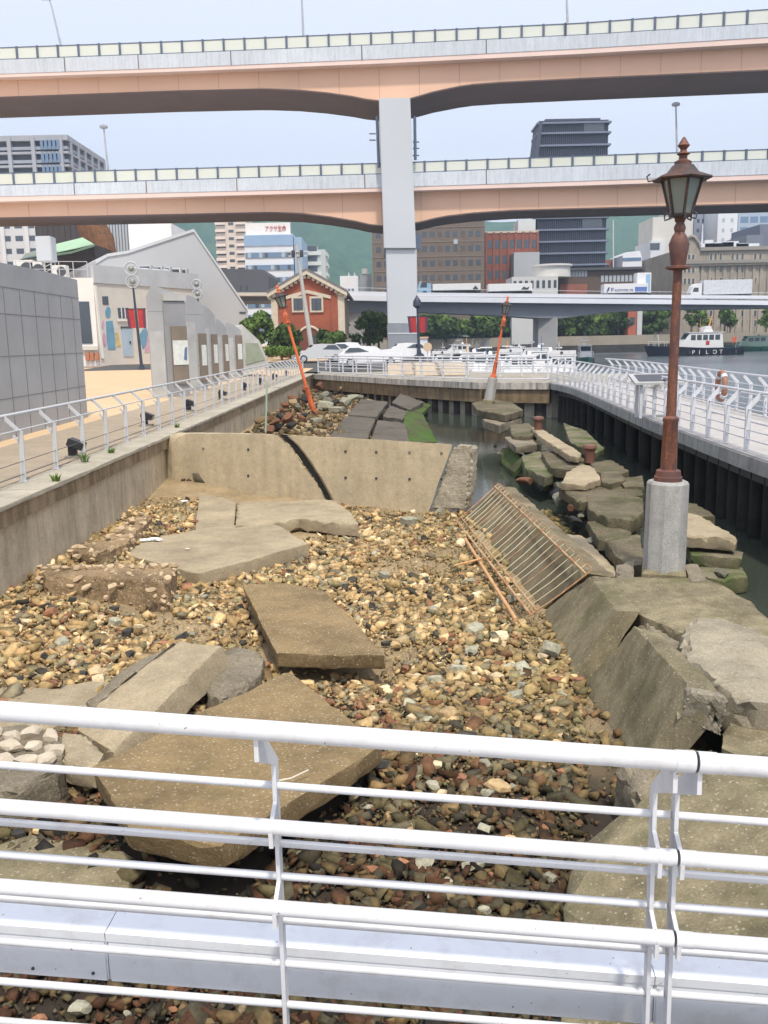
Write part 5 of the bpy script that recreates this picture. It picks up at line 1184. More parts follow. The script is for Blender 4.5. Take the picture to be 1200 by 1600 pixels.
fx = lambda px, py: P(px, py, YW0 - 1.0 - .03 * (150 - px) * .1)
mb = MB(); 
def fpt(px, py, off=.06):
    fd = (A1 - A0).normalized(); fn = Vector((fd.y, -fd.x, 0)); r = ray(px, py); o = Vector((0, 0, HCAM)); k = (A1 + fn * off - o).dot(fn) / r.dot(fn); return o + r * k
MB().prism([fpt(120, 471), fpt(139, 471), fpt(145, 537), fpt(126, 537)], (0, .05, 0)).build('window', M_win, wh)
MB().prism([fpt(122, 541, .3), fpt(153, 541, .3), fpt(153, 547, .3), fpt(122, 547, .3)], (0, .25, 0)).build('ledge', M_wh2, wh)
for x in (133, 140, 148): MB().prism([fpt(x, 551, .3), fpt(x + 6, 551, .3), fpt(x + 6.5, 563, .3), fpt(x + .5, 563, .3)], (0, .25, 0)).build('brick_pier', plain('terracotta', (.42, .17, .09)) if x == 133 else MATS['terracotta'], wh)
# roof clutter: railing, air conditioners, ladder tower
zr_ = P(140, 434, YW0).z + .02
rr_ = thing('roof_railing', 'thin white railing along the flat roof of the warehouse at left', 'railing', (A0.x, A0.y, zr_))
p0 = A0 + (A1 - A0) * .3; p1 = A1 + (A1 - A0).normalized() * -.4
for k in range(13): q = p0.lerp(p1, k / 12); q.z = zr_; MB().bar(q, q + Vector((0, 0, 1.35)), .06).build('post', M_wgrey, rr_)
for h in (1.35, .7): MB().bar(Vector((p0.x, p0.y, zr_ + h)), Vector((p1.x, p1.y, zr_ + h)), .05).build('rail', M_wgrey, rr_)
lt = thing('ladder_tower', 'slim white lattice ladder tower with a grey tank on the warehouse roof', 'tower', P(76, 434, YW0 + 2))
tq = P(76, 434, YW0 + 2); tq.z = zr_; hT = P(76, 388, YW0 + 2).z - zr_
for dx in (-.5, .5):
    for dy in (-.5, .5): MB().bar(tq + Vector((dx, dy, 0)), tq + Vector((dx, dy, hT)), .1).build('leg', M_wgrey, lt)
for k in range(6): MB().bar(tq + Vector((-.5, -.5, hT * k / 6)), tq + Vector((.5, -.5, hT * (k + 1) / 6)), .06).build('brace', M_wgrey, lt)
MB().box((-.7, -.7, hT - 1.2), (.7, .7, hT + 1.0), Matrix.Translation(tq)).build('tank', M_pier, lt, bevel=.08)
M_ac = plain('ac_white', (.62, .61, .58), .6, .08, 2)
def acunit(px, w, h, lab, Y=YW0 + 3, base=zr_, d=1.0):
    q = P(px, 434, Y); u = thing('air_conditioner', lab, 'air conditioner', (q.x, Y, base), 'air conditioners on the warehouse roof')
    MB().box((q.x - w / 2, Y, base + .1), (q.x + w / 2, Y + d, base + h)).build('casing', M_ac, u, bevel=.03)
    MB().lathe([(h * .34, 0), (h * .34, .04), (h * .1, .06)], 14, Matrix.Translation((q.x + w * .18, Y - .005, base + h * .55)) @ Matrix.Rotation(math.pi / 2, 4, 'X')).build('fan', M_dkmetal, u)
    MB().box((q.x - w / 2, Y + .1, base), (q.x + w / 2, Y + d - .1, base + .1)).build('foot', M_dkmetal, u)
acunit(93, 1.2, 1.2, 'white air conditioner with a round fan right of the ladder tower', YW0 + 1); acunit(18, .9, 1.0, 'small white air conditioner at the left end of the warehouse roof', YW0 + 1)
acunit(38, 1.7, 1.7, 'wide white air conditioner casing left of the ladder tower', YW0 + 1); acunit(58, 1.0, 1.5, 'narrow white air conditioner casing just left of the ladder tower', YW0 + 1)
zp = zA + 1.4
for px, lab in ((228, 'grey air conditioner behind the upper ring lamp on the warehouse parapet'), (245, 'second grey air conditioner on the warehouse parapet before the shed'), (258, 'third grey air conditioner in the row before the sloping shed'), (274, 'white air conditioner left of the last one before the shed'), (284, 'last dark air conditioner in the row before the shed')):
    q = wpt(px, 430, -2.2); u = thing('air_conditioner', lab, 'air conditioner', (q.x, q.y, zp - 1), 'air conditioners before the sloping shed')
    MB().box((q.x - .7, q.y, zp - 1), (q.x + .55, q.y + 1, zp + .75)).build('casing', M_ac if px in (274,) else M_wgrey, u, bevel=.03); MB().box((q.x - .6, q.y - .05, zp - .1), (q.x + .4, q.y, zp + .6)).build('grille', M_dkmetal, u)
dq = wpt(240, 423, -2.0); tag(MB().tube([wpt(205, 421, -2), dq, wpt(262, 424, -2)], .22, 10).build('roof_duct', M_wgrey, None, 40), 'long grey duct running above the air conditioners before the shed', 'duct')
q = wpt(158, 438, -.3); 
# --- grey shed with slanting gable
Ysh = 102; sh = thing('shed', 'big pale grey shed with a tall slanting gable and steep right slope', 'shed', P(270, 540, Ysh)); M_shed = plain('pale_grey_cladding', (.40, .41, .425), .6, .04, .15)
gp = [(150, 560), (150, 412), (168, 401), (200, 396), (303, 362), (387, 486), (388, 545)]
MB().prism([P(x, y, Ysh) for x, y in gp], (-13, 26, 0)).build('wall', M_shed, sh)
MB().sweep([[P(x, y, Ysh - .15), P(x, y, Ysh) + Vector((-13, 26.2, 0)), P(x, y, Ysh) + Vector((-13, 26.2, .3)), P(x, y, Ysh - .15) + Vector((0, 0, .3))] for x, y in gp[1:-1]]).build('roof_edge', M_wgrey, sh)
for pts in ([(374, 487), (384, 487), (384, 490), (374, 490)], [(375, 507), (379, 507), (379, 514), (375, 514)]): MB().prism([P(x, y, Ysh - .06) for x, y in pts], (0, .1, 0)).build('window', M_win, sh)

# --- memorial walls on the plaza
M_gran = plain('grey_granite', (.36, .365, .37), .55, .10, .9); M_joint = plain('granite_joint', (.20, .195, .19), .9)
mw = thing('memorial_wall', 'tall curved topped wall of grey granite tiles at the left frame edge', 'wall', (-8.6, 18, 0))
xw = lambda y: -8.52 - .02 * (y - 20.6)
yw = [9 + (27.4 - 9) * k / 20 for k in range(21)]
def topz(y): return 4.05 - .0035 * (y - 24) ** 2 + (.0 if y < 24 else .0)
zk = (P(137, 437, 27.4).z); ofs = zk - topz(27.4)
MB().sweep([[Vector((xw(y), y, -.1)), Vector((xw(y), y, topz(y) + ofs)), Vector((xw(y) - .7, y, topz(y) + ofs)), Vector((xw(y) - .7, y, -.1))] for y in yw]).build('granite_face', M_gran, mw)
for k in range(18):
    y = 9.4 + k * 1.02; MB().bar(Vector((xw(y) + .003, y, 0)), Vector((xw(y) + .003, y, topz(y) + ofs - .55)), .018, .022, (0, 1, 0)).build('joint', M_joint, mw)
for z in (.9, 1.85, 2.8, topz(22) + ofs - .55): MB().sweep([[Vector((xw(y) + .004, y, z)), Vector((xw(y) + .004, y, z + .02)), Vector((xw(y) - .02, y, z + .02)), Vector((xw(y) - .02, y, z))] for y in yw]).build('joint', M_joint, mw)
# row of granite steles with display panels
M_gran2 = plain('pale_granite', (.44, .445, .43), .5, .14, 1.2); M_pbrown = plain('panel_brown', (.20, .165, .13), .7); M_poster = plain('pale_poster', (.62, .65, .62), .6, .12, 6)
SP = [(232, 298, 36.5, 446, 4.6), (291, 326, 41, 460, 0), (315, 342, 45.5, 476, 0), (336, 358, 50.5, 498, 0), (351, 380, 55, 503, 0)]
for i, (pa, pb, Ys, pyt, _) in enumerate(SP):
    a, b_ = P(pa, 500, Ys), P(pb, 500, Ys + 2.2); zt = P(pa + 6, pyt, Ys).z
    lab = ['widest granite stele with a pale poster, nearest in the row beyond the wall', 'granite stele second in the row with a narrow poster', 'granite stele third in the row with a rounded top', 'granite stele fourth in the row, low and narrow', 'granite stele fifth in the row before the sloping end block'][i]
    st = thing('stele', lab, 'stele', (a.x, Ys, 0), 'granite steles on the plaza')
    w_ = b_.x - a.x; n_ = 8; top = []
    pf = [Vector((a.x, Ys, -.1)), ] + [Vector((a.x + w_ * u, Ys + .55 * u * 2, zt - .5 * u * u - (.35 * (1 - u / .12) if u < .12 else 0))) for u in [k / n_ for k in range(n_ + 1)]] + [Vector((b_.x, Ys + 1.1, -.1))]
    MB().prism(pf, (-.35, 1.3, 0)).build('granite_slab', M_gran, st)
    # pale lower facing on the left part, recessed dark panel and poster on the right
    fd = Vector((w_, 1.1, 0)).normalized(); fn = Vector((fd.y, -fd.x, 0)); L = math.hypot(w_, 1.1)
    def fr(u, z, o): return Vector((a.x, Ys, 0)) + fd * (u * L) + fn * o + Vector((0, 0, z))
    for zj in (1.1, 2.2, 3.3):
        if zj < zt - .6: MB().prism([fr(.0, zj, .002), fr(1.0, zj, .002), fr(1.0, zj + .02, .002), fr(.0, zj + .02, .002)], -fn * .02).build('joint', M_joint, st)
    if i == 0:
        MB().prism([fr(.0, 0, .03), fr(.37, 0, .03), fr(.37, zt * .60, .03), fr(.0, zt * .60, .03)], -fn * .05).build('facing', M_gran2, st)
        MB().prism([fr(.40, zt * .0, .06), fr(1.0, 0, .06), fr(1.0, zt * .86, .06), fr(.40, zt * .86, .06)], -fn * .08).build('facing', plain('mid_granite', (.27, .275, .285), .5, .12, 1.0), st)
        MB().prism([fr(.40, zt * .87, .12), fr(1.0, zt * .87, .12), fr(1.0, zt * .93, .12), fr(.40, zt * .93, .12)], -fn * .14).build('ledge', M_gran2, st)
        MB().prism([fr(.55, .5, .14), fr(.98, .5, .14), fr(.98, 2.75, .14), fr(.55, 2.75, .14)], -fn * .1).build('display_panel', M_pbrown, st)
        MB().prism([fr(.56, 1.25, .16), fr(.97, 1.25, .16), fr(.97, 2.2, .16), fr(.56, 2.2, .16)], -fn * .02).build('poster', M_poster, st)
        MB().prism([fr(.84, 1.45, .166), fr(.93, 1.4, .166), fr(.95, 1.95, .166), fr(.88, 1.9, .166)], -fn * .006).build('poster_picture', plain('poster_picture_blue', (.12, .17, .28), .6), st)
    else:
        MB().prism([fr(.0, .2, .03), fr(.45, .2, .03), fr(.45, zt * .72, .03), fr(.0, zt * .72, .03)], -fn * .05).build('facing', M_gran2, st)
        MB().prism([fr(.6, .4, .1), fr(.98, .4, .1), fr(.98, 2.5, .1), fr(.6, 2.5, .1)], -fn * .1).build('display_panel', M_pbrown, st)
        MB().prism([fr(.66, 1.1, .12), fr(.92, 1.1, .12), fr(.92, 2.0, .12), fr(.66, 2.0, .12)], -fn * .02).build('poster', M_poster, st)
a = P(372, 500, 58); eb = thing('end_block', 'sloping pale granite block at the far end of the stele row', 'monument', a)
MB().prism([P(372, 512, 58), P(378, 507, 58), P(405, 532, 58), P(422, 572, 58), P(372, 590, 58)], (-1, 2.5, 0)).build('granite_slab', M_gran2, eb); MB().prism([P(384, 536, 57.96), P(403, 536, 57.96), P(414, 562, 57.96), P(384, 570, 57.96)], (0, .03, 0)).build('facing', plain('greenish_granite', (.27, .31, .24), .8), eb)

# --- city behind, left of the pier
M_cream = mcol('cream_tower_wall', (.60, .53, .46))
t_, x0, x1, zt = boxb('apartment_tower', 335, 383, 322, 430, 22, M_cream, 'beige apartment tower with many balcony rows under the lower deck')
for k in range(22):
    z = zt - 8 - 3.1 * k; MB().box((x0 - .1, 428.8, z), (x0 + (x1 - x0) * .32, 430, z + 1.2)).build('balcony', mcol('balcony_cream', (.68, .60, .54)) if k == 0 else MATS['balcony_cream'], t_)
    MB().box((x0 + (x1 - x0) * .66, 428.8, z), (x1, 430, z + 1.2)).build('balcony', MATS['balcony_cream'], t_)
windows(t_, x0, x0 + (x1 - x0) * .32, zt - 76, zt - 6, 430, 1, 22, M_win, .9, .5, proud=.02, name='window'); windows(t_, x0 + (x1 - x0) * .66, x1, zt - 76, zt - 6, 430, 1, 22, M_win, .9, .5, proud=.02); windows(t_, x0 + (x1 - x0) * .38, x0 + (x1 - x0) * .62, zt - 76, zt - 6, 430, 1, 22, M_win, .7, .4, proud=.02)
t_, x0, x1, zt = boxb('office_building', 381, 457, 366, 320, 30, mcol('office_pale', (.66, .71, .77)), 'white and blue banded office building carrying a roof sign with red lettering')
dz = (zt - P(420, 384, 320).z)
MB().box((x0, 319.7, zt - dz), (x1 + .1, 350.2, zt - .3)).build('window_band', mcol('blue_band', (.27, .40, .58)), t_)
for k in range(7):
    z = zt - dz - 3.9 - k * 4.05; o = MB().box((x0 + .2, 319.75, z), (x1 + .1, 350.1, z + 1.75)).build('window_band', M_winb, t_)
    for j in range(8):
        if (j * 5 + k * 3) % 7 < 4: xx = lerp(x0 + 1, x1 - 2, j / 7); MB().box((xx, 319.7, z + .1), (xx + 1.1, 319.76, z + 1.65)).build('pane', M_win if j % 2 else M_winlit, o)
sg = MB().box((P(383, 350, 322).x, 322, zt + .01), (P(453, 350, 322).x, 324, P(420, 348, 322).z)).build('roof_sign', mcol('sign_white', (.74, .72, .70)), t_)
q = P(414, 364, 321.9); text('アクサ生命', 2.1, Matrix.Translation((q.x, 321.9, P(430, 361, 322).z)) @ VERT, M_redtxt, t_, sx=.68, extrude=.05)
MB().box((x1 + .3, 321, .5), (P(471, 370, 321).x, 346, zt - 1)).build('side_wing', mcol('blue_wing', (.30, .42, .56)), t_)
t_, x0, x1, zt = boxb('apartment_building', 469, 508, 390, 350, 16, mcol('pale_green_grey', (.50, .54, .53)), 'pale building with curved stacked balconies above the brick gable')
for k in range(9):
    z = zt - 3.6 * k - 2; mb = MB(); cx = x1 - 4.5; pts = [Vector((x0, 349, z)), Vector((cx, 349, z))] + [Vector((cx + 5 * math.sin(a_), 354 - 5 * math.cos(a_), z)) for a_ in [i_ * math.pi / 16 for i_ in range(9)]] + [Vector((x1 + .5, 366, z)), Vector((x0, 366, z))]
    mb.prism(pts, (0, 0, 1.3)); mb.build('balcony', mcol('balcony_white', (.60, .64, .62)) if k == 0 else MATS['balcony_white'], t_)
    MB().box((x0 + 1, 349.7, z + 1.4), (x1 - 3, 349.9, z + 3.3)).build('window_band', M_win, t_)
boxb('roof_plant', 478, 495, 384, 356, 5, mcol('plant_grey', (.5, .5, .5)), 'small grey plant room on the roof of the curved balcony building', 'plant room', zb=P(486, 392, 356).z)
Yd = 215; dkb = thing('dark_hall', 'blank dark grey hall with a rounded right corner behind the tree', 'hall', P(380, 470, Yd))
MB().prism([P(x, y, Yd) for x, y in ((340, 470), (340, 420), (408, 421), (415, 423), (419, 430), (420, 470))], (0, 20, 0)).build('wall', mcol('charcoal_wall', (.085, .09, .10)), dkb)
for x in (375, 384): MB().prism([P(x, 446, Yd - .05), P(x + 3, 446, Yd - .05), P(x + 3, 454, Yd - .05), P(x, 454, Yd - .05)], (0, .1, 0)).build('window', M_win, dkb)
MB().prism([P(x, y, 212) for x, y in ((365, 457), (430, 457), (430, 462), (365, 462))], (0, 5, 0)).build('ledge', mcol('ledge_beige', (.50, .47, .42)), dkb)
t_, x0, x1, zt = boxb('white_block', 531, 559, 431, 270, 14, mcol('white_rooftop', (.74, .76, .80)), 'small white box building seen above the brick roof'); windows(t_, x0 + 1, x1 - 1, zt - 5.6, zt - 3, 270, 3, 1, M_winb, .7, .6)
for x in (545, 554): MB().bar(P(x, 431, 271), P(x, 426, 271), .4).build('mast', M_wgrey, t_)
t_, x0, x1, zt = boxb('grey_block', 562, 580, 428, 262, 12, mcol('grey_block_wall', (.30, .33, .37)), 'small dark grey block between the hills and the pier'); MB().box((x0 + .6, 261.8, zt), (x1 - 1, 266, zt + 1.4)).build('plant', M_wgrey, t_)

# --- brick warehouse with gable
Yb = 98; bw = thing('brick_warehouse', 'red brick gabled building with pale trim, two upper windows and an arched doorway', 'building', P(480, 550, Yb)); 
M_brk = brick('red_brick', (.36, .092, .042), (.29, .072, .036), (.27, .11, .065), 4.0); M_trim = plain('stone_trim', (.54, .48, .38), .85, .08, 2)
zb0 = P(480, 552, Yb).z - 1
BL, BR, EL, ER, AP = P(429, 452, Yb), P(531, 452, Yb), P(424, 453, Yb), P(536, 456, Yb), P(478, 424, Yb)
cx = (BL.x + BR.x) / 2; ze = (BL.z + BR.z) / 2; za = AP.z; hw_ = (BR.x - BL.x) / 2; Dp = 24
front = [Vector((BL.x, Yb, zb0)), Vector((BR.x, Yb, zb0)), Vector((BR.x, Yb, ze - .1)), Vector((cx, Yb, za - .15)), Vector((BL.x, Yb, ze - .1))]
MB().prism(front, (0, Dp, 0)).build('wall', M_brk, bw)
mro = plain('grey_roof_tile', (.16, .15, .15), .8, .2, 3)
for sgn in (-1, 1):
    e0 = Vector((cx + sgn * (hw_ + .75), Yb - .5, ze - .45)); a0 = Vector((cx, Yb - .5, za + .02)); MB().prism([e0, a0, a0 + Vector((0, 0, .3)), e0 + Vector((0, 0, .3))], (0, Dp + 1, 0)).build('roof', mro, bw)
    MB().prism([e0 + Vector((0, -.06, -.0)), a0 + Vector((0, -.06, 0)), a0 + Vector((0, -.06, -.34)), e0 + Vector((0, -.06, -.34))], (0, .35, 0)).build('gable_trim', M_trim, bw)
    e1 = Vector((cx + sgn * (hw_ * .80), Yb - .1, ze - .75)); a1 = Vector((cx, Yb - .1, za - 1.85)); MB().prism([e1, a1, a1 - Vector((0, 0, .34)), e1 - Vector((0, 0, .34))], (0, .2, 0)).build('inner_trim', M_trim, bw)
    xq = cx + sgn * hw_; MB().box((xq - .42, Yb - .12, zb0), (xq + .42, Yb + .5, ze - .25)).build('corner_pilaster', M_trim, bw)
    for k in range(9): u = (k + .5) / 9; q = e0.lerp(a0, u); MB().box((q.x - .16, Yb - .35, q.z - .62), (q.x + .16, Yb - .02, q.z - .34)).build('dentil', M_trim, bw)
    MB().box((cx + sgn * hw_ * .82 - .35, Yb - .14, zb0), (cx + sgn * hw_ * .82 + .35, Yb, ze - .6)).build('brick_pier', M_brk, bw)
def fwin(x0, y0, x1, y1, name='window'):
    a, b_ = P(x0, y1, Yb - .1), P(x1, y0, Yb - .1); f = MB().box((a.x - .18, Yb - .16, a.z - .2), (b_.x + .18, Yb - .02, b_.z + .2)).build('window', M_trim, bw)
    MB().box((a.x, Yb - .19, a.z), (b_.x, Yb - .15, b_.z)).build('pane', M_win, f); MB().box(((a.x + b_.x) / 2 - .05, Yb - .22, a.z), ((a.x + b_.x) / 2 + .05, Yb - .18, b_.z)).build('mullion', M_dkmetal, f)
fwin(459, 466, 473, 485); fwin(487, 466, 502, 485)
a, b_ = P(464, 545, Yb), P(505, 545, Yb); zz1 = P(485, 514, Yb).z; arc = [Vector((lerp(a.x, b_.x, k / 12), Yb - .12, zz1 + 1.1 * math.sin(math.pi * k / 12) ** .7 - .9)) for k in range(13)]
ar = MB().prism([Vector((a.x, Yb - .12, zb0))] + arc + [Vector((b_.x, Yb - .12, zb0))], (0, .1, 0)).build('arched_door', plain('dark_red_door', (.15, .05, .04), .7), bw)
MB().tube([p_ + Vector((0, -.03, .05)) for p_ in arc], .12, 6).build('arch_trim', M_trim, ar); a, b_ = P(488, 543, Yb), P(500, 524, Yb); MB().box((a.x, Yb - .16, a.z), (b_.x, Yb - .1, b_.z)).build('pane', M_win, ar)
for k in range(6):
    y0 = Yb + 2.2 + k * 3.6; f = MB().box((BR.x - .02, y0, ze - 4.4), (BR.x + .09, y0 + 1.9, ze - 1.2)).build('window', M_win, bw); MB().box((BR.x - .02, y0 - .9, zb0), (BR.x + .16, y0 - .45, ze - .3)).build('pilaster', M_trim, bw)
MB().box((BR.x - .02, Yb + .5, ze - 5.6), (BR.x + .3, Yb + Dp, ze - 5.0)).build('string_course', M_trim, bw)
MB().box((BR.x + .02, Yb + .6, zb0), (BR.x + .14, Yb + Dp - .1, ze - 5.65)).build('ground_floor', plain('grey_render', (.42, .40, .36), .85, .15, 1), bw)
for k in range(5): MB().box((BR.x + .1, Yb + 2.2 + k * 4.2, zb0 + .8), (BR.x + .2, Yb + 4.4 + k * 4.2, ze - 6.3)).build('window', M_win, bw)

# --- right of the pier
t_, x0, x1, zt = boxb('brown_building', 580, 757, 316, 235, 26, plain('brown_tile_wall', (.155, .12, .095), .8, .12, .6), 'wide dark brown office block directly behind the pier')
windows(t_, x0 + .6, x1 - .6, zt - 26.4, zt - 2.4, 235, 14, 7, [M_win, M_win, plain('brown_window', (.10, .085, .075), .4)], .62, .40, proud=.03)
for j in range(7): z = zt - 26.4 + j * 24. / 7; MB().box((x0, 234.9, z - .16), (x1, 235.05, z + .10)).build('string_course', plain('brown_course', (.19, .15, .12)) if j == 0 else MATS['brown_course'], t_)
q = P(712, 378, 234.9); MB().box((q.x - .5, 234.85, q.z - .5), (q.x + .5, 234.9, q.z + .6)).build('window', M_winlit, t_)
t_, x0, x1, zt = boxb('red_building', 758, 842, 364, 250, 20, brick('far_red_brick', (.30, .085, .05), (.25, .07, .04), (.26, .12, .08), 1.5), 'red brick facade with a grid of dark windows, roof plant on top')
windows(t_, x0 + .3, x1 - .3, zt - 20, zt - .9, 250, 7, 5, M_win, .66, .55, proud=.05)
for i in range(8): x = lerp(x0 + .3, x1 - .3, i / 7); MB().box((x - .28, 249.7, .5), (x + .28, 250.1, zt + .25)).build('pier', MATS['far_red_brick'], t_)
MB().box((x0, 249.8, zt), (x1, 251, zt + .5)).build('cornice', M_trim, t_); MB().box((x0 + 9, 253, zt + .5), (x1 - .4, 262, P(820, 343, 253).z)).build('roof_plant', mcol('plant_pale', (.58, .62, .62)), t_)
t_, x0, x1, zt = boxb('grey_annex', 803, 843, 394, 244, 12, mcol('annex_grey', (.40, .42, .44)), 'blank grey annex in front of the red facade')
t_, x0, x1, zt = boxb('low_pavilion', 800, 872, 432, 205, 10, mcol('low_white', (.55, .55, .53)), 'low pale pavilion with a round drum just above the bypass'); MB().lathe([(4, zt), (4, zt + 2.2), (4.4, zt + 2.3), (4.4, zt + 2.7)], 24, Matrix.Translation(((x0 + x1) / 2 + 4.5, 210, 0))).build('drum', mcol('drum_white', (.62, .61, .57)), t_, 40); windows(t_, x0, x1, zt - 3, zt - .3, 205, 8, 1, M_win, .5, .6)
# dark tower
t_, x0, x1, zt = boxb('dark_tower', 842, 950, 188, 255, 9, plain('dark_tower_cladding', (.030, .034, .055), .55, .1, .2, spec=.25), 'dark glass tower with horizontal ledges rising above the lower deck at right', zb=P(890, 422, 255).z, pyt=900)
M_led = mcol('tower_ledge', (.17, .20, .27)); M_mul = mcol('tower_mullion', (.07, .08, .12))
sp_ = P(896, 350, 255).z - P(896, 368.5, 255).z; nlev = int((zt - P(890, 422, 255).z) / sp_)
for k in range(nlev + 1): z = zt - k * sp_ - (.0 if k else .5); MB().box((x0 - .5, 254.3, z - .35), (x1 + .8, 264.5, z + .1)).build('ledge', M_led, t_)
for k in range(36): x = lerp(x0, x1, k / 35); MB().box((x - .07, 254.7, t_.location.z), (x + .07, 255, zt)).build('mullion', M_mul, t_)
for k in range(1, nlev):
    for j in range(2):
        if (k * 3 + j) % 4 == 0: xa = lerp(x0, x1, .3 + .35 * j); MB().box((xa, 254.66, zt - k * sp_ + .2), (xa + 5.2, 254.8, zt - (k - 1) * sp_ - .5)).build('window', M_win, t_)
MB().prism([Vector((x0 - 1.2, 254.2, zt - 10)), Vector((x0, 254.2, zt - .4)), Vector((x0, 264, zt - .4)), Vector((x0 - 1.2, 264, zt - 10))], (.9, 0, 0)).build('side_fin', M_mul, t_)
MB().box((x0 + 2, 257, zt), (x1 - 1.5, 263, zt + .9)).build('roof_plant', M_mul, t_)
a, b_ = P(856, 440, 256), P(945, 440, 256); MB().box((a.x, 256.5, .5), (b_.x, 264, t_.location.z)).build('base', mcol('tower_base', (.09, .09, .10)), t_); MB().box((a.x - .5, 255.4, .5), (P(880, 440, 256).x, 258, t_.location.z)).build('base_pier', mcol('tower_pier', (.36, .38, .38)), t_)
t_, x0, x1, zt = boxb('restaurant', 870, 1003, 420, 212, 14, plain('dark_wood_wall', (.11, .075, .055), .8, .15, 1), 'low dark wooden waterfront building with bright window rows above the bypass')
q0, q1 = P(884, 434, 212), P(918, 424, 212); windows(t_, q0.x, q1.x, q0.z, q1.z + .3, 212, 7, 1, M_winlit, .8, .8); q0, q1 = P(938, 442, 212), P(995, 428, 212); windows(t_, q0.x, q1.x, q0.z, q1.z, 212, 9, 1, M_winlit, .7, .8)
MB().box((x0, 211.2, zt - .3), (x1 + .4, 226.5, zt + .25)).build('roof', mcol('dark_roof', (.08, .08, .085)), t_); MB().box((P(875, 455, 211).x, 211.3, .9), (P(918, 455, 211).x, 212, P(890, 444, 211).z)).build('brick_plinth', brick('plinth_brick', (.34, .10, .06), (.27, .08, .05), (.3, .18, .12), 3), t_)
t_, x0, x1, zt = boxb('orange_building', 945, 976, 406, 262, 12, mcol('orange_brick', (.36, .13, .075)), 'small orange brick building beside the white flagpole'); windows(t_, x0, x1, zt - 7, zt - .6, 262, 3, 2, M_win, .5, .5)
fp = P(961, 450, 225); tag(MB().tube([Vector((fp.x, 225, 1)), P(958, 344, 225)], [.22, .12], 8).build('flagpole', M_whitef, None, 40), 'tall white flagpole right of the dark tower', 'flagpole')
Ywh = 250; ww = thing('white_hall', 'white building with a slanted roof above the lettered trailer', 'building', P(987, 430, Ywh)); MB().prism([P(x, y, Ywh) for x, y in ((972, 450), (973, 399), (979, 394), (1000, 392), (1003, 402), (1003, 450))], (0, 14, 0)).build('wall', mcol('white_hall_wall', (.70, .72, .76)), ww)
MB().prism([P(x, y, Ywh - .1) for x, y in ((973, 403), (1002, 402), (1002, 407), (973, 408))], (0, .2, 0)).build('window_band', M_winb, ww)
t_, x0, x1, zt = boxb('terraced_block', 1017, 1040, 376, 330, 20, mcol('terrace_white', (.62, .64, .66)), 'white block with stepped balconies left of the stone building'); bands(t_, x0 - .2, x1 - 2, [zt - 3 - 5 * k for k in range(4)], 2.2, 330, M_win, proud=.15); MB().box((x1 - 4, 332, .5), (x1 + 9, 350, zt + 8)).build('upper_block', mcol('terrace_cream', (.60, .58, .52)), t_)
# towers at far right
def tower(name, p0, p1, yt, Y, c, lab, nx_=0, nz_=0, wm=None, fx=.6, fz=.6):
    t_, x0, x1, zt = boxb(name, p0, p1, yt, Y, 25, mcol(name + '_wall_%d' % p0, c), lab)
    if nx_: windows(t_, x0 + .5, x1 - .5, zt - 78, zt - 1, Y, nx_, nz_, wm or M_winb, fx, fz)
    return t_
tower('tower', 1062, 1084, 322, 345, (.58, .56, .50), 'beige tower behind the top of the red lamp post', 3, 22, M_winb, .3, .4)
tower('tower', 1086, 1122, 318, 365, (.26, .275, .34), 'purple grey tower between the beige and white ones', 4, 22, M_win, .5, .4)
tower('tower', 1123, 1154, 316, 350, (.70, .72, .74), 'white tower in the far right cluster', 2, 22, M_winlit, .3, .4)
tower('tower', 1155, 1235, 314, 370, (.36, .43, .52), 'blue grey tower with a fine window grid at the right frame edge', 5, 20, M_winb, .8, .6)
tower('dark_block', 1167, 1192, 367, 300, (.17, .19, .23), 'dark squat block in front of the blue grey tower', 0); tower('dark_block', 1188, 1240, 350, 310, (.15, .16, .21), 'dark block stepping up at the right frame edge', 0)
# stone building
Ys = 222; M_lime = concrete('grey_limestone', (.40, .36, .30), .8, 0, .3, bump=.1, scale=.2)
t_, x0, x1, zt = boxb('stone_building', 1062, 1330, 388, Ys, 40, M_lime, 'grey stone classical building with cornice, arched bay and rows of windows at right', pyt=1130)
a = P(1014, 414, Ys + 62); MB().prism([Vector((x0, Ys + .1, .6)), Vector((a.x, Ys + 62, .6)), Vector((x0 + 5, Ys + 62, .6)), Vector((x0 + 5, Ys + .1, .6))], (0, 0, zt - 2.6)).build('side_wing', concrete('dark_limestone', (.27, .25, .215), .8, 0, .3, bump=.1, scale=.2), t_)
bx1 = P(1092, 400, Ys).x
arc = [Vector((lerp(x0 + .3, bx1, k / 12), Ys - .5, zt + 2.4 * math.sin(math.pi * k / 12) ** .8 + .3)) for k in range(13)]
MB().prism([Vector((x0 + .3, Ys - .5, .6))] + arc + [Vector((bx1, Ys - .5, .6))], (0, 6, 0)).build('arched_bay', M_lime, t_); MB().tube([p_ + Vector((0, -.2, .1)) for p_ in arc], .35, 6).build('arch_cornice', M_lime, t_)
zc = P(1130, 409, Ys).z; M_lime2 = mcol('cornice_stone', (.27, .25, .22))
MB().box((x0 - .4, Ys - 1.1, zc - .4), (x1, Ys + .2, zc + .35)).build('cornice', M_lime2, t_); MB().box((x0 - .4, Ys - .8, zc - .9), (x1, Ys + .2, zc - .45)).build('cornice', M_lime, t_); MB().box((bx1, Ys - .6, zt - .5), (x1, Ys + .2, zt + .3)).build('cornice', M_lime2, t_)
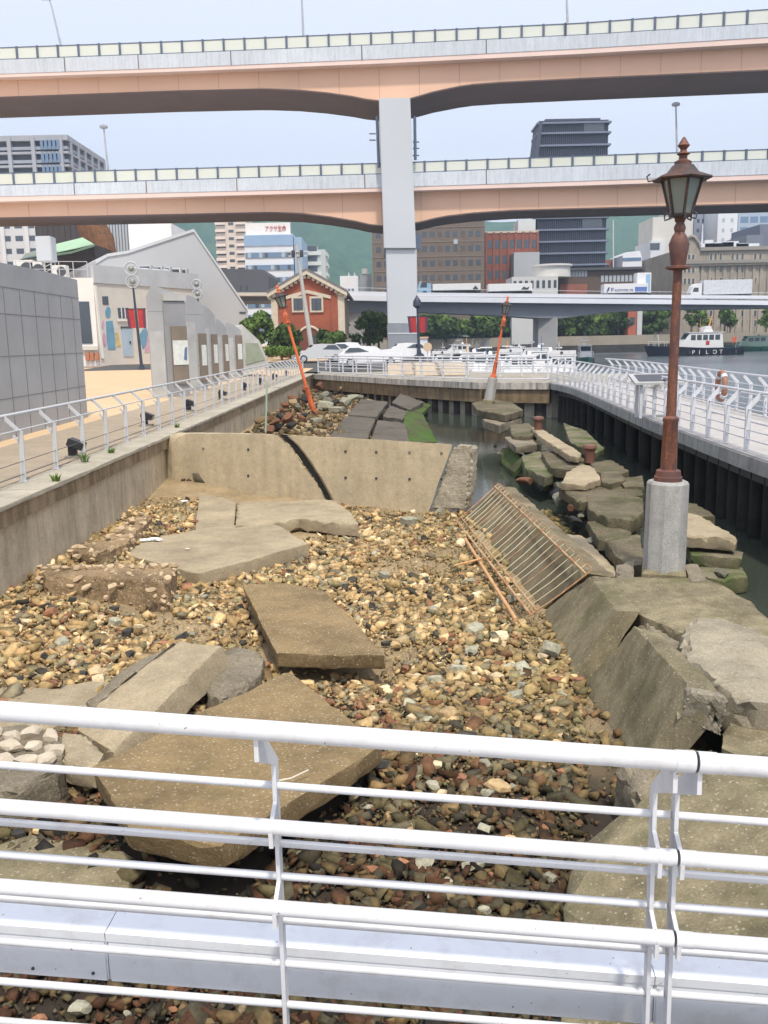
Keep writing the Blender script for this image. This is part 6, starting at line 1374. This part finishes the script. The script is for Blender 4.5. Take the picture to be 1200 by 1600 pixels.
def swin(px0, px1, y0, y1, n=1):
    a, b_ = P(px0, y1, Ys), P(px1, y0, Ys); off = .56 if b_.x < bx1 + .5 else .06
    f = MB().box((a.x - .15, Ys - off, a.z - .1), (b_.x + .15, Ys - off + .5, b_.z + .1)).build('window', M_trim, t_); MB().box((a.x, Ys - off - .04, a.z), (b_.x, Ys - off + .1, b_.z)).build('pane', M_win, f)
for px in (1069, 1075.5, 1082): swin(px - 2, px + 2, 398, 405); swin(px - 2, px + 2, 418, 426); swin(px - 2, px + 2, 435, 444)
for g_ in (1111, 1118, 1126, 1144.5, 1152, 1160, 1180, 1188, 1204, 1212, 1228):
    for y0, y1 in ((396, 406), (415, 425), (434, 443), (485, 494), (500, 510)): swin(g_ - 2, g_ + 2, y0, y1)
for k in range(12): px = 1097 + k * 11.5; q = P(px, 430, Ys); MB().box((q.x - .35, Ys - .28, .6), (q.x + .35, Ys, zc - .95)).build('pilaster', M_lime, t_)
mrp = mcol('roof_plant_white', (.62, .65, .70))
for px, w_, h in ((1098, 4, 1.6), (1108, 2, 2.4), (1118, 3, 1.6), (1130, 5, 1.8), (1141, 4, 2.0), (1160, 3, 1.5), (1170, 5, 1.4)): q = P(px, 386, Ys + 8); MB().box((q.x - w_ / 2, Ys + 8, zt + .3), (q.x + w_ / 2, Ys + 12, zt + .3 + h)).build('roof_plant', mrp, t_)
MB().tube([Vector((P(1099, 380, Ys + 8).x, Ys + 9, zt)), P(1098, 350, Ys + 9)], [.35, .15], 8).build('mast', M_whitef, t_)
t2, x0, x1, zt = boxb('red_kiosk', 982, 995, 484, 206, 3, mcol('kiosk_red', (.40, .12, .07)), 'narrow red brick kiosk on the far shore between trees'); windows(t2, x0, x1, zt - 3.4, zt - 1.4, 206, 1, 1, M_win, .6, .8); boxb('grey_kiosk', 996, 1004, 484, 206.5, 3, mcol('kiosk_grey', (.55, .56, .57)), 'narrow pale grey kiosk beside the red one on the far shore')
# far shore quay wall
fq = thing('quay_wall', 'far shore quay wall across the harbour, pale stone above dark fender piles', 'wall', (60, 212, 1))
pa, pb, pc = Vector((-4.6, 214, 0)), Vector((30, 206, 0)), Vector((700, 200, 0))
for a, b_ in ((pa, pb), (pb, pc)):
    d = (b_ - a).normalized(); n_ = Vector((d.y, -d.x, 0)); MB().prism([a + n_ * .6, b_ + n_ * .6, b_ + n_ * .02, a + n_ * .02], (0, 0, 2.0)).build('stone_parapet', plain('shore_stone', (.33, .29, .23), .9, .12, .3) if a is pa else MATS['shore_stone'], fq)
    MB().prism([a + n_ * .9 - Vector((0, 0, 0.0)), b_ + n_ * .9, b_ + n_ * .03, a + n_ * .03], (0, 0, -3)).build('fender_wall', plain('shore_dark', (.05, .048, .045), .9, .3, .6) if a is pa else MATS['shore_dark'], fq)
# green roofed arcade
ga = thing('arcade', 'long pale green roofed arcade behind the moored boats', 'arcade', P(710, 520, 165)); Ya = 207.5 + 2
MB().prism([P(660, 519, Ya), P(770, 527, Ya), P(768, 512, Ya + 6), P(664, 502, Ya + 6)], (0, 0, -.3)).build('roof', plain('mint_roof', (.42, .56, .46), .7, .08, .3), ga)
for k in range(22): u = k / 21; MB().bar(P(lerp(661, 769, u), lerp(518.5, 526.5, u), Ya - .1), P(lerp(664.5, 767.5, u), lerp(502.5, 512.5, u), Ya + 5.8), .3).build('roof_rib', plain('mint_rib', (.26, .40, .32)) if k == 0 else MATS['mint_rib'], ga)
MB().prism([P(660, 521, Ya + .5), P(770, 529, Ya + .5), P(770, 545, Ya + .5), P(660, 545, Ya + .5)], (0, 5, 0)).build('wall', plain('arcade_dark', (.10, .10, .10)), ga)

# ================================================================== TREES AND HEDGES
def leafmat(name, c): 
    m, t, b = _new(name); p = _pos(t); n1 = _noise(t, .5, 5, p); r = _ramp(t, n1.outputs[0], [(.3, tuple(x * .6 for x in c)), (.7, tuple(x * 1.5 for x in c))])
    t.links.new(r.outputs[0], b.inputs['Base Color']); b.inputs['Roughness'].default_value = .8; b.inputs['Specular IOR Level'].default_value = .2; return m
M_leafA = leafmat('leaf_dark', (.05, .085, .022)); M_leafB = leafmat('leaf_mid', (.085, .14, .03)); M_bark = plain('bark', (.11, .085, .065), .9, .25, 4)
def crown_mesh(blobs, n, leaf, seed):
    r_ = np.random.default_rng(seed); V_, F_ = [], []; tot = sum(b[3] ** 2 for b in blobs)
    for (bx, by, bz, br, sq) in [(b[0], b[1], b[2], b[3], b[4] if len(b) > 4 else .8) for b in blobs]:
        k = int(n * br * br / tot); d = r_.normal(size=(k, 3)); d /= np.linalg.norm(d, axis=1)[:, None]; rad = br * (r_.random(k) ** .35) * (1 + .18 * np.sin(d[:, 0] * 7 + seed) * np.cos(d[:, 1] * 6))
        c = np.array([bx, by, bz]) + d * rad[:, None] * np.array([1, 1, sq]); a = r_.normal(size=(k, 3)); a /= np.linalg.norm(a, axis=1)[:, None]; b2 = np.cross(a, d); b2 /= np.linalg.norm(b2, axis=1)[:, None] + 1e-6
        s = leaf * r_.uniform(.5, 1.3, k)[:, None]
        base = len(V_) and sum(len(v) for v in V_) or 0
        q = np.stack([c - a * s - b2 * s * .6, c + a * s - b2 * s * .6, c + a * s * .8 + b2 * s * .7, c - a * s * .8 + b2 * s * .7], 1).reshape(-1, 3); V_.append(q); F_.append((np.arange(k * 4).reshape(-1, 4)) + base)
    return np.concatenate(V_), np.concatenate(F_)
def tree(label, base, h, r, seed, mat, group=None, n=1500, leaf=.35, trunk=.35, name='tree', cat='tree'):
    t_ = thing(name, label, cat, base, group); rr = random.Random(seed)
    th = h * trunk; MB().tube([base, base + Vector((rr.uniform(-.1, .1), 0, th)), base + Vector((rr.uniform(-.3, .3), 0, h * .75))], [.05 * h * .5 + .04, .04 * h * .5 + .03, .03], 7).build('trunk', M_bark, t_, 60)
    mb = MB()
    for k in range(4): a = k * 1.6 + rr.random(); mb.tube([base + Vector((0, 0, th * (.8 + .1 * k))), base + Vector((math.cos(a) * r * .6, math.sin(a) * r * .6, h * (.55 + .08 * k)))], [.02 * h * .5, .012], 5)
    mb.build('limb', M_bark, t_, 60)
    bl = []
    for k in range(9):
        a = rr.uniform(0, 6.28); q = rr.uniform(.15, .75) * r; zc_ = h * rr.uniform(trunk + .12, .86); bl.append((math.cos(a) * q, math.sin(a) * q, zc_, r * rr.uniform(.32, .55), rr.uniform(.65, .95)))
    v, f = crown_mesh(bl, n, leaf, seed); me = bpy.data.meshes.new('crown'); me.from_pydata(v.tolist(), [], f.tolist()); link('crown', me, mat, t_)
    return t_
q = P(403, 545, 94); q.z = plaza_z(94); tree('bushy green tree between the pale shed and the brick building', q, 5.4, 1.75, 3, M_leafB, None, 2000, .2, .2)
for i, (px, Y, h, r, lab) in enumerate([(536, 135, 5, 2.2, 'dark green tree left of the pier beside the brick building'), (575, 128, 5.5, 2.6, 'dark green tree just left of the pier base'), (592, 150, 7, 2.6, 'taller dark tree behind the left side of the pier'), (440, 90, 3.2, 2.0, 'low dark shrub under the front of the brick building'), (455, 91, 2.6, 1.6, 'second low dark shrub under the brick building'), (518, 95, 2.6, 1.6, 'dark shrub at the right corner of the brick building')]):
    q = P(px, 545, Y); q.z = plaza_z(Y); tree(lab, q, h, r, 10 + i, M_leafA if i != 1 else M_leafB, None, 1300, .26, .15)
for i in range(26):
    px = 655 + i * 15 + random.Random(i).uniform(-5, 5); Y = 208.6 + (i % 3) * 1.2; q = P(px, 530, Y); q.z = 1.2
    h = random.Random(i + 9).uniform(5.2, 7.2); tree('green tree in the far shore row under the bypass bridge', q, h, h * .52, 40 + i, M_leafB if i % 3 else M_leafA, 'trees along the far shore', 900, .45, .2)
for i, px in enumerate((1080, 1098, 1132, 1140, 1196, 1206)):
    q = P(px, 530, 212); q.z = 1.2; tree('slender tree before the grey stone building on the far shore', q, random.Random(i).uniform(5.5, 9), 1.9, 80 + i, M_leafB, 'trees before the stone building', 500, .4, .25)
q = P(441, 556, 68); hd = thing('hedge', 'clipped green hedge in a planter at the end of the left wall', 'hedge', q)
v, f = crown_mesh([(-.9 + .45 * k, 0, .35, .48, .8) for k in range(5)], 1500, .09, 7); me = bpy.data.meshes.new('foliage'); me.from_pydata(v.tolist(), [], f.tolist()); link('foliage', me, M_leafB, hd); MB().box((q.x - 1.3, q.y - .5, -.02), (q.x + 1.3, q.y + .5, .22)).build('planter', M_copings, hd)

# ================================================================== POLES AND BANNER LAMPS
up_ = thing('utility_pole', 'grey concrete utility pole in front of the brick building', 'pole', P(488, 552, 82)); zb_ = P(488, 552, 82); zt_ = P(463, 383, 82)
M_pc = plain('pole_concrete', (.42, .41, .38), .85, .08, 3); MB().tube([zb_, zt_], [.22, .13], 12).build('shaft', M_pc, up_, 40)
for u, w_ in ((.94, 1.0), (.90, .8)): c = zb_.lerp(zt_, u); MB().bar(c + Vector((-w_, -.15, 0)), c + Vector((w_, -.15, 0)), .1).build('crossarm', M_wgrey, up_)
for dx in (-.35, .35): c = zb_.lerp(zt_, .92) + Vector((dx, -.25, 0)); MB().lathe([(.12, -.3), (.15, -.25), (.15, .25), (.1, .3)], 10, Matrix.Translation(c)).build('insulator', M_dkmetal, up_, 40)
M_ban = plain('banner_red', (.36, .03, .028), .7, .25, 3); M_banp = plain('banner_purple', (.10, .03, .07), .7); M_lampblk = plain('lamp_dark_blue', (.03, .04, .065), .45)
def banner_lamp(label, base, top, rings, banz, bw_, ring_r=.5):
    t_ = thing('banner_lamp', label, 'street lamp', base, 'dark lamp posts with banners'); base, top = Vector(base), Vector(top); L = (top - base).length; M_ = rot_to(base, top)
    MB().tube([base, top], [.13, .08], 12).build('pole', M_lampblk, t_, 40); MB().lathe([(.42, 0), (.42, .06), (.22, .12), (.16, .5)], 14, M_).build('foot', M_lampblk, t_, 40)
    if rings:
        for z in (L + ring_r * .9, L + ring_r * 2.9):
            c = M_ @ Vector((0, 0, z)); MB().tube([c + Vector((ring_r * math.cos(a), 0, ring_r * math.sin(a))) for a in [k * math.pi / 10 for k in range(21)]], .07, 8, False).build('ring', M_lampgrey, t_, 60)
            MB().lathe([(.05, -.22), (.2, -.15), (.24, .0), (.2, .15), (.05, .22)], 12, Matrix.Translation(c)).build('globe', M_lant, t_, 60)
    else: MB().lathe([(.12, L - .1), (.35, L + .1), (.32, L + .5), (.15, L + .75), (.04, L + .95)], 12, M_).build('lantern', M_lampblk, t_, 40)
    if banz:
        z0, z1 = banz
        ax = lambda x, y, z: base.lerp(top, z / L) + Vector((x, y, 0))
        for sgn in (-1, 1):
            o = MB().prism([ax(sgn * .12, 0, z0), ax(sgn * (bw_ + .1), 0, z0), ax(sgn * (bw_ + .2), 0, z1), ax(sgn * .12, 0, z1)], (0, .03, 0)).build('banner', M_ban, t_)
            MB().prism([ax(sgn * (bw_ - .08), -.02, z0 - .02), ax(sgn * (bw_ + .12), -.02, z0 - .02), ax(sgn * (bw_ + .22), -.02, z1 + .02), ax(sgn * (bw_ + .02), -.02, z1 + .02)], (0, .015, 0)).build('border', M_banp, o)
            MB().bar(ax(0, 0, z1), ax(sgn * (bw_ + .25), 0, z1), .06).build('arm', M_lampblk, t_)
    return t_
bq = P(222, 580, 73); tq = P(208, 449, 73); banner_lamp('dark lamp post with two rings and red banners on the sandy plaza', bq, tq, True, (3.3, 4.75), .55, .48)
bq = P(318, 560, 86); tq = P(309, 466, 86); banner_lamp('farther ring lamp rising behind the stele row, without banners', bq, tq, True, None, .5, .42)
bq = P(655, 556, 78); tq = P(652, 480, 78); banner_lamp('dark lantern post with red banners at the right side of the pier', bq, tq, False, (1.9, 3.2), .62)

# ================================================================== CARS
M_carw = painted('car_white', (.74, .75, .77), .25, bump=0); M_cars = painted('car_silver', (.50, .52, .53), .28, bump=0); M_head = glass('headlight', (.6, .62, .64), .1); M_tail = glass('tail_light', (.4, .02, .02), .2)
def car(label, base, yaw, mat, L=4.5, Hh=1.55, van=False):
    t_ = thing('parked_car', label, 'car', base, 'cars parked behind the far quay'); t_.rotation_euler = (0, 0, yaw)
    W_ = .86; hh = Hh
    prof = [(-L / 2, .35), (-L / 2 - .02, .75), (-L / 2 + .12, .95), (-L * .22 if not van else -L * .36, 1.02), (-L * .10 if not van else -L * .28, hh * .96), (L * .08, hh), (L * .34, hh * .97), (L * .45, 1.05), (L / 2, .95), (L / 2 + .02, .5), (L / 2 - .05, .3), (-L / 2 + .1, .28)]
    secs = []
    for y, k in ((-W_, .86), (-W_ * .96, 1), (-W_ * .6, 1.02), (W_ * .6, 1.02), (W_ * .96, 1), (W_, .86)):
        secs.append([Vector((x * (1 if abs(y) < W_ * .97 else .985), y * (1 if z < 1.03 else .84), .28 + (z - .28) * (1 if abs(y) < W_ * .9 else .985))) for x, z in prof])
    def P_(o): o.parent = t_; return o
    P_(MB().sweep(secs).build('body', mat, None, 35))
    xs0 = -L * .17 if not van else -L * .31
    for s in (-1, 1):
        P_(MB().prism([(xs0, s * W_ * .90, 1.06), (-L * .085 if not van else -L * .26, s * W_ * .80, hh * .92), (L * .32, s * W_ * .80, hh * .93), (L * .40, s * W_ * .90, 1.08)], (0, s * .03, 0)).build('side_window', M_glassd))
        for x in (-L * .32, L * .31):
            w = P_(MB().tube([(x, s * (W_ - .2), .32), (x, s * (W_ + .01), .32)], .32, 16).build('wheel', M_tyre, None, 40)); r_ = MB().lathe([(.2, 0), (.2, .015), (.05, .03)], 12, Matrix.Translation((x, s * (W_ + .01), .32)) @ Matrix.Rotation(-s * math.pi / 2, 4, 'X')).build('rim', M_lampgrey, None); r_.parent = w
        P_(MB().box((-L / 2 - .01, s * .62 - .18, .68), (-L / 2 + .1, s * .62 + .18, .82)).build('headlight', M_head)); P_(MB().box((L / 2 - .1, s * .66 - .12, .75), (L / 2 + .03, s * .66 + .12, .95)).build('tail_light', M_tail))
    P_(MB().prism([(xs0 - .03, -W_ * .72, 1.06), (xs0 - .03, W_ * .72, 1.06), (-L * .115 if not van else -L * .285, W_ * .66, hh * .93), (-L * .115 if not van else -L * .285, -W_ * .66, hh * .93)], (-.04, 0, .03)).build('windscreen', M_glassd))
    return t_
def gz(px, Y): q = P(px, 560, Y); q.z = .03 + (.33 if Y > 84 else .33 * max(0, (Y - 62)) / 22); return q
car('white estate car parked right behind the far railing left of the pier', gz(578, 70), math.pi + .05, M_carw, 4.7, 1.5)
car('silver car parked behind the utility pole', gz(497, 80), .25, M_cars, 4.3, 1.55); car('white hatchback parked in the second row behind the white estate car', gz(552, 82), math.pi, M_carw, 4.3, 1.6); car('white car at the foot of the pier, nearest its right side', gz(630, 79), .1, M_carw, 4.4, 1.5)

# ================================================================== BOATS
def hull_mesh(L, B, Hf, Ha, draft=.6, n=14):
    secs = []
    for k in range(n + 1):
        u = k / n; x = -L / 2 + u * L; w = B / 2 * (1 - (1 - min(1, u / .42)) ** 2.2) if u < .42 else B / 2 * (1 - .10 * (u - .42) / .58); w = max(w, .03); z1 = lerp(Hf, Ha, min(1, u / .6)); rake = (1 - min(1, u / .3)) * L * .06
        secs.append([Vector((x - rake, -w, z1)), Vector((x, -w * .86, 0)), Vector((x, -w * .4, -draft)), Vector((x, w * .4, -draft)), Vector((x, w * .86, 0)), Vector((x - rake, w, z1))])
    return MB().sweep(secs)
def boat(label, base, yaw, L, hullc, cabc, trimc, kind=0, group='boats in the harbour', name='boat'):
    t_ = thing(name, label, 'boat', base, group); t_.rotation_euler = (0, 0, yaw); B = L * .27; Hf, Ha = L * .115, L * .08
    def P_(o, p=t_): o.parent = p; return o
    h = P_(hull_mesh(L, B, Hf, Ha).build('hull', hullc, None, 50))
    P_(hull_mesh(L * 1.004, B * 1.02, Hf + .03, Ha + .03, 0).build('rubbing_strake', trimc, None, 50)) if False else None
    cz = Ha; c0, c1 = -L * .14, L * .26; ch = L * .115 + .75; w = B * .36
    cab = [(c0 - L * .08, cz), (c0, cz + ch * .55), (c0 + L * .05, cz + ch), (c1, cz + ch), (c1 + L * .02, cz)]
    c = P_(MB().prism([Vector((x, -w, z)) for x, z in cab], (0, 2 * w, 0)).build('cabin', cabc, None, bevel=.05)); nwin = max(3, int(L / 3))
    for s in (-1, 1):
        for k in range(nwin): xa = lerp(c0 + L * .06, c1 - .15, k / nwin); xb_ = lerp(c0 + L * .06, c1 - .15, (k + .78) / nwin); P_(MB().box((xa, s * w - .02, cz + ch * .52), (xb_, s * w + .02, cz + ch * .86)).build('window', M_glassd), c)
    P_(MB().prism([(c0 + .02 + L * .004, -w * .86, cz + ch * .6), (c0 + .02 + L * .004, w * .86, cz + ch * .6), (c0 + L * .045, w * .86, cz + ch * .93), (c0 + L * .045, -w * .86, cz + ch * .93)], (-.05, 0, .03)).build('windscreen', M_glassd), c)
    P_(MB().box((c0 + L * .02, -w * 1.08, cz + ch), (c1 + L * .03, w * 1.08, cz + ch + .1)).build('roof', cabc), c)
    m0 = L * .05; P_(MB().tube([(m0, 0, cz + ch + .1), (m0, 0, cz + ch + L * .12 + .6)], [.06, .03], 8).build('mast', trimc, None, 40)); P_(MB().box((m0 - .08, -.6, cz + ch + .7), (m0 + .08, .6, cz + ch + .82)).build('radar', cabc)); P_(MB().lathe([(.18, cz + ch + .1), (.22, cz + ch + .25), (.1, cz + ch + .42)], 10, Matrix.Translation((m0 + .9, 0, 0))).build('light_dome', cabc, None, 40))
    mb = MB()
    pts = [Vector((-L * .5 + u * L * .42 - L * .03, sgn * (B / 2 * (1 - (1 - min(1, u * .42 / .42)) ** 2.2)) * .95, lerp(Hf, Ha, min(1, u * .7)) + .75)) for sgn in (1,) for u in (1, .8, .6, .4, .2, .04)]
    pts2 = [Vector((p_.x, -p_.y, p_.z)) for p_ in reversed(pts)]; mb.tube(pts + pts2, .03, 6)
    for p_ in pts + pts2: mb.tube([p_, p_ - Vector((0, 0, .75))], .022, 5)
    P_(mb.build('bow_rail', cabc, None, 60))
    for k in range(3): x = lerp(-L * .1, L * .4, k / 2); P_(MB().lathe([(.02, .35), (.12, .28), (.14, 0), (.12, -.25), (.02, -.32)], 10, Matrix.Translation((x, -B * .49, Ha * .45))).build('fender', M_dkmetal, None, 40))
    return t_, cz, ch, B, Ha, h
M_navyh = painted('navy_hull', (.018, .022, .045), .3, bump=0); M_boatw = painted('boat_white', (.78, .78, .78), .3, bump=0); M_greenh = painted('green_hull', (.02, .16, .11), .35, bump=0); M_orange = painted('orange_mast', (.70, .30, .05), .4, bump=0); M_flag = plain('orange_flag', (.55, .14, .08), .8); M_blueh = painted('blue_trim', (.08, .18, .38), .4, bump=0)
zwv = ZW
pq = P(1086, 540, 160); pb_ = Vector((pq.x, 160, zwv)); t_, cz, ch, B, Ha, h = boat('dark hulled white pilot boat with a yellow mast, bow to the left', pb_, 0, 15.5, M_navyh, M_boatw, M_orange, 0, None)
def P_(o, p): o.parent = p; return o
o = P_(MB().prism([(1.0, -1.2, cz + ch + .1), (2.6, -1.2, cz + ch + .1), (2.2, -1.2, cz + ch + 1.1), (1.3, -1.2, cz + ch + 1.0)], (0, 2.4, 0)).build('flying_bridge', M_boatw, None, bevel=.05), t_); P_(MB().tube([(2.2, 0, cz + ch + .9), (2.7, 0, cz + ch + 2.9)], [.16, .08], 8).build('mast', M_orange, None, 40), t_)
P_(MB().bar((6.9, 0, Ha), (7.1, 0, Ha + 2.0), .05).build('flagstaff', M_wgrey), t_); P_(MB().prism([(6.95, 0, Ha + .9), (6.2, 0, Ha + .7), (6.2, 0, Ha + 1.6), (7.05, 0, Ha + 1.9)], (0, .03, 0)).build('flag', M_flag), t_)
for x in (-6.6, -3.4): P_(MB().tube([(x, -1.2, Ha + .4), (x, -1.2, Ha + 1.7), (x, -.7, Ha + 2.3), (x, .7, Ha + 2.3), (x, 1.2, Ha + 1.7), (x, 1.2, Ha + .4)], .06, 6).build('hoop_guard', M_wgrey, None, 40), t_)
for k, chh in enumerate('PILOT'):
    o = text(chh, .95, Matrix.Translation(Vector((-1.2 + k * 1.15, -B * .5 - .06, .25)) + pb_) @ VERT, M_boatw, t_, extrude=.01)
P_(MB().box((-3.6 + 4.9, -B * .36 - .04, cz + .5), (1.9, -B * .36 - .01, cz + 1.2)).build('emblem', plain('red_emblem', (.45, .05, .06)), None), t_)
def mb_(label, px, Y, L, yaw, hc, cc, tc): q = P(px, 560, Y); boat(label, Vector((q.x, Y, zwv)), yaw, L, hc, cc, tc)
mb_('white cabin boat with a tall yellowish mast moored behind the far quay', 724, 92, 7.5, .5, M_boatw, M_boatw, M_orange); mb_('small white boat moored nearest the dark lantern post', 688, 108, 6, .2, M_boatw, M_boatw, M_wgrey); mb_('white boat with blue trim moored left of the leaning far lamp', 757, 88, 6.5, 1.0, M_boatw, M_boatw, M_blueh)
mb_('low white cruiser moored right of the leaning far lamp', 806, 84, 6.5, .1, M_boatw, M_boatw, M_wgrey); mb_('white cruiser moored before the bypass pier', 840, 92, 7.5, .1, M_boatw, M_boatw, M_blueh); mb_('tiny white boat far out under the bypass bridge', 800, 150, 7, .3, M_boatw, M_boatw, M_wgrey)
mb_('white motor boat moored just right of the tan sign board', 706, 98, 6.0, .6, M_boatw, M_boatw, M_wgrey); mb_('small white boat with a blue mast moored beside the yellow masted boat', 742, 100, 5.5, .3, M_boatw, M_boatw, M_blueh); mb_('white cruiser moored behind the white gate frame right of the lamp', 790, 96, 6.5, .8, M_boatw, M_boatw, M_orange); mb_('white launch moored close behind the corner gate frame', 868, 84, 6.0, .15, M_boatw, M_boatw, M_wgrey); mb_('grey hulled boat moored beyond the white cruisers under the bypass', 826, 112, 8, .2, M_wgrey, M_boatw, M_wgrey)
mb_('green and white harbour launch right of the bypass pier, stern on', 914, 128, 8.0, 1.45, M_greenh, M_boatw, M_wgrey); mb_('pale green workboat moored behind the pilot boat at right', 1172, 186, 11, 0, M_greenh, plain('workboat_green', (.34, .46, .38), .6), M_wgrey); mb_('distant white boat along the far shore left of the pier legs', 712, 180, 9, .1, M_boatw, M_boatw, M_blueh)

# ================================================================== SMALL THINGS ON THE QUAYS
def portal(label, px0, px1, y0, y1, Y):
    a, b_ = P(px0, y1, Y), P(px1, y0, Y); t_ = thing('gate_frame', label, 'gate', ((a.x + b_.x) / 2, Y, 0), 'white gate frames on the far quay')
    for x in (a.x, b_.x): MB().tube([(x, Y, 0), (x, Y, b_.z)], .055, 10).build('post', M_white, t_, 40)
    MB().box((a.x - .06, Y - .05, b_.z - .16), (b_.x + .06, Y + .05, b_.z + .05)).build('crossbeam', M_white, t_, bevel=.02); MB().lathe([(.07, 0), (.07, .02)], 10, Matrix.Translation(((a.x + b_.x) / 2, Y - .052, b_.z - .05)) @ Matrix.Rotation(math.pi / 2, 4, 'X')).build('emblem', M_dkmetal, t_)
portal('white gate frame at the corner where the curved walkway begins', 856, 898, 549, 572, 44.5); portal('white gate frame on the far quay right of the leaning lamp', 780, 815, 546, 566, 50); portal('small white gate frame on the far quay near the lantern post', 677, 705, 549, 566, 56)
# low barriers on the far quay
for i, (px, Y, w_, lab) in enumerate([(640, 55, 2.6, 'beige low barrier block on the far quay below the pier'), (690, 53, 3.0, 'second beige barrier block on the far quay right of the pier')]):
    q = P(px, 560, Y); b_ = MB().prism([(q.x - w_ / 2, Y - .25, 0), (q.x - w_ / 2, Y + .25, 0), (q.x - w_ / 2, Y + .15, .7), (q.x - w_ / 2, Y - .15, .7)], (w_, 0, 0)).build('barrier', plain('beige_barrier', (.56, .48, .38), .85) if i == 0 else MATS['beige_barrier'], None, bevel=.03); tag(b_, lab, 'barrier', 'beige barriers')
q = P(668, 545, 72); kk = thing('sign_board', 'round tan sign board near the dark lantern post', 'sign', (q.x, 72, .1)); MB().bar((q.x, 72, .1), (q.x, 72, 1.6), .08).build('post', M_wgrey, kk); MB().lathe([(.34, 0), (.34, .05)], 18, Matrix.Translation((q.x, 71.94, 1.45)) @ Matrix.Rotation(math.pi / 2, 4, 'X')).build('board', plain('tan_board', (.55, .42, .28)), kk, 40)
q = P(662, 545, 80); kk = thing('kiosk', 'narrow white kiosk box beside the dark lantern post', 'kiosk', (q.x, 80, .2)); MB().box((q.x - .35, 80, .2), (q.x + .35, 80.7, 2.1)).build('box', M_whitef, kk, bevel=.03); MB().box((q.x - .42, 79.9, 2.1), (q.x + .42, 80.8, 2.25)).build('roof', plain('kiosk_roof', (.5, .35, .25)), kk)
# information desk on the walkway
q = G(1016, 652, 0); q.x += .12; ds = thing('information_desk', 'grey slanted information desk on legs beside the walkway railing', 'desk', q); hD = .95; M_dsk = plain('desk_grey', (.36, .37, .37), .6)
for x, y in ((-.42, -.18), (.42, -.18), (-.42, .18), (.42, .18)): MB().bar(q + Vector((x, y, 0)), q + Vector((x, y, hD - .1)), .07).build('leg', M_wgrey, ds)
MB().prism([q + Vector((-.62, -.34, hD - .12)), q + Vector((.62, -.34, hD - .12)), q + Vector((.62, .34, hD + .08)), q + Vector((-.62, .34, hD + .08))], (0, 0, .05)).build('top_panel', M_dsk, ds); MB().prism([q + Vector((-.5, -.25, hD - .04)), q + Vector((.5, -.25, hD - .04)), q + Vector((.5, .25, hD + .107)), q + Vector((-.5, .25, hD + .107))], (0, 0, .004)).build('plate', M_dkmetal, ds)
# life ring
q = P(1124, 603, 24.2); lrg = thing('life_ring', 'faded orange life ring hung on the outer walkway railing', 'life ring', q); M_ring = plain('faded_orange', (.30, .15, .10), .7, .15, 6)
MB().tube([q + Vector((.05, .26 * math.cos(a), .34 * math.sin(a))) for a in [k * math.pi / 12 for k in range(25)]], .075, 10, False).build('ring', M_ring, lrg, 60)
for a in (.78, 2.35, 3.93, 5.5): c = q + Vector((.05, .26 * math.cos(a), .34 * math.sin(a))); MB().lathe([(.085, -.05), (.085, .05)], 10, Matrix.Translation(c) @ Vector((0, -math.sin(a), math.cos(a))).to_track_quat('Z', 'Y').to_matrix().to_4x4()).build('band', M_whitef, lrg, 40)

# ================================================================== HAZE
m = bpy.data.materials.new('haze_air'); m.use_nodes = True; t = m.node_tree; t.nodes.clear(); o_ = t.nodes.new('ShaderNodeOutputMaterial'); v_ = t.nodes.new('ShaderNodeVolumePrincipled')
v_.inputs['Color'].default_value = (.62, .80, 1.0, 1); v_.inputs['Density'].default_value = .00042; v_.inputs['Anisotropy'].default_value = .1; t.links.new(v_.outputs[0], o_.inputs['Volume'])
hz = MB().box((-1700, -25, -6), (1900, 1700, 330)).build('haze', m, None); hz['kind'] = 'stuff'; hz['label'] = 'thin pale haze over the harbour and the hills'
